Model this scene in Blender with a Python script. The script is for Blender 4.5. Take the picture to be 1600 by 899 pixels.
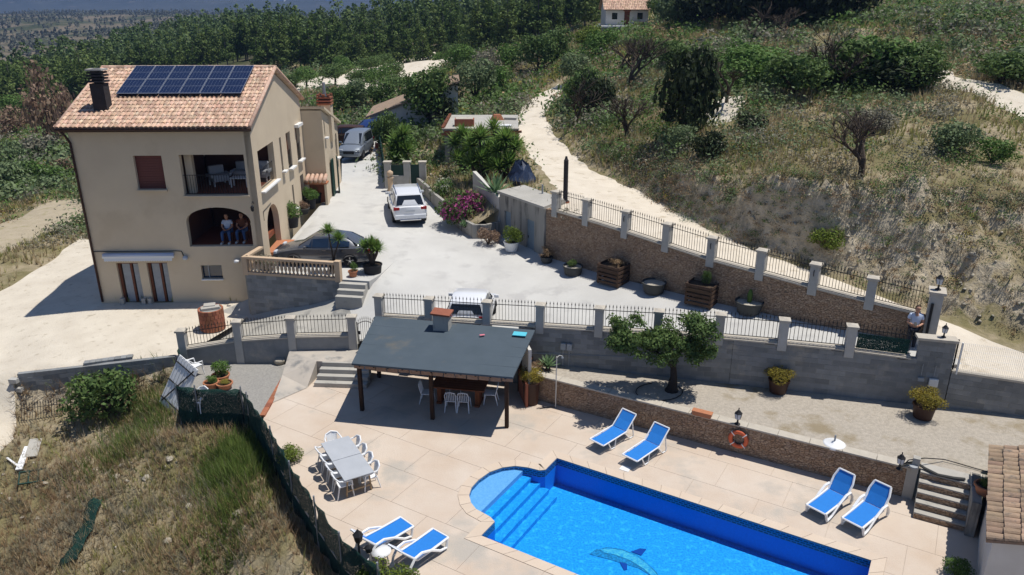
import bpy, bmesh, math, random
import numpy as np
from mathutils import Vector, Matrix
from mathutils.geometry import delaunay_2d_cdt
random.seed(7); rng = np.random.default_rng(11)
PI = math.pi
def RD(a): return math.radians(a)
for o in list(bpy.data.objects): bpy.data.objects.remove(o)
SC = bpy.context.scene
COL = SC.collection
# ------------------------------------------------------------------ camera
CAMF, CX, CY, CAMH = 1195.0, 800.0, 449.5, 14.6
PITCH = math.atan((CY-2.0)/CAMF); SP, CP = math.sin(PITCH), math.cos(PITCH)
cd = bpy.data.cameras.new('camera'); cam = bpy.data.objects.new('camera', cd); COL.objects.link(cam)
cam.location = (0, 0, CAMH); cam.rotation_euler = (PI/2-PITCH, 0, 0)
cd.sensor_width = 36; cd.lens = 36*CAMF/1600; cd.clip_start = .1; cd.clip_end = 30000
SC.camera = cam
# ------------------------------------------------------------------ sky, sun, exposure
SUN_AZ, SUN_EL = 8.0, 71.0
w = bpy.data.worlds.new('World'); SC.world = w; w.use_nodes = True
wn = w.node_tree; sky = wn.nodes.new('ShaderNodeTexSky'); sky.sky_type = 'NISHITA'; sky.sun_disc = False
sky.sun_elevation = RD(SUN_EL); sky.sun_rotation = RD(90-SUN_AZ); sky.altitude = 200; sky.air_density = 1.0; sky.dust_density = .15; sky.ozone_density = 4.0
bg = wn.nodes['Background']; bg.inputs['Strength'].default_value = .064
wn.links.new(sky.outputs[0], bg.inputs[0])
sl = bpy.data.lights.new('sun', 'SUN'); sl.energy = 5.0; sl.angle = RD(.55); sl.color = (1, .955, .88)
so = bpy.data.objects.new('sun', sl); COL.objects.link(so); so.location = (30, 0, 60)
sdir = Vector((math.cos(RD(SUN_EL))*math.cos(RD(SUN_AZ)), math.cos(RD(SUN_EL))*math.sin(RD(SUN_AZ)), math.sin(RD(SUN_EL))))
so.rotation_euler = (-sdir).to_track_quat('-Z', 'Y').to_euler()
vs = SC.view_settings; vs.view_transform = 'Standard'; vs.look = 'None'; vs.exposure = 0.1; vs.gamma = 1; vs.use_curve_mapping = False
SC.render.engine = 'CYCLES'
try:
    SC.cycles.max_bounces = 5; SC.cycles.transparent_max_bounces = 8; SC.cycles.diffuse_bounces = 2; SC.cycles.glossy_bounces = 2
    SC.cycles.caustics_reflective = False; SC.cycles.caustics_refractive = False; SC.cycles.sample_clamp_indirect = 4
except Exception: pass
# ------------------------------------------------------------------ surveying: a sight line from the drone's position to a level
def at(u, v, z=0.0):
    du, dv = u-CX, v-CY
    t = (CAMH-z)/(CAMF*SP+dv*CP)
    return Vector((du*t, (CAMF*CP-dv*SP)*t, z))
def atY(u, v, Y):
    du, dv = u-CX, v-CY
    t = Y/(CAMF*CP-dv*SP)
    return Vector((du*t, Y, CAMH-(CAMF*SP+dv*CP)*t))
# ------------------------------------------------------------------ materials
M = {}
def lin(c):
    return tuple((x/12.92 if x <= .04045 else ((x+.055)/1.055)**2.4) for x in c)
def hexc(h):
    h = h.lstrip('#'); return lin(tuple(int(h[i:i+2], 16)/255 for i in (0, 2, 4)))
def mat(name, c, c2=None, scale=4, rough=.85, bump=0, bscale=None, metal=0, coords='pos', island=0, objrand=0, detail=5, c3=None, scale3=.5, f3=.5, spec=.3, trans=0, contrast=1, coat=0, streak=0):
    m = bpy.data.materials.new(name); m.use_nodes = True; nt = m.node_tree; N = nt.nodes; L = nt.links
    b = N['Principled BSDF']; b.inputs['Roughness'].default_value = rough; b.inputs['Metallic'].default_value = metal
    b.inputs['Specular IOR Level'].default_value = spec
    if coat: b.inputs['Coat Weight'].default_value = coat; b.inputs['Coat Roughness'].default_value = .05
    c = hexc(c) if isinstance(c, str) else c
    col = None
    if coords == 'pos': src = N.new('ShaderNodeNewGeometry').outputs['Position']
    else: src = N.new('ShaderNodeTexCoord').outputs['Object']
    if streak:
        mp = N.new('ShaderNodeMapping'); mp.inputs['Scale'].default_value = (1, 1, streak); L.new(src, mp.inputs['Vector']); src = mp.outputs[0]
    def noise(sc, det=detail):
        n = N.new('ShaderNodeTexNoise'); n.inputs['Scale'].default_value = sc; n.inputs['Detail'].default_value = det; n.inputs['Roughness'].default_value = .6
        L.new(src, n.inputs['Vector']); return n.outputs['Fac']
    def ramp(f, lo, hi):
        r = N.new('ShaderNodeMapRange'); r.inputs[1].default_value = lo; r.inputs[2].default_value = hi; L.new(f, r.inputs[0]); return r.outputs[0]
    def mix(f, A, B):
        x = N.new('ShaderNodeMix'); x.data_type = 'RGBA'
        if isinstance(f, float): x.inputs['Factor'].default_value = f
        else: L.new(f, x.inputs['Factor'])
        for i, q in ((6, A), (7, B)):
            if isinstance(q, tuple): x.inputs[i].default_value = (*q[:3], 1)
            else: L.new(q, x.inputs[i])
        return x.outputs[2]
    cur = c
    if c2 is not None:
        c2 = hexc(c2) if isinstance(c2, str) else c2
        cur = mix(ramp(noise(scale), .5-.22/contrast, .5+.22/contrast), c, c2)
    if c3 is not None:
        c3 = hexc(c3) if isinstance(c3, str) else c3
        cur = mix(ramp(noise(scale3, 6), f3, f3+.12), cur, c3)
    if island or objrand:
        if island: r = N.new('ShaderNodeNewGeometry').outputs['Random Per Island']; k = island
        else: r = N.new('ShaderNodeObjectInfo').outputs['Random']; k = objrand
        h = N.new('ShaderNodeHueSaturation')
        mr = N.new('ShaderNodeMapRange'); mr.inputs[3].default_value = 1-k; mr.inputs[4].default_value = 1+k; L.new(r, mr.inputs[0]); L.new(mr.outputs[0], h.inputs['Value'])
        mh = N.new('ShaderNodeMapRange'); mh.inputs[3].default_value = .5-.04*k; mh.inputs[4].default_value = .5+.03*k
        rr = N.new('ShaderNodeMath'); rr.operation = 'FRACT'; r2 = N.new('ShaderNodeMath'); r2.operation = 'MULTIPLY'; r2.inputs[1].default_value = 7.31
        L.new(r, r2.inputs[0]); L.new(r2.outputs[0], rr.inputs[0]); L.new(rr.outputs[0], mh.inputs[0]); L.new(mh.outputs[0], h.inputs['Hue'])
        if isinstance(cur, tuple): h.inputs['Color'].default_value = (*cur, 1)
        else: L.new(cur, h.inputs['Color'])
        cur = h.outputs[0]
    if isinstance(cur, tuple): b.inputs['Base Color'].default_value = (*cur[:3], 1)
    else: L.new(cur, b.inputs['Base Color'])
    if bump:
        bn = N.new('ShaderNodeBump'); bn.inputs['Strength'].default_value = min(1, bump); bn.inputs['Distance'].default_value = .05
        L.new(noise(bscale or scale*4, 6), bn.inputs['Height']); L.new(bn.outputs[0], b.inputs['Normal'])
    if trans:
        t = N.new('ShaderNodeBsdfTranslucent'); ms = N.new('ShaderNodeMixShader'); ms.inputs[0].default_value = trans
        if isinstance(cur, tuple): t.inputs[0].default_value = (*cur, 1)
        else: L.new(cur, t.inputs[0])
        L.new(b.outputs[0], ms.inputs[1]); L.new(t.outputs[0], ms.inputs[2]); L.new(ms.outputs[0], N['Material Output'].inputs[0])
    M[name] = m
    return m
# masonry and ground
mat('stucco', (.66, .55, .40), (.60, .495, .36), .7, .92, .15, 40, c3=(.575, .47, .335), scale3=.45, f3=.56)
mat('concrete', (.46, .44, .40), (.36, .345, .31), .9, .9, .2, 25, c3=(.28, .27, .245), scale3=2.2, f3=.58)
mat('drive', (.575, .565, .535), (.49, .48, .455), .55, .9, .15, 30, c3=(.46, .45, .43), scale3=.8, f3=.54)
mat('ramp', (.50, .475, .42), (.36, .345, .31), .7, .9, .2, 25, c3=(.24, .235, .22), scale3=.9, f3=.56)
mat('deck', (.60, .52, .44), (.52, .415, .325), .55, .85, .2, 18, c3=(.43, .39, .34), scale3=.38, f3=.53)
mat('deckjoint', (.42, .35, .285), rough=.9)
mat('coping', (.61, .51, .41), (.57, .46, .36), 1.3, .8, .1, 30, objrand=.03)
mat('landing', (.52, .46, .39), (.37, .345, .31), .8, .88, .2, 22, c3=(.23, .225, .215), scale3=1.1, f3=.57)
mat('gravel', (.56, .50, .42), (.40, .355, .295), 9, .95, .9, 45, c3=(.33, .27, .18), scale3=.6, f3=.56)
mat('gravel_grey', (.42, .40, .37), (.29, .28, .26), 11, .95, .9, 50)
mat('yard', (.66, .60, .50), (.55, .49, .40), .8, .95, .5, 14, c3=(.42, .365, .28), scale3=3.2, f3=.60)
mat('track', (.70, .63, .525), (.60, .53, .43), .9, .95, .5, 10, c3=(.45, .38, .28), scale3=1.3, f3=.585)
mat('block', (.255, .262, .265), (.19, .20, .205), 2.5, .93, .3, 30, objrand=.2, c3=(.32, .305, .275), scale3=1.1, f3=.57)
mat('mortar', (.30, .29, .265), (.24, .235, .215), 5, .95, .2, 30)
mat('post', (.47, .46, .43), (.40, .39, .365), 3, .9, .15, 30, objrand=.06)
mat('capstone', (.52, .475, .40), (.43, .39, .33), 5, .9, .2, 30)
def rubble(name, cols, scale):
    m = bpy.data.materials.new(name); m.use_nodes = True; N = m.node_tree.nodes; L = m.node_tree.links; b = N['Principled BSDF']; b.inputs['Roughness'].default_value = .95; b.inputs['Specular IOR Level'].default_value = .15
    g = N.new('ShaderNodeNewGeometry'); mp = N.new('ShaderNodeMapping'); mp.inputs['Scale'].default_value = (1, 1, 1.9); L.new(g.outputs['Position'], mp.inputs['Vector'])
    v = N.new('ShaderNodeTexVoronoi'); v.inputs['Scale'].default_value = scale; L.new(mp.outputs[0], v.inputs['Vector']); e = N.new('ShaderNodeTexVoronoi'); e.feature = 'DISTANCE_TO_EDGE'; e.inputs['Scale'].default_value = scale; L.new(mp.outputs[0], e.inputs['Vector'])
    sx = N.new('ShaderNodeSeparateXYZ'); L.new(v.outputs['Color'], sx.inputs[0]); r = N.new('ShaderNodeValToRGB'); L.new(sx.outputs[0], r.inputs[0]); cr = r.color_ramp
    while len(cr.elements) < len(cols): cr.elements.new(.5)
    for k, c in enumerate(cols): cr.elements[k].position = k/(len(cols)-1); cr.elements[k].color = (*c, 1)
    q = N.new('ShaderNodeMapRange'); q.inputs[1].default_value = .01; q.inputs[2].default_value = .06; L.new(e.outputs['Distance'], q.inputs[0]); x = N.new('ShaderNodeMix'); x.data_type = 'RGBA'; L.new(q.outputs[0], x.inputs['Factor']); x.inputs[6].default_value = (.24, .18, .13, 1); L.new(r.outputs[0], x.inputs[7]); L.new(x.outputs[2], b.inputs['Base Color'])
    bn = N.new('ShaderNodeBump'); bn.inputs['Strength'].default_value = .9; bn.inputs['Distance'].default_value = .04; L.new(q.outputs[0], bn.inputs['Height']); L.new(bn.outputs[0], b.inputs['Normal']); M[name] = m
rubble('cladding', [(.27, .175, .115), (.41, .28, .185), (.33, .225, .155), (.47, .345, .24), (.36, .26, .195)], 8.5)
mat('iron', (.018, .018, .02), rough=.5)
mat('balustrade', (.56, .42, .29), (.50, .37, .25), 3, .85, .1, 30)
mat('white', (.78, .78, .77), rough=.45)
mat('whitewall', (.62, .60, .56), (.53, .51, .47), 1.5, .9)
mat('tile', (.46, .29, .20), (.56, .40, .30), 2.2, .85, .15, 20, island=.32, c3=(.60, .48, .37), scale3=5, f3=.53)
mat('oldtile', (.40, .28, .19), (.27, .20, .145), 3, .9, .3, 20, objrand=.28, c3=(.16, .135, .11), scale3=4, f3=.56)
mat('brickred', (.36, .14, .075), (.28, .11, .065), 4, .9, .2, 20, objrand=.2)
mat('darkbrown', (.05, .022, .014), rough=.5)
mat('shutter', (.15, .05, .04), rough=.6)
mat('wooddoor', (.17, .055, .025), (.12, .04, .02), 6, .6)
mat('greendoor', (.012, .045, .035), rough=.5)
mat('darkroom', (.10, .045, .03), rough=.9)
mat('redfloor', (.22, .07, .035), rough=.6)
mat('terracotta', (.48, .20, .10), (.40, .165, .085), 5, .85)
mat('curtain', (.38, .40, .42), (.30, .32, .34), 6, .9)
mat('awning', (.50, .56, .70), rough=.7)
mat('chimneydark', (.045, .04, .042), (.03, .028, .03), 4, .9, .3)
mat('solar', (.006, .012, .045), rough=.12, spec=.5, coat=.4)
mat('solarline', (.30, .33, .40), rough=.4)
mat('metalgrey', (.32, .35, .38), (.26, .28, .31), 3, .45, metal=.3)
mat('zinc', (.34, .36, .39), (.28, .30, .33), 2, .5, metal=.2, c3=(.36, .27, .18), scale3=2.5, f3=.62)
mat('felt', (.078, .102, .125), (.064, .086, .106), 1.3, .9, .3, 60, c3=(.13, .125, .11), scale3=.55, f3=.60)
mat('postwood', (.045, .022, .012), (.03, .016, .01), 8, .8, .2)
mat('reed', (.36, .23, .16), (.26, .16, .11), 12, .9, .3, 40)
mat('table_orange', (.26, .085, .03), (.20, .065, .025), 5, .7)
mat('tabletop_grey', (.44, .46, .49), (.37, .39, .42), 1.5, .6, c3=(.36, .27, .20), scale3=1.2, f3=.64)
mat('plank', (.42, .30, .18), (.34, .24, .14), 5, .8)
mat('pallet', (.10, .06, .038), (.065, .04, .027), 7, .9, .3, objrand=.2)
mat('sling', (.02, .20, .62), (.018, .18, .56), 9, .8)
mat('slingback', (.03, .06, .13), rough=.85)
mat('plastic', (.80, .81, .82), rough=.35)
mat('pot_black', (.022, .022, .024), rough=.7)
mat('pot_grey', (.06, .062, .06), rough=.8)
mat('soil', (.10, .07, .045), (.07, .05, .035), 12, .95, .6)
mat('stonefill', (.55, .50, .42), (.42, .38, .31), 12, .95, .6)
mat('bark', (.10, .075, .055), (.06, .045, .034), 8, .95, .5)
mat('bark_dark', (.045, .035, .028), (.028, .022, .018), 8, .95, .5)
mat('bark_grey', (.17, .15, .13), (.11, .10, .09), 8, .95, .4)
mat('glass', (.012, .015, .02), rough=.04, spec=.8)
mat('glassblue', (.015, .03, .06), rough=.05, spec=.8)
mat('tyre', (.016, .016, .017), rough=.85)
mat('rim', (.50, .51, .53), rough=.25, metal=.8)
mat('chrome', (.6, .6, .62), rough=.15, metal=1)
mat('car_grey', (.14, .145, .16), rough=.25, metal=.45, spec=.5, coat=.7)
mat('car_white', (.76, .77, .79), rough=.25, spec=.5, coat=.6)
mat('car_silver', (.27, .30, .34), rough=.3, metal=.4, coat=.5)
mat('car_blue', (.012, .03, .13), rough=.3, coat=.5)
mat('redlight', (.35, .012, .012), rough=.2)
mat('lightglass', (.55, .58, .62), rough=.12)
mat('blackplastic', (.02, .02, .021), rough=.6)
mat('plate', (.62, .64, .66), rough=.5)
mat('lifering', (.62, .13, .055), rough=.55)
mat('cyan', (.10, .50, .62), rough=.7)
mat('pink', (.65, .2, .25), rough=.7)
mat('tarp', (.015, .022, .05), (.03, .05, .10), 6, .4, .5)
mat('greenbag', (.04, .42, .17), (.03, .33, .13), 5, .5, .3)
mat('net', (.012, .055, .042), (.008, .036, .032), 5, .9, .6, 30)
def netmat():
    m = M['net']; N = m.node_tree.nodes; L = m.node_tree.links; b = N['Principled BSDF']; t = N.new('ShaderNodeBsdfTransparent'); x = N.new('ShaderNodeMixShader'); g = N.new('ShaderNodeNewGeometry'); n = N.new('ShaderNodeTexNoise'); n.inputs['Scale'].default_value = 55; n.inputs['Detail'].default_value = 2; L.new(g.outputs['Position'], n.inputs['Vector'])
    r = N.new('ShaderNodeMapRange'); r.inputs[1].default_value = .555; r.inputs[2].default_value = .62; L.new(n.outputs['Fac'], r.inputs[0]); L.new(r.outputs[0], x.inputs[0]); L.new(b.outputs[0], x.inputs[1]); L.new(t.outputs[0], x.inputs[2]); L.new(x.outputs[0], N['Material Output'].inputs[0])
netmat()
mat('bluedoor', (.24, .31, .37), (.20, .26, .32), 3, .6)
mat('oldconcrete', (.40, .38, .345), (.26, .25, .225), 1.6, .93, .3, 20, c3=(.12, .115, .11), scale3=3.2, f3=.55, streak=.16)
mat('clay', (.44, .365, .245), (.34, .275, .18), 1.6, .97, .9, 7, c3=(.24, .20, .14), scale3=.9, f3=.54)
mat('rock', (.52, .47, .38), (.38, .34, .27), 2.5, .95, .6, 10, objrand=.15)
mat('skin', (.50, .27, .18), rough=.55)
mat('hair', (.035, .02, .013), rough=.7)
mat('shirt', (.55, .63, .78), rough=.85)
mat('trousers', (.018, .022, .035), rough=.9)
mat('jeans', (.06, .11, .24), rough=.9)
mat('shoe', (.6, .6, .58), rough=.7)
mat('cushion', (.42, .43, .44), (.35, .36, .38), 4, .9)
mat('cable', (.02, .02, .022), rough=.6)
# foliage
def fol(n, c, c2, k=.35, tr=.3):
    c = tuple(min(.8, q*1.55) for q in c) if n not in ('lf_straw', 'lf_dry', 'lf_grey', 'lf_pink', 'lf_white') else c; c2 = tuple(min(.8, q*1.6) for q in c2) if n not in ('lf_straw', 'lf_dry', 'lf_grey', 'lf_pink', 'lf_white') else c2
    mat(n, c, c2, 1.2, .7, island=k, trans=tr, spec=.25)
fol('lf_valley', (0.112, 0.117, 0.087), (0.075, 0.081, 0.060)); fol('lf_pine', (0.073, 0.112, 0.025), (0.044, 0.073, 0.020)); fol('lf_pine2', (0.098, 0.135, 0.034), (0.060, 0.090, 0.026)); fol('lf_far', (0.081, 0.120, 0.044), (0.054, 0.084, 0.035))
fol('lf_olive', (0.124, 0.163, 0.078), (0.078, 0.109, 0.053)); fol('lf_carob', (0.083, 0.127, 0.036), (0.049, 0.083, 0.025))
fol('lf_green', (0.087, 0.153, 0.032), (0.052, 0.095, 0.025)); fol('lf_bright', (.115, .155, .022), (.075, .105, .02))
fol('lf_yellow', (0.231, 0.209, 0.039), (0.165, 0.154, 0.033)); fol('lf_dry', (0.390, 0.273, 0.156), (0.260, 0.182, 0.104)); fol('lf_grey', (0.283, 0.267, 0.200), (0.186, 0.178, 0.133))
fol('lf_straw', (0.553, 0.459, 0.277), (0.393, 0.320, 0.189), .3); fol('lf_grass', (0.270, 0.260, 0.090), (0.180, 0.190, 0.064), .35); fol('lf_ggreen', (0.105, 0.149, 0.033), (0.066, 0.099, 0.024), .35)
fol('lf_brown', (.21, .145, .10), (.145, .10, .07)); fol('lf_pink', (.40, .09, .24), (.28, .05, .16), .4); fol('lf_white', (.62, .62, .52), (.4, .45, .3), .3)
fol('lf_yucca', (.13, .205, .045), (.08, .14, .032)); fol('lf_agave', (.13, .20, .10), (.09, .15, .075), .2); fol('lf_dark', (0.023, 0.034, 0.012), (0.014, 0.022, 0.009)); fol('lf_goldbush', (.22, .17, .025), (.13, .115, .02))
# ------------------------------------------------------------------ building helpers
def link(o, parent=None):
    COL.objects.link(o)
    if parent is not None: o.parent = parent
    return o
def tag(o, label=None, cat=None, group=None, kind=None):
    if label: o['label'] = label
    if cat: o['category'] = cat
    if group: o['group'] = group
    if kind: o['kind'] = kind
    return o
def thing(name, label, cat, loc=(0, 0, 0), rz=0, group=None, sc=1):
    o = bpy.data.objects.new(name, None); link(o); o.location = loc; o.rotation_euler = (0, 0, rz); o.scale = (sc, sc, sc); o.empty_display_size = .2
    return tag(o, label, cat, group)
def dup(root, loc, rz=None, label=None, sc=None, group=None, parent=None):
    r = root.copy(); COL.objects.link(r); r.location = loc
    if parent is not None: r.parent = parent
    if rz is not None: r.rotation_euler = (0, 0, rz)
    if sc is not None: r.scale = (sc, sc, sc) if not isinstance(sc, tuple) else sc
    if label: r['label'] = label
    if group: r['group'] = group
    for ch in list(root.children):
        c = ch.copy(); COL.objects.link(c); c.parent = r
        for g in list(ch.children):
            d = g.copy(); COL.objects.link(d); d.parent = c
    return r
def meshobj(name, mesh, m, parent=None, loc=None, rz=None, scale=None):
    o = bpy.data.objects.new(name, mesh)
    if m is not None and len(mesh.materials) == 0: mesh.materials.append(M[m] if isinstance(m, str) else m)
    link(o, parent)
    if loc is not None: o.location = loc
    if rz is not None: o.rotation_euler = (0, 0, rz)
    if scale is not None: o.scale = scale
    return o
class MB:
    def __init__(s): s.v = []; s.f = []
    def add(s, vs, fs):
        n = len(s.v); s.v += [tuple(q) for q in vs]; s.f += [tuple(i+n for i in f) for f in fs]; return s
    def box(s, c, d, rz=0, top=None, rot=None):
        x, y, z = d[0]/2, d[1]/2, d[2]/2; tx, ty = (x, y) if top is None else (top[0]/2, top[1]/2)
        P = [(-x, -y, -z), (x, -y, -z), (x, y, -z), (-x, y, -z), (-tx, -ty, z), (tx, -ty, z), (tx, ty, z), (-tx, ty, z)]
        mtx = Matrix.Translation(c) @ ((Matrix.Rotation(rz, 4, 'Z')) if rot is None else rot.to_4x4())
        return s.add([mtx @ Vector(p) for p in P], [(0, 3, 2, 1), (4, 5, 6, 7), (0, 1, 5, 4), (1, 2, 6, 5), (2, 3, 7, 6), (3, 0, 4, 7)])
    def cyl(s, a, b, r0, r1=None, n=8, cap=True):
        a, b = Vector(a), Vector(b); r1 = r0 if r1 is None else r1
        d = (b-a).normalized(); u = d.orthogonal().normalized(); w_ = d.cross(u)
        vs = []
        for c, r in ((a, r0), (b, r1)):
            for i in range(n):
                t = 2*PI*i/n; vs.append(c+u*(r*math.cos(t))+w_*(r*math.sin(t)))
        fs = [(i, (i+1) % n, n+(i+1) % n, n+i) for i in range(n)]
        if cap: fs += [tuple(range(n-1, -1, -1)), tuple(range(n, 2*n))]
        return s.add(vs, fs)
    def tube(s, pts, r, n=6, taper=None):
        pts = [Vector(p) for p in pts]; vs = []; fs = []; u = None
        for k, p in enumerate(pts):
            d = (pts[min(k+1, len(pts)-1)]-pts[max(k-1, 0)]).normalized()
            u = d.orthogonal().normalized() if u is None else (u-d*u.dot(d)).normalized()
            w_ = d.cross(u); rr = r if taper is None else r+(taper-r)*k/(len(pts)-1)
            if isinstance(r, (list, tuple)): rr = r[k]
            for i in range(n):
                t = 2*PI*i/n; vs.append(p+u*(rr*math.cos(t))+w_*(rr*math.sin(t)))
        for k in range(len(pts)-1):
            for i in range(n): fs.append((k*n+i, k*n+(i+1) % n, (k+1)*n+(i+1) % n, (k+1)*n+i))
        fs += [tuple(range(n-1, -1, -1)), tuple(range((len(pts)-1)*n, len(pts)*n))]
        return s.add(vs, fs)
    def lathe(s, prof, n=12, c=(0, 0, 0)):
        vs = []; fs = []
        for r, z in prof:
            for i in range(n): t = 2*PI*i/n; vs.append((c[0]+r*math.cos(t), c[1]+r*math.sin(t), c[2]+z))
        for k in range(len(prof)-1):
            for i in range(n): fs.append((k*n+i, k*n+(i+1) % n, (k+1)*n+(i+1) % n, (k+1)*n+i))
        fs += [tuple(range(n-1, -1, -1)), tuple(range((len(prof)-1)*n, len(prof)*n))]
        return s.add(vs, fs)
    def prism(s, poly, z0, z1):
        n = len(poly)
        vs = [(p[0], p[1], z0) for p in poly]+[(p[0], p[1], z1) for p in poly]
        return s.add(vs, [tuple(range(n-1, -1, -1)), tuple(range(n, 2*n))]+[(i, (i+1) % n, n+(i+1) % n, n+i) for i in range(n)])
    def quad(s, a, b, c, d): return s.add([a, b, c, d], [(0, 1, 2, 3)])
    def mesh(s, name, smooth=False, bevel=0):
        me = bpy.data.meshes.new(name); me.from_pydata(s.v, [], s.f)
        if bevel or True:
            bm = bmesh.new(); bm.from_mesh(me)
            if bevel: bmesh.ops.bevel(bm, geom=list(bm.edges), offset=bevel, segments=2, affect='EDGES', profile=.6, clamp_overlap=True)
            bmesh.ops.recalc_face_normals(bm, faces=bm.faces); bm.to_mesh(me); bm.free()
        if smooth:
            for p in me.polygons: p.use_smooth = True
            if smooth == 'auto':
                try: me.set_sharp_from_angle(angle=RD(40))
                except Exception: pass
        me.update(); return me
    def build(s, name, m, parent=None, smooth=False, bevel=0, loc=None, rz=None):
        return meshobj(name, s.mesh(name, smooth, bevel), m, parent, loc, rz)
def B(name, m, parent, c, d, rz=0, bevel=0, top=None, rot=None): return MB().box(c, d, rz, top, rot).build(name, m, parent, bevel=bevel)
def npmesh(name, V, F, m=None, smooth=False):
    """V (n,3); F (k,3) or (k,4) index array."""
    me = bpy.data.meshes.new(name); V = np.asarray(V, dtype=np.float32); F = np.asarray(F, dtype=np.int32); k = F.shape[1]
    me.vertices.add(len(V)); me.vertices.foreach_set('co', V.ravel()); me.loops.add(F.size); me.loops.foreach_set('vertex_index', F.ravel())
    me.polygons.add(len(F)); me.polygons.foreach_set('loop_start', np.arange(0, F.size, k, dtype=np.int32)); me.polygons.foreach_set('loop_total', np.full(len(F), k, dtype=np.int32))
    if smooth: me.polygons.foreach_set('use_smooth', np.ones(len(F), dtype=bool))
    me.update(calc_edges=True); me.validate()
    if m: me.materials.append(M[m])
    return me
def leafquads(P, size, up=.0, N=None, aspect=.55, bend=True):
    """one folded leaf-sized quad at each point of P, random orientation (N: preferred normals)."""
    n = len(P); d = rng.normal(size=(n, 3)); d[:, 2] += up
    if N is not None: d = d*.6+N*1.0
    d /= np.linalg.norm(d, axis=1)[:, None]+1e-9
    r = rng.normal(size=(n, 3)); a = np.cross(d, r); a /= np.linalg.norm(a, axis=1)[:, None]+1e-9; b = np.cross(d, a)
    s = (np.asarray(size)*rng.uniform(.6, 1.3, n))[:, None]
    V = np.empty((n, 4, 3)); V[:, 0] = P-a*s; V[:, 1] = P-b*s*aspect+d*s*.2; V[:, 2] = P+a*s; V[:, 3] = P+b*s*aspect
    return V.reshape(-1, 3), np.arange(4*n).reshape(-1, 4)
def blobpts(n, c, r, fill=.35):
    """points mostly near the surface of an ellipsoid"""
    d = rng.normal(size=(n, 3)); d /= np.linalg.norm(d, axis=1)[:, None]
    rad = 1-fill*rng.random(n)**1.5
    return np.asarray(c)+d*rad[:, None]*np.asarray(r), d
def blades(P, h, wdt, lean=.5, nb=4):
    """grass tufts: nb thin bent triangles at each point. h array or scalar"""
    n = len(P); h = np.broadcast_to(np.asarray(h, float), (n,)); wdt = np.broadcast_to(np.asarray(wdt, float), (n,)); Vs = []
    for k in range(nb):
        a = rng.uniform(0, 2*PI, n); hh = h*rng.uniform(.55, 1.15, n); l = lean*hh*rng.uniform(.1, 1, n)
        dx, dy = np.cos(a), np.sin(a); sx, sy = -dy*wdt/2, dx*wdt/2
        o = P+np.stack([dx*wdt*.8, dy*wdt*.8, np.zeros(n)], 1)*rng.random((n, 1))
        A = o+np.stack([sx, sy, np.zeros(n)], 1); Bq = o-np.stack([sx, sy, np.zeros(n)], 1)
        C = o+np.stack([dx*l, dy*l, hh], 1); Vs.append(np.stack([A, Bq, C], 1))
    V = np.concatenate(Vs, 0).reshape(-1, 3); return V, np.arange(len(V)).reshape(-1, 3)
def cdt(points, edges, keep=None):
    r = delaunay_2d_cdt([Vector(p) for p in points], edges, [], 0, 1e-5)
    return [tuple(q) for q in r[0]], [tuple(t) for t in r[2]]
def inpoly(X, Y, poly):
    X = np.asarray(X); Y = np.asarray(Y); ins = np.zeros(X.shape, bool); n = len(poly); j = n-1
    for i in range(n):
        xi, yi = poly[i][0], poly[i][1]; xj, yj = poly[j][0], poly[j][1]
        c = ((yi > Y) != (yj > Y)) & (X < (xj-xi)*(Y-yi)/((yj-yi) if yj != yi else 1e-9)+xi); ins ^= c; j = i
    return ins
def slab(outer, holes, th, fr, name, m, parent):
    """wall panel with openings: outline and holes in 2-D, th thick; fr(a,b,t) -> 3-D point"""
    pts = []; eds = []
    for poly in [outer]+holes:
        s = len(pts); pts += [tuple(p) for p in poly]; eds += [(s+i, s+(i+1) % len(poly)) for i in range(len(poly))]
    V, T = cdt(pts, eds); mb = MB(); keep = []
    for t in T:
        cx = sum(V[i][0] for i in t)/len(t); cy = sum(V[i][1] for i in t)/len(t)
        if inpoly(np.array([cx]), np.array([cy]), outer)[0] and not any(inpoly(np.array([cx]), np.array([cy]), h)[0] for h in holes): keep.append(t)
    mb.add([fr(p[0], p[1], 0) for p in V]+[fr(p[0], p[1], th) for p in V], keep+[tuple(i+len(V) for i in reversed(t)) for t in keep])
    for poly in [outer]+holes:
        n = len(poly); mb.add([fr(p[0], p[1], 0) for p in poly]+[fr(p[0], p[1], th) for p in poly], [(i, (i+1) % n, n+(i+1) % n, n+i) for i in range(n)])
    me = bpy.data.meshes.new(name); me.from_pydata(mb.v, [], mb.f)
    bm = bmesh.new(); bm.from_mesh(me); bmesh.ops.remove_doubles(bm, verts=bm.verts, dist=1e-4); bmesh.ops.recalc_face_normals(bm, faces=bm.faces); bm.to_mesh(me); bm.free()
    return meshobj(name, me, m, parent)
def arch(x0, x1, z0, zs, zt, n=14):
    """outline of an opening with an elliptical head"""
    c = (x0+x1)/2; r = (x1-x0)/2
    return [(x0, z0), (x1, z0)]+[(c+r*math.cos(t), zs+(zt-zs)*math.sin(t)) for t in [PI*i/n for i in range(n+1)]]
def rect(x0, x1, z0, z1): return [(x0, z0), (x1, z0), (x1, z1), (x0, z1)]
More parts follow.
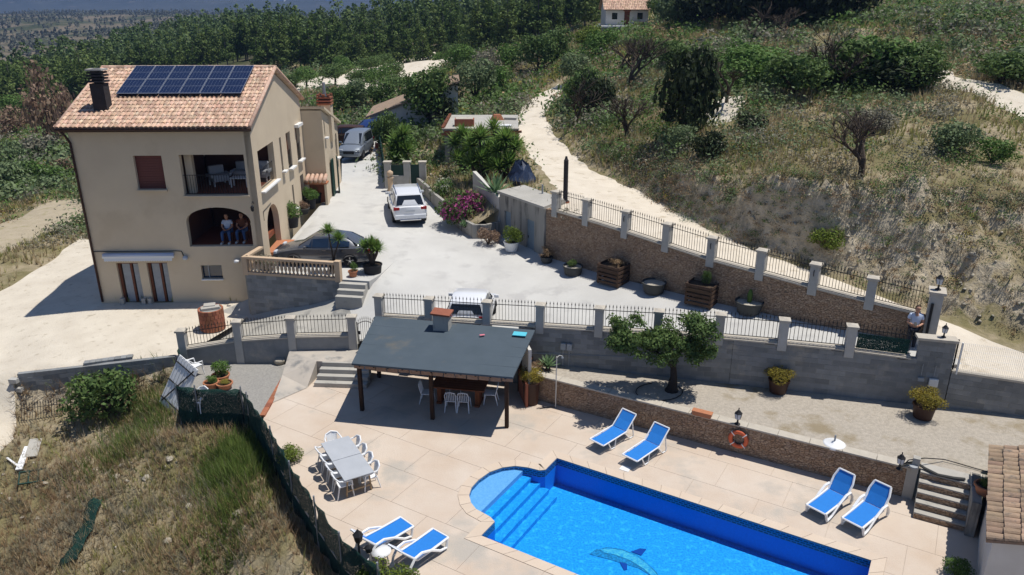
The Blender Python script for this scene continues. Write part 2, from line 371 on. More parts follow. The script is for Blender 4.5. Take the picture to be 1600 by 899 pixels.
# ================================================================== terrain
def rbf(ctrl, c0=.5):
    C = np.array([c[:2] for c in ctrl], float); Z = np.array([c[2] for c in ctrl], float); n = len(C)
    R2 = ((C[:, None]-C[None])**2).sum(2); nn = np.sqrt((R2+np.eye(n)*1e9).min(1)); cj = np.clip(nn*c0, .35, 60); D = np.sqrt(R2+cj[None]**2); A = np.zeros((n+3, n+3)); A[:n, :n] = D+np.eye(n)*1e-6; A[:n, n] = 1; A[:n, n+1:] = C; A[n, :n] = 1; A[n+1:, :n] = C.T
    W = np.linalg.solve(A, np.concatenate([Z, np.zeros(3)]))
    def f(X, Y):
        X = np.atleast_1d(np.asarray(X, float)); Y = np.atleast_1d(np.asarray(Y, float)); out = np.empty(X.shape); xf, yf = X.ravel(), Y.ravel(); o = np.empty(len(xf))
        for i in range(0, len(xf), 20000):
            d = np.sqrt((xf[i:i+20000, None]-C[None, :, 0])**2+(yf[i:i+20000, None]-C[None, :, 1])**2+cj[None]**2); o[i:i+20000] = d@W[:n]+W[n]+W[n+1]*xf[i:i+20000]+W[n+2]*yf[i:i+20000]
        return o.reshape(X.shape)
    return f
def linsurf(ctrl, lines=()):
    P2 = [(c[0], c[1]) for c in ctrl]; Z2 = [c[2] for c in ctrl]; E2 = []
    for L in lines:
        st = len(P2); P2 += [(c[0], c[1]) for c in L]; Z2 += [c[2] for c in L]; E2 += [(st+i, st+i+1) for i in range(len(L)-1)]
    r = delaunay_2d_cdt([Vector(p) for p in P2], E2, [], 0, 1e-4); V = np.array([tuple(v) for v in r[0]]); PP = np.array(P2); ZZ = np.array(Z2)
    zi = np.array([ZZ[o[0]] if len(o) else ZZ[((PP-V[k])**2).sum(1).argmin()] for k, o in enumerate(r[3])]); T = np.array([t for t in r[2] if len(t) == 3])
    A, B_, C_ = V[T[:, 0]], V[T[:, 1]], V[T[:, 2]]; det = (B_[:, 1]-C_[:, 1])*(A[:, 0]-C_[:, 0])+(C_[:, 0]-B_[:, 0])*(A[:, 1]-C_[:, 1]); det = np.where(abs(det) < 1e-12, 1e-12, det)
    def one(x, y):
        o = np.empty(len(x))
        for i in range(0, len(x), 4000):
            X = x[i:i+4000, None]; Y = y[i:i+4000, None]
            l1 = ((B_[:, 1]-C_[:, 1])*(X-C_[:, 0])+(C_[:, 0]-B_[:, 0])*(Y-C_[:, 1]))/det; l2 = ((C_[:, 1]-A[:, 1])*(X-C_[:, 0])+(A[:, 0]-C_[:, 0])*(Y-C_[:, 1]))/det
            m_ = np.minimum(np.minimum(l1, l2), 1-l1-l2); j = m_.argmax(1); k = np.arange(len(j)); a = np.clip(l1[k, j], 0, 1); b = np.clip(l2[k, j], 0, 1); c = np.clip(1-a-b, 0, 1); t = T[j]
            o[i:i+4000] = (a*zi[t[:, 0]]+b*zi[t[:, 1]]+c*zi[t[:, 2]])/(a+b+c)
        return o
    def f(X, Y):
        X = np.atleast_1d(np.asarray(X, float)); Y = np.atleast_1d(np.asarray(Y, float)); x, y = X.ravel(), Y.ravel(); r_ = .008*np.clip(y, 5, 400); tot = one(x, y)*2
        for dx, dy in ((1, 0), (-1, 0), (0, 1), (0, -1)): tot = tot+one(x+dx*r_, y+dy*r_)
        return (tot/6).reshape(X.shape)
    return f
_perm = rng.random((256, 256))
def vnoise(x, y):
    xi = np.floor(x).astype(int); yi = np.floor(y).astype(int); fx = x-xi; fy = y-yi; fx = fx*fx*(3-2*fx); fy = fy*fy*(3-2*fy); g = lambda a, b: _perm[a % 256, b % 256]
    return (g(xi, yi)*(1-fx)+g(xi+1, yi)*fx)*(1-fy)+(g(xi, yi+1)*(1-fx)+g(xi+1, yi+1)*fx)*fy
def fbm(x, y, s, oc=4):
    o = 0; a = 1; t = 0
    for k in range(oc): o = o+a*vnoise(x*s*2**k+17.3*k, y*s*2**k+5.1*k); t += a; a *= .5
    return o/t-.5
PX = lambda L: [tuple(at(u, v, z)) for u, v, z in L]
BANK = [(1640, 556, 2.85), (1600, 540, 2.9), (1550, 523, 3), (1500, 506, 3.1), (1450, 487, 3.25), (1400, 468, 3.4), (1350, 449, 3.55), (1300, 430, 3.7), (1250, 413, 3.85), (1200, 395, 4.0), (1150, 372, 4.15), (1100, 350, 4.3), (1050, 322, 4.45), (1010, 300, 4.6), (930, 266, 4.8), (890, 235, 5.05), (864, 205, 5.3), (850, 175, 5.7), (872, 150, 6.0), (892, 138, 6.2)]
RIM = [(1640, 318, 7), (1600, 314, 7), (1550, 311, 7), (1500, 308, 7), (1450, 306, 7), (1400, 305, 7), (1350, 303, 7), (1300, 300, 7), (1250, 296, 6.9), (1200, 291, 6.8), (1150, 288, 6.5), (1100, 284, 6.2), (1050, 274, 5.95), (1000, 256, 5.75), (950, 236, 5.7), (915, 212, 5.75), (905, 180, 6.0), (910, 160, 6.2)]
WALLB = [(1.9, 37.0, 4.85), (4.1, 34.7, 4.7), (8.35, 30.7, 4.25), (12.7, 27.8, 3.8), (15.5, 26.3, 3.3)]
def dens(L, step=1.0):
    out = []
    for a, b in zip(L[:-1], L[1:]):
        a, b = Vector(a), Vector(b); n_ = max(1, int((b-a).length/step)); out += [tuple(a.lerp(b, k/n_)) for k in range(n_)]
    return out+[tuple(L[-1])]
ctrl = [(15.4, 24.3, 2.5), (18, 23.7, 2.28), (21, 22.9, 2.1), (26, 23, 2.6), (24, 14, 2)]
ctrl += PX([(870, 134, 6.2), (835, 150, 5.9), (808, 172, 5.6), (806, 200, 5.4), (822, 235, 5.1), (845, 265, 4.95)])
ctrl += PX([(1600, 228, 8), (1500, 235, 8), (1400, 230, 8), (1300, 232, 7.9), (1200, 230, 7.8), (1100, 228, 7.3), (1040, 222, 6.9), (950, 190, 6.8), (1600, 165, 9), (1500, 168, 9), (1400, 165, 9), (1300, 162, 8.9), (1200, 160, 8.8), (1050, 150, 8),
  (1600, 135, 9.6), (1500, 120, 10.0), (1440, 104, 10.3), (1320, 98, 10.3), (1200, 92, 10.2), (1100, 100, 9.5), (1000, 120, 8.6), (1600, 72, 11.4), (1400, 70, 11.2), (1200, 66, 11.2), (1050, 62, 10.6), (975, 54, 10.2), (940, 64, 9.7), (930, 100, 8.2), (860, 95, 7.2), (820, 110, 6.3),
  (1600, 45, 12.5), (1600, 16, 13.55), (1400, 40, 12.6), (1400, 14, 13.65), (1200, 24, 12.95), (1100, 34, 12.3), (1600, -14, 16.6), (1300, -14, 16.4), (1100, -8, 15.6)])
ctrl += PX([(760, 112, 5.2), (720, 170, 4.5), (700, 225, 3.9), (760, 250, 4.2), (700, 290, 3.7), (760, 285, 4.4), (655, 240, 3.6), (620, 200, 3.5), (700, 150, 4.2), (640, 150, 3.2), (560, 160, 3.0), (600, 128, 3), (500, 128, 2.4), (680, 108, 4.2), (430, 118, 1.5)])
ctrl += [(-.6, 40.5, 4.2), (-2.1, 39.9, 3.25), (-3.0, 42.6, 3.6), (-4.0, 43.5, 3.35), (-5.1, 46.3, 3.4), (-7, 48.8, 3.3), (-9.4, 56, 3.5), (-10.8, 63, 3.5), (-11, 72, 3.4), (-16, 73, 2.6), (-17, 52, 1.8), (-20.8, 46, .4), (2.5, 40.5, 5)]
ctrl += [(-14.2, 29.5, .42), (-12.3, 34, .5), (-12.5, 35.3, .6), (-16, 35.3, .6), (-20.4, 35.3, .6), (-20.6, 40, .45), (-16, 32, .5), (-20, 31, .35), (-24, 33, .2), (-30, 36, .0), (-24, 27.8, .1)]
ctrl += PX([(135, 330, .2), (60, 340, 0), (0, 350, -.2), (60, 285, -.6), (0, 240, -1.5), (80, 200, -2), (150, 150, -3), (0, 160, -5), (60, 420, .1), (0, 470, 0), (0, 560, -.1), (10, 662, -1.5)])
ctrl += PX([(-60, 720, -1.6), (0, 720, -1.8), (100, 720, -1.7), (0, 899, -3.2), (200, 899, -2.2), (400, 899, -1.4), (300, 760, -1.2), (200, 690, -1.5), (270, 690, -1.0), (360, 668, -.7), (420, 760, -.8), (500, 890, -.9), (180, 650, -1.35), (80, 655, -1.4), (250, 640, -.75), (300, 640, -.5), (100, 1150, -4), (500, 1200, -1.8)])
ctrl += [(-14.2, 27.5, -.3), (-12.7, 24.9, -.45), (-10.5, 24.6, -.4), (-8.8, 22.3, -.35), (-7.5, 20.2, -.35), (-6.3, 18.2, -.4), (-4.1, 15.5, -.5), (-1.6, 12.2, -.8)]
FAR = [(400, 47, 330), (330, 66, 310), (260, 92, 290), (200, 110, 260), (100, 132, 220), (0, 150, 190), (480, 74, 300), (560, 80, 290), (640, 68, 275), (700, 56, 262), (770, 28, 240), (840, 24, 220), (900, 20, 200), (400, 92, 175), (500, 100, 165), (600, 100, 160), (700, 92, 150), (250, 125, 190), (320, 110, 185), (800, 70, 140), (880, 50, 150), (1000, 12, 170)]
ctrl += [tuple(atY(u, v, Y)) for u, v, Y in FAR]
ctrl += [(-60, 420, -22), (0, 420, -20), (60, 420, 0), (-140, 380, -24), (-220, 330, -26), (-130, 260, -16), (150, 300, 24), (120, 160, 20), (60, 260, 18), (70, 100, 14.5), (50, 60, 11)]
for k_ in range(9):
    f_ = k_/8; ctrl += [(-20.25+6*f_, 27.92+1.25*f_, -1.55+.8*f_), (-20.3+6*f_, 28.14+1.25*f_, .3+.15*f_), (-20.25+6*f_, 27.4+1.2*f_, -1.6+.8*f_)]
hz0 = linsurf(ctrl, [PX(BANK), PX(RIM), WALLB])
PROP = [(-14.15, 29.45), (-12.7, 25.6), (-11.85, 25.4), (-10.1, 25.3), (-9.75, 24.9), (-8.17, 22.5), (-6.95, 20.4), (-5.74, 18.6), (-4.67, 17), (-3.44, 15.8), (-.8, 12.5), (1, 7.5), (22, 7.5), (21, 22.55), (15.3, 24.05), (15.55, 26.35), (12.6, 27.65), (8.3, 30.6), (4.1, 34.6), (1.8, 36.9), (1.6, 38.5), (-.5, 40.2), (-2, 39.6), (-3.9, 43.2), (-5, 46), (-6, 48.6), (-8.2, 48.6), (-9.4, 55), (-10.8, 62), (-11.5, 72), (-16, 72), (-13.5, 50.5), (-20, 45.3), (-20.2, 35.5), (-12.6, 35.6), (-12.5, 33.9)]
def distpoly(X, Y, poly, closed=True):
    d = np.full(np.shape(X), 1e9); n = len(poly)
    for i in range(n if closed else n-1):
        ax, ay = poly[i][0], poly[i][1]; bx, by = poly[(i+1) % n][0], poly[(i+1) % n][1]; vx, vy = bx-ax, by-ay
        t = np.clip(((X-ax)*vx+(Y-ay)*vy)/(vx*vx+vy*vy+1e-9), 0, 1); d = np.minimum(d, np.hypot(X-ax-t*vx, Y-ay-t*vy))
    return d
TRACK = PX([(u, v+(6 if u > 1000 else 3), z) for u, v, z in BANK])+PX([(872, 133, 6.2), (838, 149, 5.9), (812, 172, 5.6), (808, 200, 5.4), (824, 235, 5.1), (846, 265, 4.95), (866, 292, 4.9)])+[(2.2, 37.3, 0), (4.3, 34.9, 0), (8.5, 30.9, 0), (12.8, 28, 0), (15.6, 26.5, 0), (15.4, 24.15, 0), (21, 22.7, 0), (25, 21.5, 0)]
TRACK = [(p[0], p[1]) for p in TRACK]
YARD = [(-14.1, 29.5), (-12.4, 33.9), (-12.5, 35.5), (-20.2, 35.4), (-20.5, 41)]+[tuple(at(u, v, .2))[:2] for u, v in ((128, 372), (60, 417), (0, 450), (-150, 500), (-330, 560), (-330, 680))]+[tuple(at(-20, 700, -1.2))[:2], tuple(at(14, 660, -.9))[:2], (-20.45, 28.1), (-17.3, 28.75)]
FIELD = [tuple(at(u, v, 0))[:2] for u, v in ((-60, 425), (0, 402), (60, 375), (138, 345), (145, 303), (60, 318), (0, 345), (-60, 370))]
def rough(poly, amp, step):
    out = []
    for i in range(len(poly)):
        a = Vector(poly[i]); b = Vector(poly[(i+1) % len(poly)]); L = (b-a).length; n = max(1, int(L/step)); nr = Vector((-(b-a).y, (b-a).x))/max(L, 1e-6)
        for k in range(n):
            p = a+(b-a)*(k/n)
            if L > 1.2: p = p+nr*(random.uniform(-amp, amp) if k else 0)
            out.append((p.x, p.y))
    return out
BANKZ = [p[:2] for p in PX(BANK)][:14]+[p[:2] for p in PX([(u, v-8, z) for u, v, z in RIM])][:13][::-1]
ORCH = [tuple(at(u, v, 2.8))[:2] for u, v in ((445, 132), (470, 120), (520, 116), (560, 108), (600, 101), (680, 98), (720, 106), (700, 118), (640, 150), (600, 158), (540, 152), (520, 142), (480, 138))]
PATH2 = [tuple(at(u, v, z))[:2] for u, v, z in ((1440, 100, 10.4), (1475, 108, 10.2), (1530, 130, 9.7), (1600, 156, 9.1), (1660, 172, 8.9), (1660, 192, 8.6), (1600, 176, 8.9), (1540, 154, 9.3), (1490, 134, 9.8), (1450, 114, 10.2))]
PATCH = [tuple(at(u, v, 8.2))[:2] for u, v in ((1098, 176), (1108, 162), (1130, 158), (1160, 164), (1165, 176), (1140, 184), (1110, 184))]
def hz(X, Y):
    X = np.asarray(X, float); Y = np.asarray(Y, float); z = hz0(X, Y)
    ins = inpoly(X, Y, TRACK) | inpoly(X, Y, YARD) | inpoly(X, Y, FIELD)
    d = np.minimum(distpoly(X, Y, TRACK), np.minimum(distpoly(X, Y, YARD), distpoly(X, Y, PROP)))
    k = np.clip(d/2.0, 0, 1)*np.where(ins, .12, 1)
    z = z+k*(fbm(X, Y, .35)*.9+fbm(X+40, Y, 1.3)*.35)*np.clip(Y/40, .5, 3)**.5+0
    z = z+.05*fbm(X, Y, .9)
    ib = inpoly(X, Y, BANKZ); db = np.clip(distpoly(X, Y, BANKZ)/.6, 0, 1)*ib
    z = z+db*(2.6*fbm(X+9, Y, .5, 4)+2.0*np.abs(fbm(X, Y+31, 1.0, 3))-.3+.5*np.abs(fbm(X, Y, 2.6, 2)))
    z = z+np.where((X < -3) & (Y < 27), np.clip(d/1.5, 0, 1)*(.5*fbm(X, Y+7, .8, 3)), 0)
    return z
def make_terrain():
    pts = []; y = 9.0
    while y < 150:
        sp = .0165*max(y, 22); wd = .80*y+9; n = int(2*wd/sp)
        xs = np.linspace(-wd-6, wd+4, n)+rng.uniform(-.3, .3, n)*sp; ys = y+rng.uniform(-.3, .3, n)*sp
        pts.append(np.stack([xs, ys], 1)); y += sp
    G = np.concatenate(pts); eds = []; P = []
    bz = rng.uniform([0, 27], [22, 43], (9000, 2)); bz = bz[inpoly(bz[:, 0], bz[:, 1], BANKZ)]; G = np.concatenate([G, bz])
    polys = [PROP, rough(TRACK, .18, .7), rough(YARD, .2, .8), rough(FIELD, .3, 1.2), rough(ORCH, .6, 2), rough(PATH2, .25, .8), rough(PATCH, .3, .8)]
    G = G[~inpoly(G[:, 0], G[:, 1], PROP)]
    for poly in polys: G = G[distpoly(G[:, 0], G[:, 1], poly) > .16]
    P = [tuple(p) for p in G]
    for poly in polys: s = len(P); P += poly; eds += [(s+i, s+(i+1) % len(poly)) for i in range(len(poly))]
    V, T = cdt(P, eds); V = np.array(V); T = np.array([t for t in T if len(t) == 3]); c = V[T].mean(1)
    z = hz(V[:, 0], V[:, 1]); V3 = np.column_stack([V, z])
    keep = ~inpoly(c[:, 0], c[:, 1], PROP); T = T[keep]; c = c[keep]
    it = inpoly(c[:, 0], c[:, 1], polys[1]); iy = inpoly(c[:, 0], c[:, 1], polys[2]) & ~it; iff = inpoly(c[:, 0], c[:, 1], polys[3]) & ~it & ~iy; io = inpoly(c[:, 0], c[:, 1], polys[4]) & ~it & ~iy & ~iff; ip = (inpoly(c[:, 0], c[:, 1], polys[5]) | inpoly(c[:, 0], c[:, 1], polys[6])) & ~it
    res = {}
    for nm, sel, m in (('dirt_track', it, 'track'), ('gravel_yard', iy, 'yard'), ('bare_field', iff, 'yard2'), ('orchard_ground', io, 'track'), ('dirt_path', ip, 'yard'), ('hillside', ~(it | iy | iff | io | ip), 'earth')):
        t = T[sel]; u, inv = np.unique(t, return_inverse=True); me = npmesh(nm, V3[u], inv.reshape(t.shape), m, True)
        tag(meshobj(nm, me, m), kind='structure'); res[nm] = (V3[u], inv.reshape(t.shape))
    return res
def slope_mat(name, soil, soil2, grass, grass2, clay, clay2, sc=1.0):
    m = bpy.data.materials.new(name); m.use_nodes = True; nt = m.node_tree; N = nt.nodes; L = nt.links; b = N['Principled BSDF']; b.inputs['Roughness'].default_value = .97; b.inputs['Specular IOR Level'].default_value = .1
    g = N.new('ShaderNodeNewGeometry')
    def noise(s):
        n = N.new('ShaderNodeTexNoise'); n.inputs['Scale'].default_value = s*sc; n.inputs['Detail'].default_value = 7; n.inputs['Roughness'].default_value = .65; L.new(g.outputs['Position'], n.inputs['Vector']); return n.outputs['Fac']
    def rg(f, a, bb):
        r = N.new('ShaderNodeMapRange'); r.inputs[1].default_value = a; r.inputs[2].default_value = bb; L.new(f, r.inputs[0]); return r.outputs[0]
    def mix(f, A, Bc):
        x = N.new('ShaderNodeMix'); x.data_type = 'RGBA'; L.new(f, x.inputs['Factor'])
        for i, q in ((6, A), (7, Bc)):
            if isinstance(q, tuple): x.inputs[i].default_value = (*q, 1)
            else: L.new(q, x.inputs[i])
        return x.outputs[2]
    s_ = mix(rg(noise(1.7), .35, .65), soil, soil2); gr = mix(rg(noise(.9), .35, .65), grass, grass2)
    c = mix(rg(noise(.35), .44, .56), s_, gr)
    sx = N.new('ShaderNodeSeparateXYZ'); L.new(g.outputs['Normal'], sx.inputs[0])
    cl = mix(rg(noise(2.2), .35, .65), clay, clay2); c = mix(rg(sx.outputs['Z'], .80, .62), c, cl)
    L.new(c, b.inputs['Base Color'])
    bn = N.new('ShaderNodeBump'); bn.inputs['Strength'].default_value = .8; bn.inputs['Distance'].default_value = .12; L.new(noise(5), bn.inputs['Height']); L.new(bn.outputs[0], b.inputs['Normal'])
    M[name] = m
slope_mat('earth', (.38, .315, .21), (.27, .225, .145), (.24, .205, .11), (.16, .145, .07), (.60, .515, .38), (.37, .31, .215))
mat('yard2', (.44, .375, .27), (.36, .30, .21), 1.1, .95, .5, 12, c3=(.28, .25, .13), scale3=1.2, f3=.57)
slope_mat('valley', (.20, .165, .115), (.14, .115, .08), (.06, .07, .03), (.045, .055, .025), (.16, .14, .10), (.13, .115, .085), .05)
mat('mount', (.06, .065, .055), (.028, .036, .026), .012, .95, c3=(.11, .10, .085), scale3=.02, f3=.60)
TER = make_terrain()
# valley beyond, far slope and distant mountains
def grid_sheet(name, xs, ys, zf, m):
    X, Y = np.meshgrid(xs, ys); Z = zf(X, Y); nx, ny = len(xs), len(ys); V = np.stack([X.ravel(), Y.ravel(), Z.ravel()], 1)
    i = np.arange(ny-1)[:, None]*nx+np.arange(nx-1)[None]; F = np.stack([i, i+1, i+nx+1, i+nx], -1).reshape(-1, 4)
    return tag(meshobj(name, npmesh(name, V, F, m, True), m), kind='structure'), V
vctrl = [tuple(atY(u, v, Y)) for u, v, Y in FAR]+[tuple(at(u, v, z)) for u, v, z in ((430, 118, 1.5), (600, 128, 3), (150, 150, -3), (0, 160, -5), (1600, 16, 13.55), (1400, 14, 13.65), (1100, 34, 12.3), (1600, -14, 16.6), (1300, -14, 16.4), (820, 110, 6.3), (975, 45, 11.2))]
vctrl += [(-60, 430, -24), (0, 430, -20), (60, 430, -4), (-140, 400, -28), (-230, 340, -30), (-140, 265, -20), (150, 300, 24), (120, 160, 20), (60, 260, 18), (300, 400, 10), (200, 500, -20), (-90, 85, -3), (-120, 150, -9), (-60, 78, -2)]
vctrl += [tuple(atY(u, v, Y)) for u, v, Y in ((0, 84, 560), (100, 82, 560), (200, 78, 560), (0, 60, 760), (100, 55, 760), (200, 50, 760), (300, 42, 760), (0, 30, 1050), (150, 25, 1050), (300, 28, 1050), (450, 40, 1000), (600, 45, 1000), (0, 22, 1500), (200, 22, 1500), (500, 28, 1500), (800, 20, 1400))]+[(500, 1200, -40), (900, 1500, -40), (-1400, 1500, -20), (-900, 900, -10), (-600, 500, -20)]
vz0 = rbf(vctrl, .5)
def vz(X, Y):
    z = vz0(X, Y)+np.clip((np.asarray(Y)-120)/300, 0, 1)*fbm(X, Y, .008, 5)*15
    return z-np.clip((156-np.asarray(Y))/8, 0, 1)*1.5-.3
ys = [100.0]
while ys[-1] < 1900: ys.append(ys[-1]*1.022)
sheet_r = np.array(ys); t_ = np.linspace(-.95, .95, 150)
X = sheet_r[:, None]*t_[None]; Y = np.repeat(sheet_r[:, None], len(t_), 1); Z = vz(X, Y); nx = len(t_); i = np.arange(len(ys)-1)[:, None]*nx+np.arange(nx-1)[None]
inh = (Y < 147) & (np.abs(X) < .80*Y+2); Z = np.where(inh, Z-3, Z)
tag(meshobj('valley', npmesh('valley', np.stack([X.ravel(), Y.ravel(), Z.ravel()], 1), np.stack([i, i+1, i+nx+1, i+nx], -1).reshape(-1, 4), 'valley', True), None), kind='structure')
def mz(X, Y):
    r = np.clip((Y-2200)/3300, 0, 1); return -60+r*(430+900*fbm(X, Y, .0005, 5)+220*fbm(X, Y, .003, 4))-np.clip((X-300)/3000, 0, 1)*r*200
grid_sheet('mountain', np.linspace(-6500, 6500, 170), np.linspace(1900, 7600, 90), mz, 'mount')
# a broad sheet below everything so that the land has no edge
tag(MB().quad((-9000, -3000, -90), (9000, -3000, -90), (9000, 9000, -90), (-9000, 9000, -90)).build('ground', 'valley'), kind='structure')
DCTRL = [(-15.5, 30.2, -.05), (-15.3, 33.8, .0), (-12.5, 33.7, .5), (-12.3, 29.8, .55), (-9.4, 29.9, .8), (-9.8, 33.2, 1.2), (-8, 32.9, 1.78), (-6.8, 29.8, .9), (-6.1, 29.7, 1.0), (-5.5, 29.9, 1.15), (-4.3, 29.2, 1.05), (-2, 30.5, 1.35), (-2, 28.7, 1.25), (-2, 32.5, 1.8), (-7.2, 31.9, 1.78), (-6.5, 32.5, 2.2), (-6.1, 33.4, 2.6), (-5.0, 32, 2.0), (-5.2, 34.5, 2.55), (1, 27.7, 1.45), (8, 26, 2.1), (14.6, 24.4, 2.5), (15.4, 26.1, 2.7), (15.8, 25, 2.75), (8.2, 30.4, 2.6), (1.7, 36.6, 2.5), (-5, 36.2, 2.62), (-12, 36, 2.66), (-12, 42, 2.95), (-5, 42, 2.95), (-12, 45.4, 3.15), (-11, 50, 3.45), (-8, 48, 3.2), (-10, 60, 3.5), (-12, 72, 3.4), (-3.5, 41, 2.75)]
dz = rbf(DCTRL, .4)
def sheet(name, poly, zf, sp, m, holes=(), kind='structure', parent=None):
    xs = [p[0] for p in poly]; ys_ = [p[1] for p in poly]; P = [tuple(p) for p in poly]; n = len(P); eds = [(i, (i+1) % n) for i in range(n)]
    for h in holes: s = len(P); P += [tuple(p) for p in h]; eds += [(s+i, s+(i+1) % len(h)) for i in range(len(h))]
    gx, gy = np.meshgrid(np.arange(min(xs), max(xs), sp), np.arange(min(ys_), max(ys_), sp)); gx = gx.ravel()+.01; gy = gy.ravel()+.013
    k = inpoly(gx, gy, poly) & (distpoly(gx, gy, poly) > sp*.4)
    for h in holes: k &= ~inpoly(gx, gy, h) & (distpoly(gx, gy, h) > sp*.3)
    P += list(zip(gx[k], gy[k])); V, T = cdt(P, eds); V = np.array(V); T = np.array([t for t in T if len(t) == 3]); c = V[T].mean(1); k = inpoly(c[:, 0], c[:, 1], poly)
    for h in holes: k &= ~inpoly(c[:, 0], c[:, 1], h)
    o = meshobj(name, npmesh(name, np.column_stack([V, zf(V[:, 0], V[:, 1])]), T[k], m, True), m, parent)
    if kind and parent is None: tag(o, kind=kind)
    return o
DRIVE = [(-6.4, 29.55), (-5.6, 29.3), (1, 27.6), (14.6, 24.3), (15.8, 24.2), (15.9, 26.5), (15.5, 26.4), (12.5, 27.6), (8.2, 30.5), (4, 34.5), (1.7, 36.75), (-.6, 40.1), (-2, 39.7), (-3.9, 43.3), (-5, 46), (-6, 48.7), (-8.1, 48.7), (-9.3, 55), (-10.7, 62), (-11.5, 72.5), (-16, 72.5), (-11.3, 50), (-11.5, 45), (-12.1, 35.5), (-8.1, 34.2), (-7.7, 32.9)]
sheet('driveway', DRIVE, dz, .8, 'drive')
RAMP = [(-15.5, 29.7), (-6.5, 29.7), (-6.4, 29.55), (-7.7, 32.9), (-8.1, 34.2), (-12.1, 34.6), (-15.3, 34)]
sheet('ramp', RAMP, lambda x, y: dz(x, y)+.001, .6, 'ramp')
zero = lambda x, y: np.zeros(np.shape(x))
# ------------------------------------------------------------------ pool outline in its own frame: e1 along, e2 across towards the camera
PA = Vector((1.53, 22.39, 0)); e1 = Vector((.857, -.515, 0)).normalized(); e2 = Vector((-e1.y*-1*-1, 0, 0)); e2 = Vector((e1.y, -e1.x, 0)); PL, PW = 9.9, 4.72
def pool(a, b, z=0): return PA+e1*a+e2*b+Vector((0, 0, z))
def topool(u, v): d = at(u, v, 0)-PA; return d.dot(e1), d.dot(e2)
bulge = [topool(*q) for q in ((853, 735), (843, 735.5), (825, 731), (805, 728.5), (785, 731), (765, 738), (748, 750), (737, 762), (733, 774), (736, 786), (744, 796), (757, 803), (766, 808), (769, 814))]
POOL2 = [(0, 0), (PL, 0), (PL, PW), (0, PW)]+[(max(a, -9) if i not in (0, 13) else 0, b) for i, (a, b) in enumerate(bulge)][::-1]
POOLXY = [tuple(pool(a, b))[:2] for a, b in POOL2]
TW0, TW1 = Vector((.90, 26.45, 0)), Vector((12.35, 20.15, 0))   # low terrace wall, foot line
DECK = [(-9.3, 25.2), (-9.2, 24.4), (-8.17, 22.5), (-6.95, 20.4), (-5.74, 18.6), (-4.67, 17), (-3.44, 15.8), (-.8, 12.5), (1, 7.6), (21, 7.6), (20, 19), (13.2, 20.0), (12.35, 20.3), (1.4, 26.6), (1.2, 28), (-6.5, 29.6), (-8.8, 29.5), (-9.3, 27.5)]
# ================================================================== pool deck, slab by slab
deckbase = sheet('pool_deck', DECK, lambda x, y: np.full(np.shape(x), -.012), 1.5, 'deckjoint', holes=[POOLXY])
def offset(poly, d):
    n = len(poly); out = []
    ar = sum(poly[i][0]*poly[(i+1) % n][1]-poly[(i+1) % n][0]*poly[i][1] for i in range(n)); s = 1 if ar > 0 else -1
    for i in range(n):
        p, c, q = Vector(poly[i-1]), Vector(poly[i]), Vector(poly[(i+1) % n]); a = (c-p).normalized(); b = (q-c).normalized()
        na = Vector((a.y, -a.x))*s; nb = Vector((b.y, -b.x))*s; m_ = (na+nb); m_ = m_.normalized()/max(.5, math.sqrt((1+na.dot(nb))/2)) if m_.length > .01 else na
        out.append(tuple(c+m_*d))
    return out
COPE = offset(POOLXY, .36)
def cellmesh(cell, inside, outside, z0, z1):
    P = list(cell); E_ = [(i, (i+1) % len(cell)) for i in range(len(cell))]
    for poly in inside+outside:
        s = len(P); P += poly; E_ += [(s+i, s+(i+1) % len(poly)) for i in range(len(poly))]
    V, T = cdt(P, E_); keep = []
    for t in T:
        if len(t) != 3: continue
        c = np.mean([V[i] for i in t], 0); X, Y = np.array([c[0]]), np.array([c[1]])
        if inpoly(X, Y, cell)[0] and all(inpoly(X, Y, q)[0] for q in inside) and not any(inpoly(X, Y, q)[0] for q in outside): keep.append(t)
    if not keep: return None
    cnt = {}
    for t in keep:
        for a, b in ((t[0], t[1]), (t[1], t[2]), (t[2], t[0])): cnt[(min(a, b), max(a, b))] = cnt.get((min(a, b), max(a, b)), 0)+1
    mb = MB(); n = len(V); used = sorted({i for t in keep for i in t}); ix = {q: k for k, q in enumerate(used)}; n = len(used)
    mb.add([(*V[i][:2], z1) for i in used]+[(*V[i][:2], z0) for i in used], [tuple(ix[i] for i in t) for t in keep]+[(ix[a], ix[b], n+ix[b], n+ix[a]) for (a, b), k in cnt.items() if k == 1])
    return mb
a0 = -14.0; row = 0
for bi, b0 in enumerate(np.arange(-10.2, 12, 1.5)):
    for ai in range(16):
        a_0 = -12.4+ai*2.1+(.7 if bi % 2 else 0); g = .005
        cell = [tuple(pool(a, b))[:2] for a, b in ((a_0+g, b0+g), (a_0+2.1-g, b0+g), (a_0+2.1-g, b0+1.5-g), (a_0+g, b0+1.5-g))]
        if not (inpoly(np.array([c[0] for c in cell]), np.array([c[1] for c in cell]), DECK).any() or any(inpoly(np.array([q[0] for q in DECK]), np.array([q[1] for q in DECK]), cell))): continue
        mb = cellmesh(cell, [DECK], [COPE], -.012, 0)
        if mb: mb.build('slab', 'deck', deckbase)
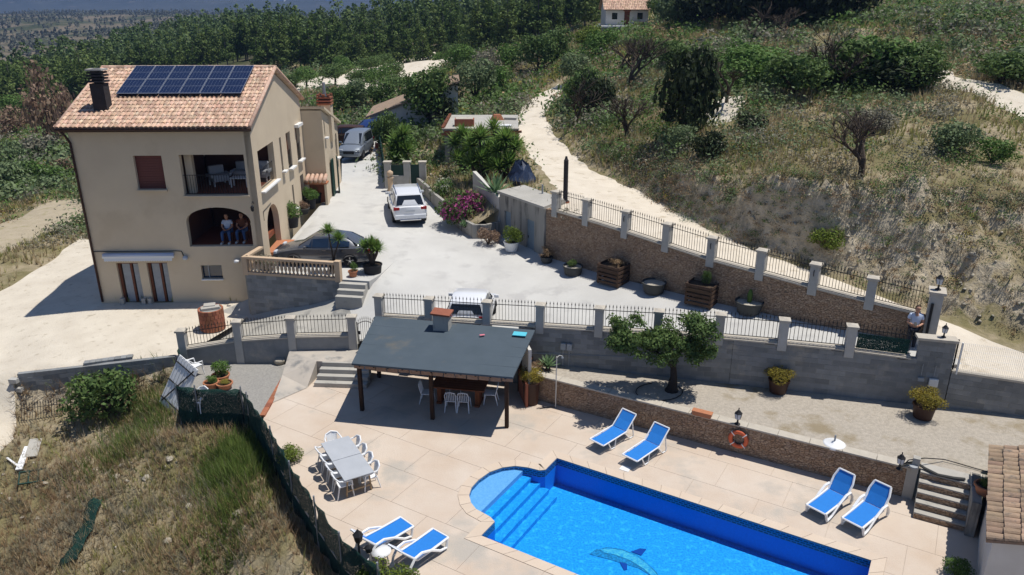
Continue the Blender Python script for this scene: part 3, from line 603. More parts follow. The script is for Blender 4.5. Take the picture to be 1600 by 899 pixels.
# ------------------------------------------------------------------ swimming pool
mat('pooltile', (.004, .24, .72), (.03, .44, .95), 16, .5, detail=4, contrast=1.3, c3=(.05, .50, .98), scale3=5, f3=.54); mat('poolwall', (.005, .22, .78), (.01, .28, .88), 16, .5); mat('poolshelf', (.30, .50, .85), (.22, .42, .80), 18, .5, contrast=2)  # pooltile: mosaic tones, plus paler patches painting water ripple light into the colour
mat('dolph_light', (.14, .55, .72), (.02, .32, .68), 14, .5, contrast=2); mat('dolph_dark', (.010, .16, .36), (.02, .30, .68), 14, .5, contrast=2); mat('dolph_fin', (.004, .06, .36), rough=.5)
def band_mat():
    m = bpy.data.materials.new('tileband'); m.use_nodes = True; N = m.node_tree.nodes; L = m.node_tree.links; b = N['Principled BSDF']; b.inputs['Roughness'].default_value = .35
    uv = N.new('ShaderNodeUVMap'); w1 = N.new('ShaderNodeTexBrick'); L.new(uv.outputs[0], w1.inputs['Vector']); w1.offset = .5; w1.inputs['Scale'].default_value = 1
    w1.inputs['Color1'].default_value = (.004, .012, .05, 1); w1.inputs['Color2'].default_value = (.008, .05, .14, 1); w1.inputs['Mortar'].default_value = (.05, .22, .5, 1); w1.inputs['Mortar Size'].default_value = .018; w1.inputs['Brick Width'].default_value = .16; w1.inputs['Row Height'].default_value = .075
    L.new(w1.outputs[0], b.inputs['Base Color']); M['tileband'] = m
band_mat()
def water_mat():
    m = bpy.data.materials.new('water'); m.use_nodes = True; N = m.node_tree.nodes; L = m.node_tree.links; N.remove(N['Principled BSDF'])
    t = N.new('ShaderNodeBsdfTransparent'); t.inputs[0].default_value = (.70, .93, .985, 1); g = N.new('ShaderNodeBsdfGlossy'); g.inputs['Roughness'].default_value = .03; f = N.new('ShaderNodeFresnel'); f.inputs['IOR'].default_value = 1.33
    n = N.new('ShaderNodeTexNoise'); n.inputs['Scale'].default_value = 7; n.inputs['Detail'].default_value = 4; tc = N.new('ShaderNodeNewGeometry'); L.new(tc.outputs['Position'], n.inputs['Vector'])
    bn = N.new('ShaderNodeBump'); bn.inputs['Strength'].default_value = .35; bn.inputs['Distance'].default_value = .03; L.new(n.outputs['Fac'], bn.inputs['Height']); L.new(bn.outputs[0], g.inputs['Normal']); L.new(bn.outputs[0], f.inputs['Normal'])
    mx = N.new('ShaderNodeMixShader'); L.new(f.outputs[0], mx.inputs[0]); L.new(t.outputs[0], mx.inputs[1]); L.new(g.outputs[0], mx.inputs[2]); L.new(mx.outputs[0], N['Material Output'].inputs[0]); M['water'] = m
water_mat()
sp_ = thing('swimming_pool', 'long blue tiled swimming pool with rounded stair end set in the beige deck', 'swimming pool')
DEP = -1.0
mb = MB(); n = len(POOLXY)
for i in range(n):
    a, b = POOLXY[i], POOLXY[(i+1) % n]; mb.quad((*a, -.27), (*b, -.27), (*b, DEP), (*a, DEP))
mb.build('basin_wall', 'poolwall', sp_)
mb = MB(); uvs = []; s = 0
for i in range(n):
    a, b = POOLXY[i], POOLXY[(i+1) % n]; L_ = math.dist(a, b); mb.quad((*a, -.01), (*b, -.01), (*b, -.27), (*a, -.27)); uvs += [(s, .26), (s+L_, .26), (s+L_, 0), (s, 0)]; s += L_
me = bpy.data.meshes.new('tile_band'); me.from_pydata(mb.v, [], mb.f); uvl = me.uv_layers.new(name='UVMap')
for i, q in enumerate(uvs): uvl.data[i].uv = q
meshobj('tile_band', me, 'tileband', sp_)
sheet('basin_floor', offset(POOLXY, .02), lambda x, y: np.full(np.shape(x), DEP), 1.0, 'pooltile', parent=sp_)
bl = [(a, b) for a, b in POOL2[4:]]
def pieceofbulge(alo, ahi):
    # convex-ish slice of the rounded end between two cross lines
    lo = [p for p in bl if p[0] <= ahi+1e-6]; return lo
def slice_outline(ahi):
    pts = [p for p in bl if p[0] < ahi]; 
    if ahi > -.05: return [(ahi, 3.98), (0, 3.98)]+[p for p in bl if p[0] < -.02]+[(0, .86), (ahi, .86)]
    b_lo = min(p[1] for p in pts); b_hi = max(p[1] for p in pts)
    full = bl; out = []
    for i in range(len(full)-1):
        p, q = full[i], full[i+1]
        if p[0] < ahi: out.append(p)
        if (p[0]-ahi)*(q[0]-ahi) < 0: t = (ahi-p[0])/(q[0]-p[0]); out.append((ahi, p[1]+(q[1]-p[1])*t))
    return out
for k, (ahi, z) in enumerate(((-.72, -.14), (-.42, -.32), (-.12, -.50), (.18, -.67), (.48, -.84))):
    o = [tuple(pool(a, b))[:2] for a, b in slice_outline(ahi)]; o = offset(o, -.004)
    MB().prism(o, DEP+.01+k*.001, z).build('pool_step', 'poolshelf' if k == 0 else 'pooltile', sp_)
# mosaic dolphin on the floor
def flat(name, m, px, z): MB().prism([tuple(at(u, v, z))[:2] for u, v in px], z-.012, z).build(name, m, dol)
dol = bpy.data.objects.new('dolphin_mosaic', None); link(dol, sp_)
flat('body', 'dolph_dark', [(921, 866), (930, 859), (948, 855), (972, 858), (995, 867), (1012, 880), (1025, 893), (1036, 908), (1030, 912), (1016, 899), (998, 888), (972, 880), (948, 873), (932, 869)], DEP+.016)
flat('back_stripe', 'dolph_light', [(938, 859), (950, 857), (972, 860), (994, 869), (1010, 881), (1024, 895), (1032, 908), (1024, 905), (1006, 889), (985, 876), (962, 867), (945, 864)], DEP+.030)
flat('fin', 'dolph_fin', [(986, 862), (1000, 857), (1010, 858), (1002, 868)], DEP+.022); flat('fin', 'dolph_fin', [(968, 878), (980, 881), (980, 890), (975, 891)], DEP+.022)
o = sheet('water', POOLXY, lambda x, y: np.full(np.shape(x), -.085), .5, 'water', parent=sp_)
# coping stones, one by one
PO = offset(POOLXY, .352)
for i in range(n):
    a, b, c, d = Vector(POOLXY[i]), Vector(POOLXY[(i+1) % n]), Vector(PO[(i+1) % n]), Vector(PO[i]); L_ = (b-a).length; k = max(1, round(L_/.62))
    for j in range(k):
        t0, t1 = j/k, (j+1)/k; g = .006/max(L_, .1)
        q = [a.lerp(b, t0+g), a.lerp(b, t1-g), d.lerp(c, t1-g), d.lerp(c, t0+g)]
        MB().prism([tuple(p) for p in q], -.03, .012).build('coping_stone', 'coping', sp_)
B('skimmer_lid', 'white', sp_, tuple(pool(2.25, -.62, .008)), (.32, .28, .012), math.atan2(e1.y, e1.x))
for a, b in ((.0, .55), (-.7, 1.9)): pass
# ================================================================== villa
VO = Vector((-12.05, 35.43, 0)); VR = RD(1.7)
villa = thing('villa', 'three storey ochre villa with tiled roof, arched porch and open corner balcony', 'house', VO, VR)
W0, DPT, ZB, ZE, ZR = -8.25, 9.95, .3, 9.30, 11.30
frF = lambda a, b, t: (a, t, b)
frS = lambda a, b, t: (-t, a, b)
holesF = [rect(-5.5, -4.2, 6.31, 7.9), rect(-3.4, -.42, 6.0, 7.93), arch(-3.52, -.48, 3.48, 4.72, 5.42), rect(-7.2, -6.15, .55, 2.68), rect(-5.75, -4.75, .55, 2.68), rect(-3.15, -2.15, 1.82, 2.52)]
slab([(W0, ZB), (-.003, ZB), (-.003, ZE), (W0, ZE)], holesF, .3, frF, 'wall', 'stucco', villa)
holesS = [rect(.75, 3.55, 6.0, 7.93), rect(4.75, 5.1, 6.15, 7.9), rect(6.15, 7.05, 6.0, 7.9), rect(8.3, 9.2, 6.0, 7.9), rect(6.35, 6.7, 3.7, 5.0), rect(8.35, 9.15, 3.1, 5.1), arch(1.0, 3.2, 2.72, 4.0, 5.0)]
slab([(.0, ZB), (DPT, ZB), (DPT, ZE), (DPT/2, ZR-.12), (0, ZE)], holesS, .3, frS, 'wall', 'stucco', villa)
slab([(.303, ZB), (DPT, ZB), (DPT, ZE), (DPT/2, ZR-.12), (.303, ZE)], [], .3, lambda a, b, t: (W0+t, a, b), 'wall', 'stucco', villa)
slab([(W0+.3, ZB), (-.303, ZB), (-.303, ZE), (W0+.3, ZE)], [], .3, lambda a, b, t: (a, DPT-t, b), 'wall', 'stucco', villa)
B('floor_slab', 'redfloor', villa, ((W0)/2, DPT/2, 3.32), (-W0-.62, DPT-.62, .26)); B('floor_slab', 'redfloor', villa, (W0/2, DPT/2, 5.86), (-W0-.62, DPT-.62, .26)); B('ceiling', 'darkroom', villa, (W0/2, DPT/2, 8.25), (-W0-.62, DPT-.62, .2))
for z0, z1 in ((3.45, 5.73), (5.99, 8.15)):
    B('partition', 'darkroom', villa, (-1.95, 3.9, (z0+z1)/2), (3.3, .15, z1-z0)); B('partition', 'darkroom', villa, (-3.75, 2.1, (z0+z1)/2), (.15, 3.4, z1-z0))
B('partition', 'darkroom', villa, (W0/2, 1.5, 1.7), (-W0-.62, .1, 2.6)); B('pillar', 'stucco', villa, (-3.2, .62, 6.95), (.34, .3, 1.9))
B('doorframe', 'stucco', villa, (-1.6, 3.72, 4.5), (.18, .12, 2.0))
# roof: deck, barrel tiles
rf = bpy.data.objects.new('roof', None); link(rf, villa)
ov = .38; sl_ = (ZR-ZE)/(DPT/2)
mb = MB()
for sgn in (0, 1):
    y0, y1 = (-ov, DPT/2) if sgn == 0 else (DPT+ov, DPT/2); z0 = ZE-ov*sl_+.03; z1 = ZR+.02; x0, x1 = W0-.3, .16
    mb.add([(x0, y0, z0), (x1, y0, z0), (x1, y1, z1), (x0, y1, z1), (x0, y0, z0+.1), (x1, y0, z0+.1), (x1, y1, z1+.1), (x0, y1, z1+.1)], [(0, 1, 2, 3), (4, 5, 6, 7), (0, 1, 5, 4), (1, 2, 6, 5), (2, 3, 7, 6), (3, 0, 4, 7)])
mb.build('roof_deck', 'tile', rf)
def tiles(parent, x0, x1, ylo, zlo, yhi, zhi, wt=.21, lt=.40, name='roof_tiles', m='tile', jit=.012):
    d = Vector((0, yhi-ylo, zhi-zlo)); L_ = d.length; d.normalize(); nrm = Vector((0, -d.z, d.y)) if yhi > ylo else Vector((0, d.z, -d.y)); 
    if nrm.z < 0: nrm = -nrm
    nc = int((x1-x0)/wt); nr = int(L_/(lt*.88))+1; V = []; F = []; na = 5
    for c in range(nc+1):
        for r in range(nr):
            for over in (0, 1):
                xc = x0+c*wt+(wt/2 if over else 0)
                if over and c == nc: continue
                s0 = r*L_/nr-(.06 if over else 0); s1 = s0+lt*1.02
                if s1 > L_+.05: s1 = L_+.05
                rad0 = wt*.36 if over else wt*.30; b_ = len(V); j = random.uniform(-jit, jit); up = random.uniform(-jit, jit)*.5
                for sgm, rad, lift in ((s0, rad0*1.08, .022), (s1, rad0*.9, .0)):
                    for k in range(na):
                        t = PI*k/(na-1); q = (math.cos(t)*rad, (math.sin(t)*rad*.85 if over else -math.sin(t)*rad*.3+.03)+lift+up)
                        p = Vector((xc+j+q[0], ylo, zlo))+d*(s0 if sgm == s0 else s1)+nrm*(.10+q[1]); V.append(tuple(p))
                for k in range(na-1): F.append((b_+k, b_+k+1, b_+na+k+1, b_+na+k))
                if over: F.append((b_, b_+1, b_+2, b_+3)); V.append(V[b_]); V.pop()
    F4 = np.array(F); return tag(meshobj(name, npmesh(name, V, F4, m), m, parent), kind='stuff')
tiles(rf, W0-.28, .16, -ov, ZE-ov*sl_+.03, DPT/2, ZR+.02); tiles(rf, W0-.28, .16, DPT+ov, ZE-ov*sl_+.03, DPT/2, ZR+.02)
mb = MB(); x = W0-.3
while x < .05: mb.cyl((x, DPT/2, ZR+.14), (x+.4, DPT/2, ZR+.15), .12, .10, 8); x += .38
tag(mb.build('ridge_tiles', 'tile', rf), kind='stuff')
mb = MB()
for sgn in (0, 1):
    y0, y1 = (-ov, DPT/2) if sgn == 0 else (DPT+ov, DPT/2)
    for xv in (.13, W0-.27): MB().cyl((xv, y0, ZE-ov*sl_+.13), (xv, y1, ZR+.15), .09, .09, 8).build('verge', 'tile', rf, True)
B('eaves_board', 'darkbrown', villa, (W0/2-.05, -ov+.14, ZE-.2), (-W0+.35, .12, .13))
mb = MB(); mb.cyl((W0-.3, -ov-.05, ZE-.14), (.15, -ov-.05, ZE-.14), .065, n=8); mb.build('gutter', 'darkbrown', villa, True)
MB().tube([(W0-.12, -ov, ZE-.2), (W0-.1, -.05, ZE-.5), (W0+.06, -.07, ZE-.8), (W0+.08, -.07, .7)], .055, 8).build('downpipe', 'darkbrown', villa, True)
# solar panels
for k in range(6):
    t = thing('solar_panel', 'dark blue solar panel, %s of the row on the villa roof' % ('first from the chimney' if k == 0 else 'second from the chimney' if k == 1 else 'third from the chimney' if k == 2 else 'fourth from the chimney' if k == 3 else 'fifth from the chimney' if k == 4 else 'last, farthest from the chimney'), 'solar panel', group='solar panels on the villa roof')
    pw = .955; x0 = -6.72+k*.985; yl, yh = 2.05, 4.72; zz = lambda y: ZE+y*sl_+.32
    mtx = Matrix.Translation(VO) @ Matrix.Rotation(VR, 4, 'Z'); t.matrix_world = mtx
    mb = MB(); q = lambda x, y, h: (x, y, zz(y)+h)
    mb.add([q(x0, yl, 0), q(x0+pw, yl, 0), q(x0+pw, yh, 0), q(x0, yh, 0), q(x0, yl, .04), q(x0+pw, yl, .04), q(x0+pw, yh, .04), q(x0, yh, .04)], [(3, 2, 1, 0), (4, 5, 6, 7), (0, 1, 5, 4), (1, 2, 6, 5), (2, 3, 7, 6), (3, 0, 4, 7)]); mb.build('cells', 'solar', t)
    mb = MB()
    for xx, ww in [(x0+.008, .016), (x0+pw-.008, .016)]+[(x0+pw*i/6, .003) for i in range(1, 6)]: mb.add([q(xx-ww/2, yl, .046), q(xx+ww/2, yl, .046), q(xx+ww/2, yh, .046), q(xx-ww/2, yh, .046)], [(0, 1, 2, 3)])
    for f, ww in [(0.006, .022), (.994, .022), (.5, .028), (.25, .010), (.75, .010)]: yy = yl+(yh-yl)*f; mb.add([q(x0, yy-ww/2, .048), q(x0+pw, yy-ww/2, .048), q(x0+pw, yy+ww/2, .048), q(x0, yy+ww/2, .048)], [(0, 1, 2, 3)])
    mb.build('grid_lines', 'solarline', t)
    for f in (.2, .8): yy = yl+(yh-yl)*f; B('mounting_rail', 'metalgrey', t, (x0+pw/2, yy, zz(yy)-.09), (pw+.04, .05, .14))
ch = bpy.data.objects.new('chimney', None); link(ch, villa)
B('shaft', 'chimneydark', ch, (-7.0, 1.15, 10.3), (.62, .55, 1.5))
for k in range(5): B('brick_course', 'chimneydark' if k < 4 else 'concrete', ch, (-7.0, 1.15, 11.14+k*.13), (.74 if k % 2 == 0 else .66, .66 if k % 2 == 0 else .58, .075))
B('flue', 'blackplastic', ch, (-7.0, 1.15, 11.4), (.4, .36, .6))
# windows and doors
B('shutter', 'shutter', villa, (-4.85, .2, 7.1), (1.3, .04, 1.59)); B('sill', 'stucco', villa, (-4.85, -.04, 6.26), (1.42, .16, .08))
mb = MB()
for k in range(13): mb.box((-4.85, .17, 6.36+k*.12), (1.28, .02, .1))
mb.build('shutter_slats', 'shutter', villa)
def railing(parent, p0, p1, h, n, mname='iron', r=.011, name='railing', spear=False, fr=.06):
    mb = MB(); p0, p1 = Vector(p0), Vector(p1); up = Vector((0, 0, 1))
    for z in (fr, h): mb.cyl(p0+up*z, p1+up*z, .016, n=4)
    for k in range(n):
        p = p0.lerp(p1, (k+.5)/n)
        if spear:
            mb.cyl(p+up*fr, p+up*(h+.14), r, n=4); c = p+up*(h+.17); mb.add([c+Vector((-.024, 0, -.04)), c+Vector((0, -.024, -.04)), c+Vector((.024, 0, -.04)), c+Vector((0, .024, -.04)), c+up*.09], [(0, 1, 4), (1, 2, 4), (2, 3, 4), (3, 0, 4), (3, 2, 1, 0)])
        else: mb.cyl(p+up*fr, p+up*h, r, n=4)
    return mb.build(name, mname, parent)
railing(villa, (-3.38, .12, 6.0), (-.46, .12, 6.0), .95, 24); railing(villa, (-.12, .78, 6.0), (-.12, 3.5, 6.0), .95, 20)
B('sill', 'white', villa, (.03, 2.15, 5.96), (.34, 3.0, .07)); B('sill', 'stucco', villa, (-1.9, -.02, 5.97), (3.1, .14, .05))
for (y0, y1, zb) in ((4.75, 5.1, 6.15), (6.15, 7.05, 6.0), (8.3, 9.2, 6.0), (6.35, 6.7, 3.7), (8.35, 9.15, 3.1)):
    B('sill', 'white', villa, (.05, (y0+y1)/2, zb-.04), (.34, y1-y0+.16, .08))
for (y0, y1, z0, z1) in ((6.15, 7.05, 6.0, 7.9), (8.3, 9.2, 6.0, 7.9), (8.35, 9.15, 3.1, 5.1)):
    wd = bpy.data.objects.new('window', None); link(wd, villa)
    B('pane', 'glass', wd, (-.24, (y0+y1)/2, (z0+z1)/2), (.02, y1-y0, z1-z0)); B('shutter', 'wooddoor', wd, (-.2, y1-.2, (z0+z1)/2+.3), (.05, .36, (z1-z0)*.62)); B('frame', 'darkbrown', wd, (-.21, (y0+y1)/2, (z0+z1)/2), (.05, .07, z1-z0))
    railing(wd, (-.06, y0+.02, z0), (-.06, y1-.02, z0), .9, 7)
for (y0, y1, z0, z1) in ((4.75, 5.1, 6.15, 7.9), (6.35, 6.7, 3.7, 5.0)): B('pane', 'glass', villa, (-.26, (y0+y1)/2, (z0+z1)/2), (.02, y1-y0, z1-z0))
B('awning_box', 'white', villa, (.12, 8.75, 7.98), (.22, 1.2, .16))
for x0, x1 in ((-7.2, -6.15), (-5.75, -4.75)):
    dr = bpy.data.objects.new('door', None); link(dr, villa); c = (x0+x1)/2
    B('pane', 'glass', dr, (c, .22, 1.62), (x1-x0, .02, 2.1)); B('curtain', 'curtain', dr, (c-.12, .19, 1.62), (.42, .02, 2.05)); B('curtain', 'curtain', dr, (c+.32, .19, 1.62), (.24, .02, 2.05)); B('frame', 'wooddoor', dr, (x0+.06, .17, 1.62), (.12, .07, 2.12)); B('frame', 'wooddoor', dr, (c+.1, .17, 1.62), (.1, .07, 2.12)); B('frame', 'wooddoor', dr, (c, .17, 2.64), (x1-x0, .07, .08))
for x in (-7.15, -6.1, -5.8): B('door_stop_block', 'concrete', villa, (x, -.15, .72), (.18, .2, .34))
B('pane', 'glassblue', villa, (-2.65, .2, 2.17), (1.0, .02, .7)); B('sill', 'white', villa, (-2.65, -.02, 1.79), (1.06, .14, .05)); B('pane_divider', 'curtain', villa, (-2.85, .17, 2.17), (.05, .04, .7))
aw = bpy.data.objects.new('awning', None); link(aw, villa)
MB().cyl((-7.65, -.16, 3.12), (-4.3, -.16, 3.12), .11, n=10).build('roll', 'awning', aw, True)
mb = MB(); prev = None
for k in range(28):
    x0 = -7.6+k*3.25/28; mb.add([(x0, -.25, 3.08), (x0+3.25/28, -.25, 3.08), (x0+3.25/28, -.3, 2.88), (x0+3.25/56, -.3, 2.85), (x0, -.3, 2.88)], [(0, 1, 2, 3, 4)])
mb.build('valance', 'white', aw); B('head_rail', 'white', aw, (-5.97, -.25, 3.05), (3.4, .05, .1))
MB().tube([(W0+.1, -.03, 3.28), (-4.2, -.03, 3.28), (-3.95, -.03, 3.26), (-3.88, -.03, 3.0), (-3.86, -.05, 2.9)], .018, 5).build('cable', 'cable', villa)
MB().lathe([(.02, -.12), (.12, -.08), (.13, .02), (.05, .1)], 10, (-3.8, -.1, 2.95)).build('bulkhead_lamp', 'lightglass', villa, True)
MB().lathe([(.03, -.1), (.13, -.06), (.14, .05), (.03, .1)], 12, (-1.35, -.1, 2.75)).build('bulkhead_lamp', 'white', villa, True)
mb = MB(); mb.tube([(-.22, 0, 5.6), (-.22, -.2, 5.75), (-.22, -.3, 5.62)], .015, 5); mb.lathe([(.03, -.22), (.07, -.18), (.09, .0), (.03, .08)], 6, (-.22, -.3, 5.5)); mb.build('wall_lantern', 'iron', villa)
MB().tube([(.02, .55, 4.6), (.02, .55, 5.05), (.02, 2.0, 5.12)], .012, 4).build('cable', 'cable', villa)
B('step', 'terracotta', villa, (.35, 2.2, 2.72), (1.2, 2.2, .16)); B('door_leaf', 'wooddoor', villa, (-1.5, 3.8, 4.4), (1.0, .06, 2.0))
# rear wing
wing = thing('rear_wing', 'lower ochre rear wing of the villa with red brick chimney and green shutter', 'house', VO, VR)
slab([(9.97, ZB), (14.4, ZB), (14.4, 7.2), (9.97, 8.62)], [rect(10.35, 10.6, 7.0, 8.0), rect(13.3, 13.9, 5.2, 6.7)], .3, lambda a, b, t: (1.2-t, a, b), 'wall', 'stucco', wing)
B('wall', 'stucco', wing, (-1.4, 10.12, 4.46), (4.6, .3, 8.32)); B('wall', 'stucco', wing, (-1.5, 14.25, 3.7), (4.8, .3, 6.9)); B('wall', 'stucco', wing, (-3.8, 12.2, 3.9), (.3, 4.0, 6.9))
for (y0, y1, z0, z1) in ((10.35, 10.6, 7.0, 8.0), (13.3, 13.9, 5.2, 6.7)): B('pane', 'glass', wing, (.95, (y0+y1)/2, (z0+z1)/2), (.02, y1-y0, z1-z0)); B('sill', 'white', wing, (1.25, (y0+y1)/2, z0-.05), (.3, y1-y0+.15, .09))
wr = bpy.data.objects.new('roof', None); link(wr, wing)
mb = MB(); mb.add([(-4, 9.9, 8.72), (1.4, 9.9, 8.72), (1.4, 14.7, 7.18), (-4, 14.7, 7.18), (-4, 9.9, 8.86), (1.4, 9.9, 8.86), (1.4, 14.7, 7.32), (-4, 14.7, 7.32)], [(3, 2, 1, 0), (4, 5, 6, 7), (0, 1, 5, 4), (1, 2, 6, 5), (2, 3, 7, 6), (3, 0, 4, 7)]); mb.build('roof_deck', 'stucco', wr)
tiles(wr, -4, 1.35, 14.7, 7.2, 9.95, 8.74)
wc = bpy.data.objects.new('chimney', None); link(wc, wing)
B('shaft', 'stucco', wc, (1.0, 12.2, 7.62), (.75, .75, 2.2))
for k in range(3): B('brick', 'brickred', wc, (1.0, 12.2, 8.75+k*.18), (.86, .86, .1)); 
for sx in (-1, 0, 1):
    for sy in (-1, 1): B('brick', 'brickred', wc, (1.0+sx*.32, 12.2+sy*.32, 9.27), (.16, .16, .12))
B('cap_inner', 'chimneydark', wc, (1.0, 12.2, 8.95), (.62, .62, .5)); MB().cyl((1.0, 12.2, 9.15), (1.0, 12.2, 10.00), .1, n=8).build('flue_pipe', 'metalgrey', wc)
gs = bpy.data.objects.new('shutter_door', None); link(gs, wing)
B('leaf', 'greendoor', gs, (1.3, 11.35, 4.35), (.07, .62, 2.3)); B('leaf', 'greendoor', gs, (1.48, 12.0, 4.4), (.07, .62, 2.3), .25)
# little tiled hearth canopy in the corner
bb = thing('wall_barbecue', 'small barbecue niche with a row of clay tiles against the rear wing', 'barbecue', VO, VR)
B('back', 'brickred', bb, (.68, 9.72, 3.75), (1.05, .12, 1.1)); B('side', 'stucco', bb, (.12, 9.5, 3.75), (.14, .6, 1.3)); B('side', 'stucco', bb, (1.24, 9.5, 3.75), (.14, .6, 1.3)); B('shelf', 'terracotta', bb, (.68, 9.5, 4.46), (1.3, .7, .08))
for k in range(5): MB().cyl((.16+k*.26, 9.08, 4.62), (.16+k*.26, 9.85, 4.84), .13, .11, 8).build('clay_tile', 'tile', bb, True)
# furniture on the balcony
def balc(p): return VO+Matrix.Rotation(VR, 3, 'Z') @ Vector(p)
def armchair(name, label, w, loc, rz):
    t = thing(name, label, 'sofa' if w > 1.2 else 'armchair', loc, rz); B('seat', 'cushion', t, (0, 0, .33), (w, .75, .22), bevel=.04)
    nseat = 2 if w > 1.2 else 1
    for k in range(nseat): x = (k-(nseat-1)/2)*w/nseat; B('back_cushion', 'cushion', t, (x, .32, .68), (w/nseat-.04, .24, .55), bevel=.07); B('seat_cushion', 'cushion', t, (x, -.04, .48), (w/nseat-.05, .62, .16), bevel=.06)
    for s in (-1, 1):
        B('armrest', 'cushion', t, (s*(w/2+.06), -.02, .52), (.14, .7, .16), bevel=.04)
        for y in (-.3, .3): B('leg', 'white', t, (s*(w/2-.02), y, .13), (.06, .06, .26))
    return t
armchair('sofa', 'pale two seat sofa at the back of the open balcony', 1.7, balc((-1.15, 3.2, 5.99)), VR); armchair('armchair', 'pale cushioned armchair on the open balcony beside the pillar', .8, balc((-2.5, 2.3, 5.99)), VR+.7)
t = thing('coffee_table', 'white low table in front of the balcony sofa', 'table', balc((-1.35, 1.9, 5.99)), VR); B('top', 'white', t, (0, 0, .45), (.85, .5, .05))
for x in (-.38, .38):
    for y in (-.2, .2): B('leg', 'white', t, (x, y, .21), (.05, .05, .43))
# ================================================================== garden walls with iron railings
def solve_u(u, yl, zl, lo=-20, hi=22):
    for _ in range(50):
        m_ = (lo+hi)/2; X, Y, Z = m_, yl(m_), zl(m_)-CAMH; d = Y*CP-Z*SP
        if CX+CAMF*X/d < u: lo = m_
        else: hi = m_
    return (lo+hi)/2
UP = Vector((0, 0, 1))
blockmesh = {}
def block_mesh(L_, h=.192, d=.2):
    k = (L_, h)
    if k not in blockmesh:
        me = MB().box((0, 0, 0), (L_, d, h)).mesh('block', bevel=.008); me.materials.append(M['block']); blockmesh[k] = me
    return blockmesh[k]
def course_wall(parent, P0, P1, z0t, z1t, zbot, L_=.5, h=.2, ragged=0, core='mortar'):
    """blocks laid in courses that follow the wall's top; P0->P1 is the seen face, left to right"""
    P0, P1 = Vector((*P0[:2], 0)), Vector((*P1[:2], 0)); d = (P1-P0); Lw = d.length; d.normalize(); nr = Vector((d.y, -d.x, 0)); rz = math.atan2(d.y, d.x); tilt = math.atan2(z1t-z0t, Lw)
    zt = lambda s: z0t+(z1t-z0t)*s/Lw
    zb = zbot if callable(zbot) else (lambda s: zbot)
    mb = MB(); q = lambda s, t, z: tuple(P0+d*s-nr*t+UP*z)
    mb.add([q(.02+ragged, .03, zb(0)-.3), q(Lw-.02, .03, zb(Lw)-.3), q(Lw-.02, .24, zb(Lw)-.3), q(.02+ragged, .24, zb(0)-.3), q(.02+ragged, .03, zt(0)-.01), q(Lw-.02, .03, zt(Lw)-.01), q(Lw-.02, .24, zt(Lw)-.01), q(.02+ragged, .24, zt(0)-.01)], [(3, 2, 1, 0), (4, 5, 6, 7), (0, 1, 5, 4), (1, 2, 6, 5), (2, 3, 7, 6), (3, 0, 4, 7)]); mb.build('wall_core', core, parent)
    rows = int((max(zt(0)-zb(0), zt(Lw)-zb(Lw)))/h)+1
    for r in range(rows):
        s = (-L_/2 if r % 2 else 0)
        while s < Lw-.02:
            a, b = max(s, 0), min(s+L_, Lw)
            if b-a > .08 and zt((a+b)/2)-r*h > zb((a+b)/2)-.02:
                o = bpy.data.objects.new('block', block_mesh(L_-.01, h-.008)); link(o, parent)
                o.location = P0+d*((a+b)/2)-nr*(.125+random.uniform(-.004, .004))+UP*(zt((a+b)/2)-(r+.5)*h); o.rotation_euler = (0, -tilt, rz)
                o.scale = ((b-a)/L_, 1, 1)
            s += L_
    return q, zt
def pillar(parent, c, rz, z0, z1, w=.32, cap=.40, m='post'):
    p = B('post', m, parent, (c[0], c[1], (z0+z1)/2), (w, w, z1-z0), rz, bevel=.01)
    MB().box((c[0], c[1], z1+.04), (cap, cap, .08), rz).box((c[0], c[1], z1+.10), (cap*.9, cap*.9, .05), rz, (cap*.3, cap*.3)).build('capstone', 'capstone', parent)
def bay(parent, a, b, za, zb, h, n, rz, w=.34):
    """coping and railing between two posts"""
    a, b = Vector((*a[:2], za)), Vector((*b[:2], zb)); d = (b-a).normalized(); nr = Vector((d.y, -d.x, 0)).normalized()
    mb = MB(); q = lambda p, t, z: p-nr*t+UP*z
    A, Bp = a+d*.17, b-d*.17
    for t0, t1, z0, z1 in ((-.05, .31, .0, .055), (.0, .26, .055, .10)):
        mb.add([q(A, t0, z0), q(Bp, t0, z0), q(Bp, t1, z0), q(A, t1, z0), q(A, t0, z1), q(Bp, t0, z1), q(Bp, t1, z1), q(A, t1, z1)], [(3, 2, 1, 0), (4, 5, 6, 7), (0, 1, 5, 4), (1, 2, 6, 5), (2, 3, 7, 6), (3, 0, 4, 7)])
    mb.build('coping', 'capstone', parent)
    railing(parent, A-nr*.13+UP*.1, Bp-nr*.13+UP*.1, h, n, spear=True, fr=.07)
# lower wall between driveway and garden
yl = lambda x: 27.6-.2525*(x-1.1); zl = lambda x: 2.3+(min(x, 8.2)+5.6)*.0415-max(0, x-12)*.04
gw = thing('garden_wall', 'long grey block wall topped with spear railings between driveway and garden', 'wall')
X0, X1 = -5.75, 15.2
px_posts = [solve_u(u, yl, zl) for u in (592, 670, 760, 843, 935, 1027, 1123, 1222, 1327)]
rzw = math.atan2(-.2525, 1)
course_wall(gw, (.25, yl(.25)), (8.2, yl(8.2)), zl(.25), zl(8.2), lambda s: 1.0, .5); course_wall(gw, (8.2, yl(8.2)), (14.25, yl(14.25)), zl(8.2), zl(8.2)-.05, lambda s: 1.0, .5)
B('wall_core', 'mortar', gw, ((X0+.25)/2, yl((X0+.25)/2)+.13, 1.1), ((.25-X0)/math.cos(rzw), .2, 2.3), rzw)
off = Vector((-math.sin(rzw)*.13, math.cos(rzw)*.13, 0))
for x in px_posts: pillar(gw, Vector((x, yl(x), 0))+off, rzw, zl(x)-.25, zl(x)+.88)
xs = px_posts+[14.2]
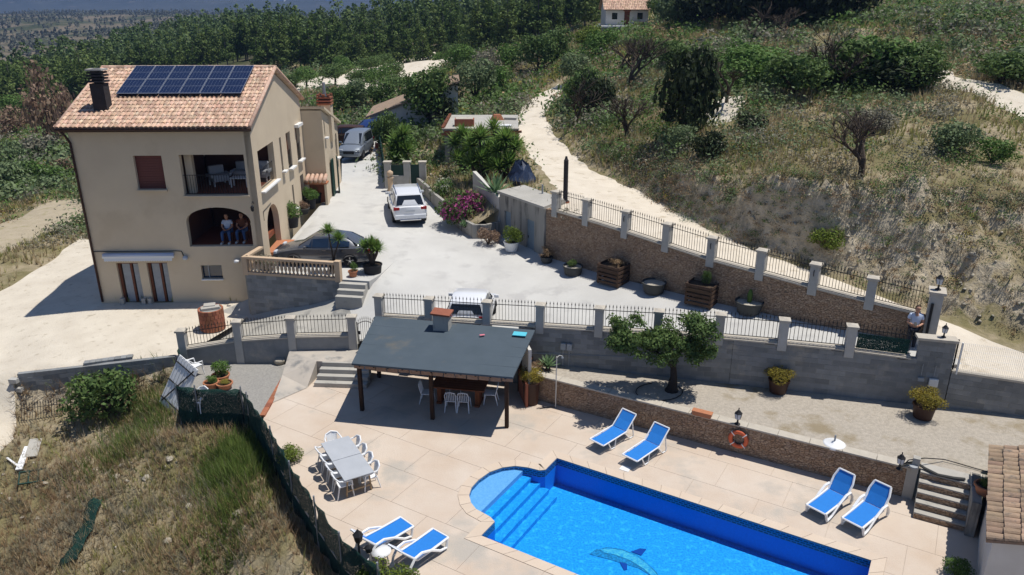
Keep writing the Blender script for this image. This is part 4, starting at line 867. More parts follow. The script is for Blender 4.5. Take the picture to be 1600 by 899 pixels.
for i in range(len(xs)-1):
    a, b = xs[i], xs[i+1]; bay(gw, (a, yl(a)), (b, yl(b)), zl(a), zl(b), .74, 14, rzw)
    MB().box((b-.38, yl(b-.38)+.12, zl(b-.38)+.0), (.34, .26, .09), rzw).build('dark_end_stone', 'chimneydark', gw)
B('netting_panel', 'net', gw, ((xs[-2]+xs[-1])/2, yl((xs[-2]+xs[-1])/2)+.10, zl(13.3)+.42), (xs[-1]-xs[-2]-.42, .025, .56), rzw, rot=(Matrix.Rotation(rzw, 3, 'Z') @ Matrix.Rotation(.04, 3, 'Y')))
gp = thing('gate_pillar', 'broad grey block pillar beside the standing man at the entrance', 'pillar')
course_wall(gp, (14.22, yl(14.22)), (15.35, yl(15.35)), 3.56, 3.54, 1.0, .40)
MB().box((14.79, yl(14.79)+.16, 3.61), (1.3, .46, .09), rzw).build('capstone', 'capstone', gp)
MB().box((14.85, yl(14.85)-.06, 2.0), (.3, .1, .3), rzw).build('meter_box', 'white', gp, bevel=.02); MB().box((14.45, yl(14.45)-.05, 2.08), (.2, .08, .14), rzw).build('junction_box', 'curtain', gp)
MB().tube([(14.85, yl(14.85)-.02, 2.2), (14.85, yl(14.85)-.02, 2.65)], .012, 4).build('conduit', 'curtain', gp); MB().tube([(14.45, yl(14.45)-.02, 2.2), (14.45, yl(14.45)-.02, 2.65)], .012, 4).build('conduit', 'curtain', gp)
lw = thing('low_block_wall', 'grey block wall under the white wire mesh fence right of the pillar', 'wall')
course_wall(lw, (15.37, yl(15.37)), (20.4, yl(20.4)), 2.42, 2.12, 1.0, .5)
MB().box((17.2, yl(17.2)+.14, 2.36), (3.7, .3, .08), rzw, rot=(Matrix.Rotation(rzw, 3, 'Z') @ Matrix.Rotation(.058, 3, 'Y'))).build('coping', 'capstone', lw)
wf = thing('wire_mesh_fence', 'white wire mesh fence panel on the low block wall at the right', 'fence')
mb = MB(); q = lambda s, z: (15.45+s*.97, yl(15.45+s*.97)+.14, z)
for k in range(66): mb.cyl(q(k*.06, 2.46-.0035*k), q(k*.06, 3.57-.0035*k), .004, n=3)
for k in range(5): mb.cyl(q(0, 2.5+k*.26), q(3.95, 2.27+k*.26), .004, n=3)
tag(mb.build('wires', 'white', wf), kind='stuff')
for s in (0, 4.0): MB().cyl(q(s, 2.2), q(s, 3.65), .03, n=6).build('post', 'iron', wf)
MB().box((15.5, yl(15.5)-.02, 3.0), (.05, .05, 1.2), rzw).build('frame', 'white', wf)
# upper wall clad with rubble, along the track
UW = [Vector(p) for p in ((1.66, 36.75, 0), (3.97, 34.45, 0), (8.21, 30.44, 0), (12.51, 27.46, 0), (15.25, 26.05, 0))]; UZ = [5.0, 4.9, 4.45, 4.02, 3.72]
uw = thing('retaining_wall', 'brown rubble clad retaining wall stepping down along the driveway under a spear railing', 'wall')
def uwp(f):
    seg = [(UW[i+1]-UW[i]).length for i in range(4)]; T = sum(seg); s = f*T
    for i in range(4):
        if s <= seg[i]+1e-6: return UW[i].lerp(UW[i+1], s/seg[i]), UZ[i]+(UZ[i+1]-UZ[i])*s/seg[i], (UW[i+1]-UW[i]).normalized()
        s -= seg[i]
    return UW[4], UZ[4], (UW[4]-UW[3]).normalized()
def uwsolve(u):
    lo, hi = 0, 1
    for _ in range(40):
        m_ = (lo+hi)/2; p, z, d = uwp(m_); dd = p.y*CP-(z-CAMH)*SP
        if CX+CAMF*p.x/dd < u: lo = m_
        else: hi = m_
    return lo
mb = MB(); NS = 60; rowz = 9
P_ = [uwp(i/NS) for i in range(NS+1)]
for i in range(NS+1):
    p, z, d = P_[i]; nr = Vector((d.y, -d.x, 0))
    for j in range(rowz+1): f = j/rowz; mb.v.append(tuple(p-nr*(.02+.03*random.random())+UP*(2.2+(z-.02-2.2)*f)))
    mb.v.append(tuple(p-nr*.3+UP*(z-.02))); mb.v.append(tuple(p-nr*.3+UP*2.2))
W_ = rowz+3
for i in range(NS):
    for j in range(W_-1): mb.f.append((i*W_+j, (i+1)*W_+j, (i+1)*W_+j+1, i*W_+j+1))
mb.build('rubble_face', 'cladding', uw)
pu = [uwsolve(u) for u in (866, 914, 975, 1039, 1109, 1186, 1269, 1358)]
for k, f in enumerate(pu):
    p, z, d = uwp(f); nr = Vector((d.y, -d.x, 0)); c = p-nr*.14; pillar(uw, c, math.atan2(d.y, d.x), z-.3, z+.90, .34, .44)
    f2 = pu[k+1] if k+1 < len(pu) else uwsolve(1452); p2, z2, d2 = uwp(f2); bay(uw, p, p2, z-.02, z2-.02, .78, 15, 0)
    if k in (2, 4, 6): MB().tube([p-nr*-.05+UP*(z+.75), p-nr*-.1+UP*(z+.65), p+nr*.06+UP*(z+.5)], .018, 5).build('bracket', 'iron', uw)
ep = thing('end_pillar', 'grey entrance pillar with lantern at the end of the rubble wall', 'pillar', (15.45, 25.95, 0), -.45)
B('shaft', 'post', ep, (0, 0, 3.7), (.42, .6, 2.0), bevel=.01); B('gate_channel', 'iron', ep, (-.1, -.32, 3.6), (.09, .06, 1.5)); MB().box((0, 0, 4.75), (.56, .74, .09)).build('capstone', 'capstone', ep)
B('letter_box', 'white', ep, (-.3, -.3, 2.75), (.16, .1, .4))
def lantern(name, label, loc, sc=1.0, group=None):
    t = thing(name, label, 'lantern', loc, 0, group, sc)
    MB().lathe([(.11, 0), (.10, .03), (.04, .07), (.03, .16), (.05, .2)], 8).build('base', 'iron', t); MB().lathe([(.05, .2), (.1, .23), (.13, .42), (.125, .44)], 6).build('glass', 'lightglass', t)
    MB().lathe([(.15, .44), (.09, .5), (.05, .56), (.02, .58), (.02, .66)], 6).build('hood', 'iron', t)
    mb = MB()
    for k in range(6): a = k*PI/3; mb.cyl((.1*math.cos(a), .1*math.sin(a), .23), (.135*math.cos(a), .135*math.sin(a), .44), .008, n=4)
    mb.build('cage', 'iron', t)
    return t
lantern('lantern', 'black lantern on top of the far entrance pillar', (15.45, 25.95, 4.795), 1.0); lantern('lantern', 'black lantern on the broad pillar beside the man', (15.0, yl(15)+.2, 3.655), .8)
# ------------------------------------------------------------------ left garden wall, gate and landing
lg = thing('garden_fence_wall', 'low rendered wall with spear railings left of the iron gate', 'wall')
LP = [(-6.75, 29.55, 1.32), (-9.35, 29.65, 1.22), (-11.64, 29.65, 1.05), (-13.96, 29.45, .72)]
for k in range(3):
    (xa, ya, za), (xb, yb, zb) = LP[k+1], LP[k]; mb = MB(); q = [(xa, ya), (xb, yb), (xb, yb+.24), (xa, ya+.24)]
    mb.add([(*p, -.4) for p in q]+[(q[0][0], q[0][1], za), (q[1][0], q[1][1], zb), (q[2][0], q[2][1], zb), (q[3][0], q[3][1], za)], [(3, 2, 1, 0), (4, 5, 6, 7), (0, 1, 5, 4), (1, 2, 6, 5), (2, 3, 7, 6), (3, 0, 4, 7)]); mb.build('wall_panel', 'block', lg)
    bay(lg, (xa, ya-.02), (xb, yb-.02), za, zb, .66, 15, 0)
for x, y, z in LP: pillar(lg, (x, y+.12), 0, -.3, z+.83, .33, .42)
gt = thing('garden_gate', 'black iron garden gate with arched top beside the shelter roof', 'gate')
gx0, gx1 = -6.5, -5.82; mb = MB()
for x in (gx0, gx1): mb.cyl((x, 29.6, .78), (x, 29.5, 2.0), .025, n=6)
for z in (.85, 1.15): mb.cyl((gx0, 29.58, z), (gx1, 29.55, z), .018, n=4)
mb.build('frame', 'iron', gt); mb = MB()
for k in range(8): f = (k+.5)/8; x = gx0+(gx1-gx0)*f; mb.cyl((x, 29.57, .85), (x, 29.57, 2.0+.14*math.sin(PI*f)), .01, n=4); mb.cyl((x, 29.57, 2.0+.14*math.sin(PI*f)), (x, 29.57, 2.12+.14*math.sin(PI*f)), .022, .002, 4)
tag(mb.build('bars', 'iron', gt), kind='stuff'); MB().tube([(gx0+(gx1-gx0)*k/8, 29.57, 1.88+.14*math.sin(PI*k/8)) for k in range(9)], .016, 5).build('arch_rail', 'iron', gt); B('kick_plate', 'blackplastic', gt, ((gx0+gx1)/2, 29.57, .98), (gx1-gx0-.06, .015, .26)); B('lock', 'iron', gt, (gx0+.06, 29.55, 1.5), (.09, .05, .14))
# landing, side ramp and steps
mb = MB(); mb.add([(-8.05, 28.42, .72), (-5.9, 28.25, .72), (-5.7, 29.5, .76), (-9.5, 29.6, .62), (-9.35, 27.9, .35), (-8.25, 27.45, .02), (-9.3, 26.2, .02)], [(0, 1, 2, 3), (0, 3, 4), (0, 4, 5), (4, 6, 5)])
mb.add([(-8.05, 28.42, .72), (-5.9, 28.25, .72), (-5.9, 28.25, -.02), (-8.05, 28.42, -.02), (-8.25, 27.45, -.02)], [(0, 1, 2, 3), (0, 3, 4)])
tag(mb.build('landing', 'landing'), kind='structure')
gst = thing('garden_steps', 'four grey concrete steps climbing to the iron garden gate', 'steps', (-7.0, 27.45, 0), -.07)
for k in range(4):
    B('step', 'concrete', gst, (.08+.02*k, .13+.26*k+.2, .09+.18*k-.0), (2.15-.05*k, .62-.002*k, .178), bevel=.012)
# gravel corner
tag(sheet('gravel_bed', [(-14.0, 29.6), (-12.7, 25.7), (-11.85, 25.45), (-10.1, 25.35), (-9.4, 25.0), (-9.42, 28), (-9.5, 29.6)], lambda x, y: .02+.04*fbm(x, y, 1.5), .35, 'gravel_grey'), kind='structure')
ed = thing('brick_edging', 'row of brown edging bricks between the grey gravel and the pool deck', 'edging')
for k in range(11): B('brick', 'brickred', ed, (-9.36-.005*k, 25.3+k*.31, .03), (.2, .3, .1), random.uniform(-.03, .03), bevel=.01)
# ------------------------------------------------------------------ gravel terrace and its low wall
TER_Z = lambda x, y: 1.03+.05*fbm(x, y, .8)+np.zeros(np.shape(x))
TERR = [(.95, 26.55), (12.3, 20.35), (13.55, 19.65), (14.2, 19.6), (15.6, 18.5), (21, 16), (21, 22.6), (15.3, 24.1), (1.1, 27.65), (.6, 27.75)]
tag(sheet('gravel_terrace', TERR, TER_Z, .4, 'gravel'), kind='structure')
tw = thing('terrace_wall', 'low brown rubble clad wall with pale coping along the pool deck', 'wall')
d_ = (TW1-TW0); Lt = d_.length; d_.normalize(); nrm = Vector((d_.y, -d_.x, 0)); rzt = math.atan2(d_.y, d_.x)
mb = MB(); NS = 44
for i in range(NS+1):
    p = TW0+d_*(Lt*i/NS)
    for j in range(7): mb.v.append(tuple(p-nrm*(.02+.025*random.random())+UP*(-.1+1.16*j/6)))
    mb.v.append(tuple(p-nrm*.3+UP*1.06)); mb.v.append(tuple(p-nrm*.3+UP*-.1))
for i in range(NS):
    for j in range(8): mb.f.append((i*9+j, (i+1)*9+j, (i+1)*9+j+1, i*9+j+1))
mb.f += [tuple(range(8, -1, -1)), tuple(NS*9+j for j in range(9))]
mb.build('rubble_face', 'cladding', tw)
for k in range(13):
    L_ = Lt/13; c = TW0+d_*(L_*(k+.5))-nrm*.15; B('coping_slab', 'capstone', tw, (c.x, c.y, 1.085), (L_-.012, .38, .06), rzt, bevel=.008)
B('end_pier', 'concrete', tw, tuple(TW1+d_*.02-nrm*.2+UP*.53), (.3, .46, 1.14), rzt)
rw = Vector((.62, 26.3, 0)); B('return_wall', 'cladding', tw, (.72, 26.95, .5), (.3, 1.0, 1.1), .2)
# steps at the right
rs = thing('terrace_steps', 'five pale steps from the pool deck up to the gravel terrace', 'steps', TW1+d_*.2, rzt)
for k in range(5): B('step', 'concrete', rs, (.72, -.98+.245*k+.02+.3, .105+.21*k-.005), (1.36, .6-.001*k, .20), bevel=.012); B('riser', 'cladding', rs, (.72, -.98+.245*k+.02-.004, .1+.21*k-.03), (1.34, .02, .16))
B('side_wall', 'oldconcrete', rs, (1.52, -.3, .55), (.24, 1.7, 1.2)); B('side_wall_top', 'capstone', rs, (1.75, .15, 1.12), (.75, .9, .06))
# ------------------------------------------------------------------ pavilion
pv = thing('shelter', 'open garden shelter with grey felt roof on dark wooden posts', 'shelter')
FL, FR, BL, BR = Vector((-5.80, 24.92, 2.27)), Vector((.03, 23.83, 2.27)), Vector((-5.62, 29.05, 2.40)), Vector((.9, 27.45, 2.47))
mb = MB(); mb.add([FL, FR, BR, BL]+[p+UP*.07 for p in (FL, FR, BR, BL)], [(3, 2, 1, 0), (4, 5, 6, 7), (0, 1, 5, 4), (1, 2, 6, 5), (2, 3, 7, 6), (3, 0, 4, 7)]); mb.build('roof', 'felt', pv)
for f in (.2, .4, .6, .8):
    a, b = FL.lerp(BL, f), FR.lerp(BR, f); a, b = a+UP*.070, b+UP*.070; dn = Vector((0, .05, 0)); MB().add([a-dn, b-dn, b+dn, a+dn, a-dn+UP*.004, b-dn+UP*.004, b+dn+UP*.004, a+dn+UP*.004], [(4, 5, 6, 7), (0, 1, 5, 4), (3, 0, 4, 7), (2, 3, 7, 6), (1, 2, 6, 5)]).build('felt_seam', 'felt', pv)
dF = (FR-FL).normalized(); rzp = math.atan2(dF.y, dF.x)
for (x, y) in ((-.19, 24.4), (-2.96, 25.0), (-5.70, 25.65)): B('post', 'postwood', pv, (x, y, 1.1), (.14, .14, 2.2), rzp, bevel=.01)
for (x, y) in ((-5.5, 28.4), (-2.6, 27.9), (.3, 27.2)): B('post', 'postwood', pv, (x, y, 1.12), (.14, .14, 2.24), rzp, bevel=.01)
c = (Vector((-.19, 24.4, 0))+Vector((-5.70, 25.65, 0)))/2; B('beam', 'postwood', pv, (c.x, c.y, 2.13), (5.9, .13, .16), math.atan2(-1.25, 5.51))
for k in range(11): a = FL.lerp(FR, (k+.5)/11)+Vector((0, .12, -.06)); b = BL.lerp(BR, (k+.5)/11)+Vector((0, -.3, -.06)); MB().cyl(a, b, .045, n=6).build('rafter', 'postwood', pv)
for k in range(14):
    a = FL.lerp(FR, (k+.04)/14)+Vector((.02, .18, -.04)); b = FL.lerp(FR, (k+.96)/14)+Vector((.02, .18, -.04)); h = UP*(.19+random.uniform(-.02, .03))
    MB().add([a, b, b-h, a-h]+[p+Vector((0, .02, 0)) for p in (a, b, b-h, a-h)], [(0, 1, 2, 3), (7, 6, 5, 4), (0, 4, 5, 1), (1, 5, 6, 2), (2, 6, 7, 3), (3, 7, 4, 0)]).build('reed_strip', 'reed', pv)
B('side_wall', 'whitewall', pv, (.55, 26.75, 1.16), (.12, 1.3, 2.3), .2); B('dado', 'brickred', pv, (.42, 26.6, .5), (.1, 1.5, 1.0), .2)
bc = thing('barbecue_chimney', 'grey rendered chimney block with brown tile cap rising through the shelter roof', 'chimney', (-2.75, 27.75, 0), rzp)
B('shaft', 'concrete', bc, (0, 0, 2.7), (.62, .5, .8)); B('cap', 'brickred', bc, (0, 0, 3.17), (.78, .66, .07), rot=Matrix.Rotation(.06, 3, 'Y')); B('flue_gap', 'chimneydark', bc, (0, 0, 3.11), (.56, .44, .08))
t = tag(B('foam_mat', 'cyan', None, (.3, 27.0, 2.575), (.52, .36, .03), -.2), 'small turquoise mat lying on the grey shelter roof', 'mat'); t = tag(B('pink_scrap', 'pink', None, (-1.15, 26.95, 2.555), (.2, .1, .02), .3), 'tiny pink scrap lying on the grey shelter roof', 'scrap')
# ------------------------------------------------------------------ balustrade terrace in front of the sedan
PLT = 2.65
plat = [(-12.37, 33.86), (-8.0, 33.0), (-6.5, 32.72), (-6.15, 33.6), (-5.6, 36.3), (-8, 36.5), (-12.1, 35.6)]
mb = MB(); mb.add([(p[0], p[1], PLT if k < 4 else PLT-.02) for k, p in enumerate(plat)]+[(p[0], p[1], .2) for p in plat], [tuple(range(7))]+[(i, (i+1) % 7, 7+(i+1) % 7, 7+i) for i in range(7)]); tag(mb.build('forecourt', 'drive'), kind='structure')
bt = thing('balustrade', 'sandstone coloured balustrade on a grey block wall beside the parked sedan', 'balustrade')
b0, b1 = Vector((-12.42, 33.80, 0)), Vector((-7.95, 32.93, 0)); db = (b1-b0).normalized(); rzb = math.atan2(db.y, db.x)
course_wall(bt, b0+Vector((-.02, -.1, 0)), b1+Vector((.05, -.1, 0)), PLT-.02, PLT-.02, lambda s: .3+.33*s, .5)
Lb = (b1-b0).length; c = (b0+b1)/2
B('bottom_rail', 'balustrade', bt, (c.x, c.y, PLT+.05), (Lb, .24, .12), rzb, bevel=.01); B('top_rail', 'balustrade', bt, (c.x, c.y, PLT+.80), (Lb, .24, .12), rzb, bevel=.015)
bal = MB().lathe([(.06, 0), (.06, .05), (.035, .09), (.075, .22), (.07, .3), (.035, .46), (.035, .52), (.06, .58), (.06, .64)], 8).mesh('baluster', smooth=True); bal.materials.append(M['balustrade'])
for k in range(22):
    p = b0+db*(.25+k*(Lb-.5)/21); o = meshobj('baluster', bal, None, bt); o.location = (p.x, p.y, PLT+.105)
B('end_post', 'balustrade', bt, (b1.x+.02, b1.y, PLT+.42), (.27, .27, 1.0), rzb, bevel=.02); B('end_post', 'balustrade', bt, (b0.x, b0.y, PLT+.40), (.25, .25, .9), rzb, bevel=.02)
r0, r1 = b0, Vector((-12.12, 35.3, 0)); dr_ = (r1-r0).normalized(); cc = (r0+r1)/2; B('side_rail', 'balustrade', bt, (cc.x, cc.y, PLT+.80), ((r1-r0).length, .24, .12), math.atan2(dr_.y, dr_.x), bevel=.015)
for k in range(6): p = r0+dr_*(.3+k*.21); o = meshobj('baluster', bal, None, bt); o.location = (p.x, p.y, PLT+.105)
B('side_wall', 'mortar', bt, (cc.x, cc.y, PLT/2+.1), ((r1-r0).length, .22, PLT-.3), math.atan2(dr_.y, dr_.x))
fs = thing('forecourt_steps', 'three concrete steps beside the balustrade end post', 'steps', (-7.2, 32.72, 0), -.16)
for k in range(3): B('step', 'concrete', fs, (0, -.28*k+.0-.12, 2.5-.2*k-.3), (1.25, .3+.002*k, .8-.01*k), bevel=.012)
# ------------------------------------------------------------------ block wall below the gravel yard
yw = thing('yard_retaining_wall', 'weathered grey block wall with ragged left end holding up the gravel yard', 'wall')
A_, B_ = at(26, 586, .3), at(284, 549, .5); B_ = Vector((-14.25, 29.25, 0)); course_wall(yw, A_, B_, .32, .52, lambda s: -1.6+.15*s, .62, ragged=.1)
for k in range(4): B('loose_block', 'post', yw, tuple(A_+Vector((-.15+.1*(k % 2), -.02, -.25-.4*k))), (.34, .22, .18), -.1)
for k in range(8): p = at(136+k*9.6, 567.5-k*1.35, .45); B('coping_block', 'block', yw, (p.x, p.y, .46), (.22, .3, .1), .27)
# ================================================================== garden furniture
ORD = 'leftmost,second,third,fourth,fifth,sixth,seventh,eighth,ninth,tenth,eleventh,twelfth,thirteenth,fourteenth,fifteenth,sixteenth,seventeenth,eighteenth,nineteenth,twentieth,twenty-first,twenty-second,twenty-third,twenty-fourth,twenty-fifth,twenty-sixth'.split(',')
def nth(k): return ORD[k] if k == 0 else ORD[k]+' from left'
def chair(kind):
    t = thing('plastic_chair', 'x', 'chair')
    B('seat', 'plastic', t, (0, -.02, .43), (.44, .44, .035), bevel=.012)
    for sx in (-1, 1):
        MB().tube([(sx*.2, -.2, .42), (sx*.235, -.25, .0)], .028, 6, .018).build('leg', 'plastic', t); MB().tube([(sx*.19, .19, .42), (sx*.225, .29, .0)], .028, 6, .018).build('leg', 'plastic', t)
    if kind == 0:
        MB().tube([(-.2, .2, .42), (-.21, .27, .7), (-.17, .3, .84), (0, .31, .875), (.17, .3, .84), (.21, .27, .7), (.2, .2, .42)], .02, 6).build('back_frame', 'plastic', t)
        for x in (-.13, -.065, 0, .065, .13): MB().tube([(x, .2, .43), (x, .27, .68), (x, .305, .86)], .013, 5).build('slat', 'plastic', t)
    else:
        pts = [(-.27, -.2, .62), (-.28, 0, .64), (-.26, .2, .68), (-.19, .3, .78), (0, .34, .84), (.19, .3, .78), (.26, .2, .68), (.28, 0, .64), (.27, -.2, .62)]
        MB().tube(pts, .026, 6).build('arm_rail', 'plastic', t)
        for sx in (-1, 1): MB().tube([(sx*.27, -.2, .62), (sx*.25, -.22, .42)], .022, 6).build('arm_support', 'plastic', t)
        mb = MB(); N_ = 7
        for i in range(N_): f = -1+2*i/(N_-1); mb.v += [(f*.17, .22, .44), (f*.19, .33-.04*f*f, .80)]
        mb.f = [(2*i, 2*i+2, 2*i+3, 2*i+1) for i in range(N_-1)]; mb.build('back_shell', 'plastic', t)
    return t
ch0, ch1 = chair(0), chair(1)
used_ = {}
def put_chair(k, loc, rz, label, group):
    src = (ch0, ch1)[k]
    if k not in used_: used_[k] = 1; src.location = loc; src.rotation_euler = (0, 0, rz); src['label'] = label; src['group'] = group; return src
    return dup(src, loc, rz, label, group=group)
# table under the shelter
tb = thing('wooden_table', 'orange brown wooden table in the shade of the shelter', 'table', at(718, 634, 0)+Vector((0, .35, 0)), rzp)
for k in range(5): B('board', 'table_orange', tb, (0, -.36+.18*k, .74), (2.1, .172, .045), bevel=.006)
for sx in (-1, 1): B('trestle', 'table_orange', tb, (sx*.75, 0, .36), (.16, .6, .72)); B('foot', 'table_orange', tb, (sx*.75, 0, .04), (.2, .75, .08))
tl = tb.location
for dx, dy, rz, lb in ((-1.25, -.05, PI/2, 'white plastic chair at the left end of the orange table'), (-.28, -.62, PI, 'white slatted chair left of two in front of the orange table'), (.2, -.66, PI, 'white slatted chair right of two in front of the orange table'), (1.2, -.1, -PI/2, 'white plastic chair at the right end of the orange table'), (-.2, .7, 0, 'white slatted chair behind the orange table in the shade')):
    put_chair(0, tl+Vector((dx, dy, 0)), rz+rzp*.5, lb, 'white chairs around the shelter table')
# two grey tables on the deck
Q = [at(500, 691, .74), at(546, 683, .74), at(584, 737, .74), at(539, 752, .74)]
c = sum(Q, Vector())/4; ax = ((Q[2]-Q[1])+(Q[3]-Q[0])).normalized(); ax.z = 0; ax.normalize(); rzg = math.atan2(ax.y, ax.x); Lg = ((Q[2]-Q[1]).length+(Q[3]-Q[0]).length)/2; Wg = ((Q[1]-Q[0]).length+(Q[2]-Q[3]).length)/2
for k in (0, 1):
    t = thing('folding_table', ('grey topped table farther from the pool loungers, with a rust stain' if k == 0 else 'grey topped table nearer the camera, on wooden trestles'), 'table', Vector((c.x, c.y, 0))+ax*((k-.5)*Lg*.5), rzg, 'pair of grey deck tables')
    B('top', 'tabletop_grey', t, (0, 0, .73-.008*k), (Lg*.5-.01, Wg, .03), bevel=.006)
    for sx in (-1, 1):
        for sy in (-1, 1): MB().cyl((sx*Lg*.18, sy*Wg*.42, 0), (sx*Lg*.2, sy*Wg*.36, .71), .028, n=5).build('leg', 'plank', t)
        B('cross_bar', 'plank', t, (sx*Lg*.19, 0, .22), (.04, Wg*.8, .05))
pr_ = Vector((-ax.y, ax.x, 0)); cc = Vector((c.x, c.y, 0))
pos = ['farthest back', 'second from the back', 'second from the front', 'nearest the camera']
for s, nm in ((1, 'pool'), (-1, 'hedge')):
    for k in range(4): put_chair(1, cc+ax*((k-1.5)*Lg*.235)+pr_*(s*(Wg*.5-.06)), rzg+(0 if s > 0 else PI), 'white armchair at the grey tables, %s side, %s' % (nm, pos[k]), 'white chairs around the grey tables')
put_chair(1, cc-ax*(Lg*.5+.1), rzg+PI/2, 'white armchair alone at the far end of the grey tables', 'white chairs around the grey tables')
for (u, v), rz, lb in (((306, 586), 2.6, 'white armchair standing on grey gravel near the wall corner'), ((314, 640), -.4, 'white armchair behind the dark netting on the grey gravel')): put_chair(1, at(u, v, .03), rz, lb, 'white chairs on the gravel bed')
# ------------------------------------------------------------------ loungers
def lounger(kind, back=38):
    t = thing('sun_lounger', 'x', 'sun lounger'); a = RD(back); hy = .28; bl_ = .72; W = .62
    bx = lambda s, h=0: (hy+math.cos(a)*s-math.sin(a)*h, .36+math.sin(a)*s+math.cos(a)*h)
    def strip(name, m, pts, w, th):
        mb = MB()
        for (y, z) in pts: mb.v += [(-w/2, y, z), (w/2, y, z), (w/2, y, z-th), (-w/2, y, z-th)]
        n = len(pts); mb.f = [(4*i+k, 4*i+(k+1) % 4, 4*i+4+(k+1) % 4, 4*i+4+k) for i in range(n-1) for k in range(4)]+[(3, 2, 1, 0), tuple(4*(n-1)+k for k in range(4))]; return mb.build(name, m, t)
    strip('seat_sling', 'sling', [(-.95, .34), (-.6, .325), (-.2, .335), (hy, .36)], W-.08, .015); strip('back_sling', 'sling', [bx(.02), bx(bl_*.5, -.02), bx(bl_)], W-.08, .02)
    for s in (-1, 1):
        x = s*W/2
        if kind == 0:
            MB().tube([(x, -.97, .34), (x, hy, .36)], .025, 6).build('side_rail', 'plastic', t); MB().tube([(x, *bx(0)), (x, *bx(bl_))], .024, 6).build('back_rail', 'plastic', t)
            MB().tube([(x, -.72, .34), (x*1.03, -.55, .02), (x*1.03, -.35, .02), (x, -.3, .34)], .024, 6).build('front_leg', 'plastic', t); MB().tube([(x, hy-.1, .36), (x*1.03, hy+.2, .02), (x*1.03, hy+.42, .02), (x, *bx(.42, -.02))], .024, 6).build('rear_leg', 'plastic', t)
        else:
            MB().tube([(x, -.97, .33), (x, -.3, .33), (x, hy, .36)], .035, 6).build('side_rail', 'plastic', t); MB().tube([(x*.97, *bx(0)), (x, *bx(bl_*.6)), (x*.8, *bx(bl_))], .035, 6).build('back_rail', 'plastic', t)
            MB().tube([(x, -.93, .32), (x*1.06, -.86, .06), (x*1.08, -.6, .12), (x*1.1, -.25, .36), (x*1.12, .12, .52), (x*1.12, .38, .5), (x*1.1, .55, .3), (x*1.05, .62, .08)], .04, 6).build('arm_and_leg', 'plastic', t)
            MB().cyl((x*1.0, .62, .09), (x*1.12, .62, .09), .09, n=12).build('wheel', 'plastic', t)
    MB().tube([(-W/2, -.97, .335), (W/2, -.97, .335)], .028, 6).build('foot_bar', 'plastic', t); y, z = bx(bl_); MB().tube([(-W/2*(1 if kind == 0 else .8), y, z), (W/2*(1 if kind == 0 else .8), y, z)], .028, 6).build('head_bar', 'plastic', t)
    return t
def place_l(t, foot, head, label):
    f, h = at(*foot, .3), at(*head, .35); d = h-f; t.location = ((f.x+h.x)/2, (f.y+h.y)/2, .012); t.rotation_euler = (0, 0, math.atan2(d.y, d.x)-PI/2); t['label'] = label; t['group'] = 'blue and white sun loungers'
l0 = lounger(0, 42); place_l(l0, (938, 690), (981, 663), 'blue sling lounger with thin white legs, left one beneath the olive tree'); place_l(dup(l0, (0, 0, 0)), (988, 715), (1033, 684), 'blue sling lounger with thin white legs, beside the life ring')
l1 = lounger(1, 55); place_l(l1, (1283, 792), (1318, 764), 'curved white lounger with blue seat, left of the pair near the steps'); place_l(dup(l1, (0, 0, 0)), (1339, 813), (1374, 783), 'curved white lounger with blue seat, next to the terrace steps')
l2 = lounger(1, 48); place_l(l2, (616, 829), (571, 853), 'curved white lounger with raised back, nearer the grey tables'); place_l(dup(l2, (0, 0, 0)), (672, 847), (628, 877), 'curved white lounger with raised back, nearer the pool edge')
st = thing('side_table', 'small round white table between the two front loungers', 'table', at(597, 880, 0), 0); MB().lathe([(.02, .38), (.27, .38), (.28, .41), (.02, .42)], 16).build('top', 'plastic', st, True)
for k in range(3): a = k*2.1; MB().cyl((.2*math.cos(a), .2*math.sin(a), 0), (.12*math.cos(a), .12*math.sin(a), .39), .02, n=5).build('leg', 'plastic', st)
lp = thing('lamp_post', 'short black garden lamp post rising between bush and loungers', 'lamp post', at(565, 905, 0)); MB().lathe([(.1, 0), (.06, .06), (.035, .12), (.03, 1.15), (.05, 1.2)], 8).build('post', 'iron', lp)
MB().lathe([(.05, 1.2), (.1, 1.25), (.13, 1.42), (.15, 1.45), (.06, 1.55), (.015, 1.62)], 6).build('lamp_head', 'iron', lp); MB().cyl((-.02, 0, 1.05), (.26, -.03, 1.0), .02, n=5).build('arm', 'iron', lp); MB().lathe([(.03, -.12), (.09, -.08), (.11, .06), (.02, .14)], 6, (.26, -.03, 1.02)).build('lamp_head', 'iron', lp)
# ------------------------------------------------------------------ things on and by the terrace wall
lr = thing('life_ring', 'orange life ring hanging on the low terrace wall', 'life ring', at(1146, 697, .55)); pL = TW0+d_*((at(1146, 705, .5)-TW0).dot(d_)); lr.location = (pL.x+nrm.x*.07, pL.y+nrm.y*.07, .60); lr.rotation_euler = (0, 0, rzt)
mb = MB(); 
for i in range(24):
    a = 2*PI*i/24
    for k in range(8): b = 2*PI*k/8; r = .27+.075*math.cos(b); mb.v.append((r*math.cos(a), .05*math.sin(b), r*math.sin(a)))
mb.f = [(i*8+k, ((i+1) % 24)*8+k, ((i+1) % 24)*8+(k+1) % 8, i*8+(k+1) % 8) for i in range(24) for k in range(8)]; mb.build('ring', 'lifering', lr, True)
for k in range(4): a = PI/4+k*PI/2; B('band', 'white', lr, (.27*math.cos(a), 0, .27*math.sin(a)), (.17, .115, .03), rot=Matrix.Rotation(-a, 3, 'Y'))
MB().tube([(-.06, 0, .36), (0, .03, .47), (.06, 0, .36)], .008, 4).build('rope', 'cable', lr)
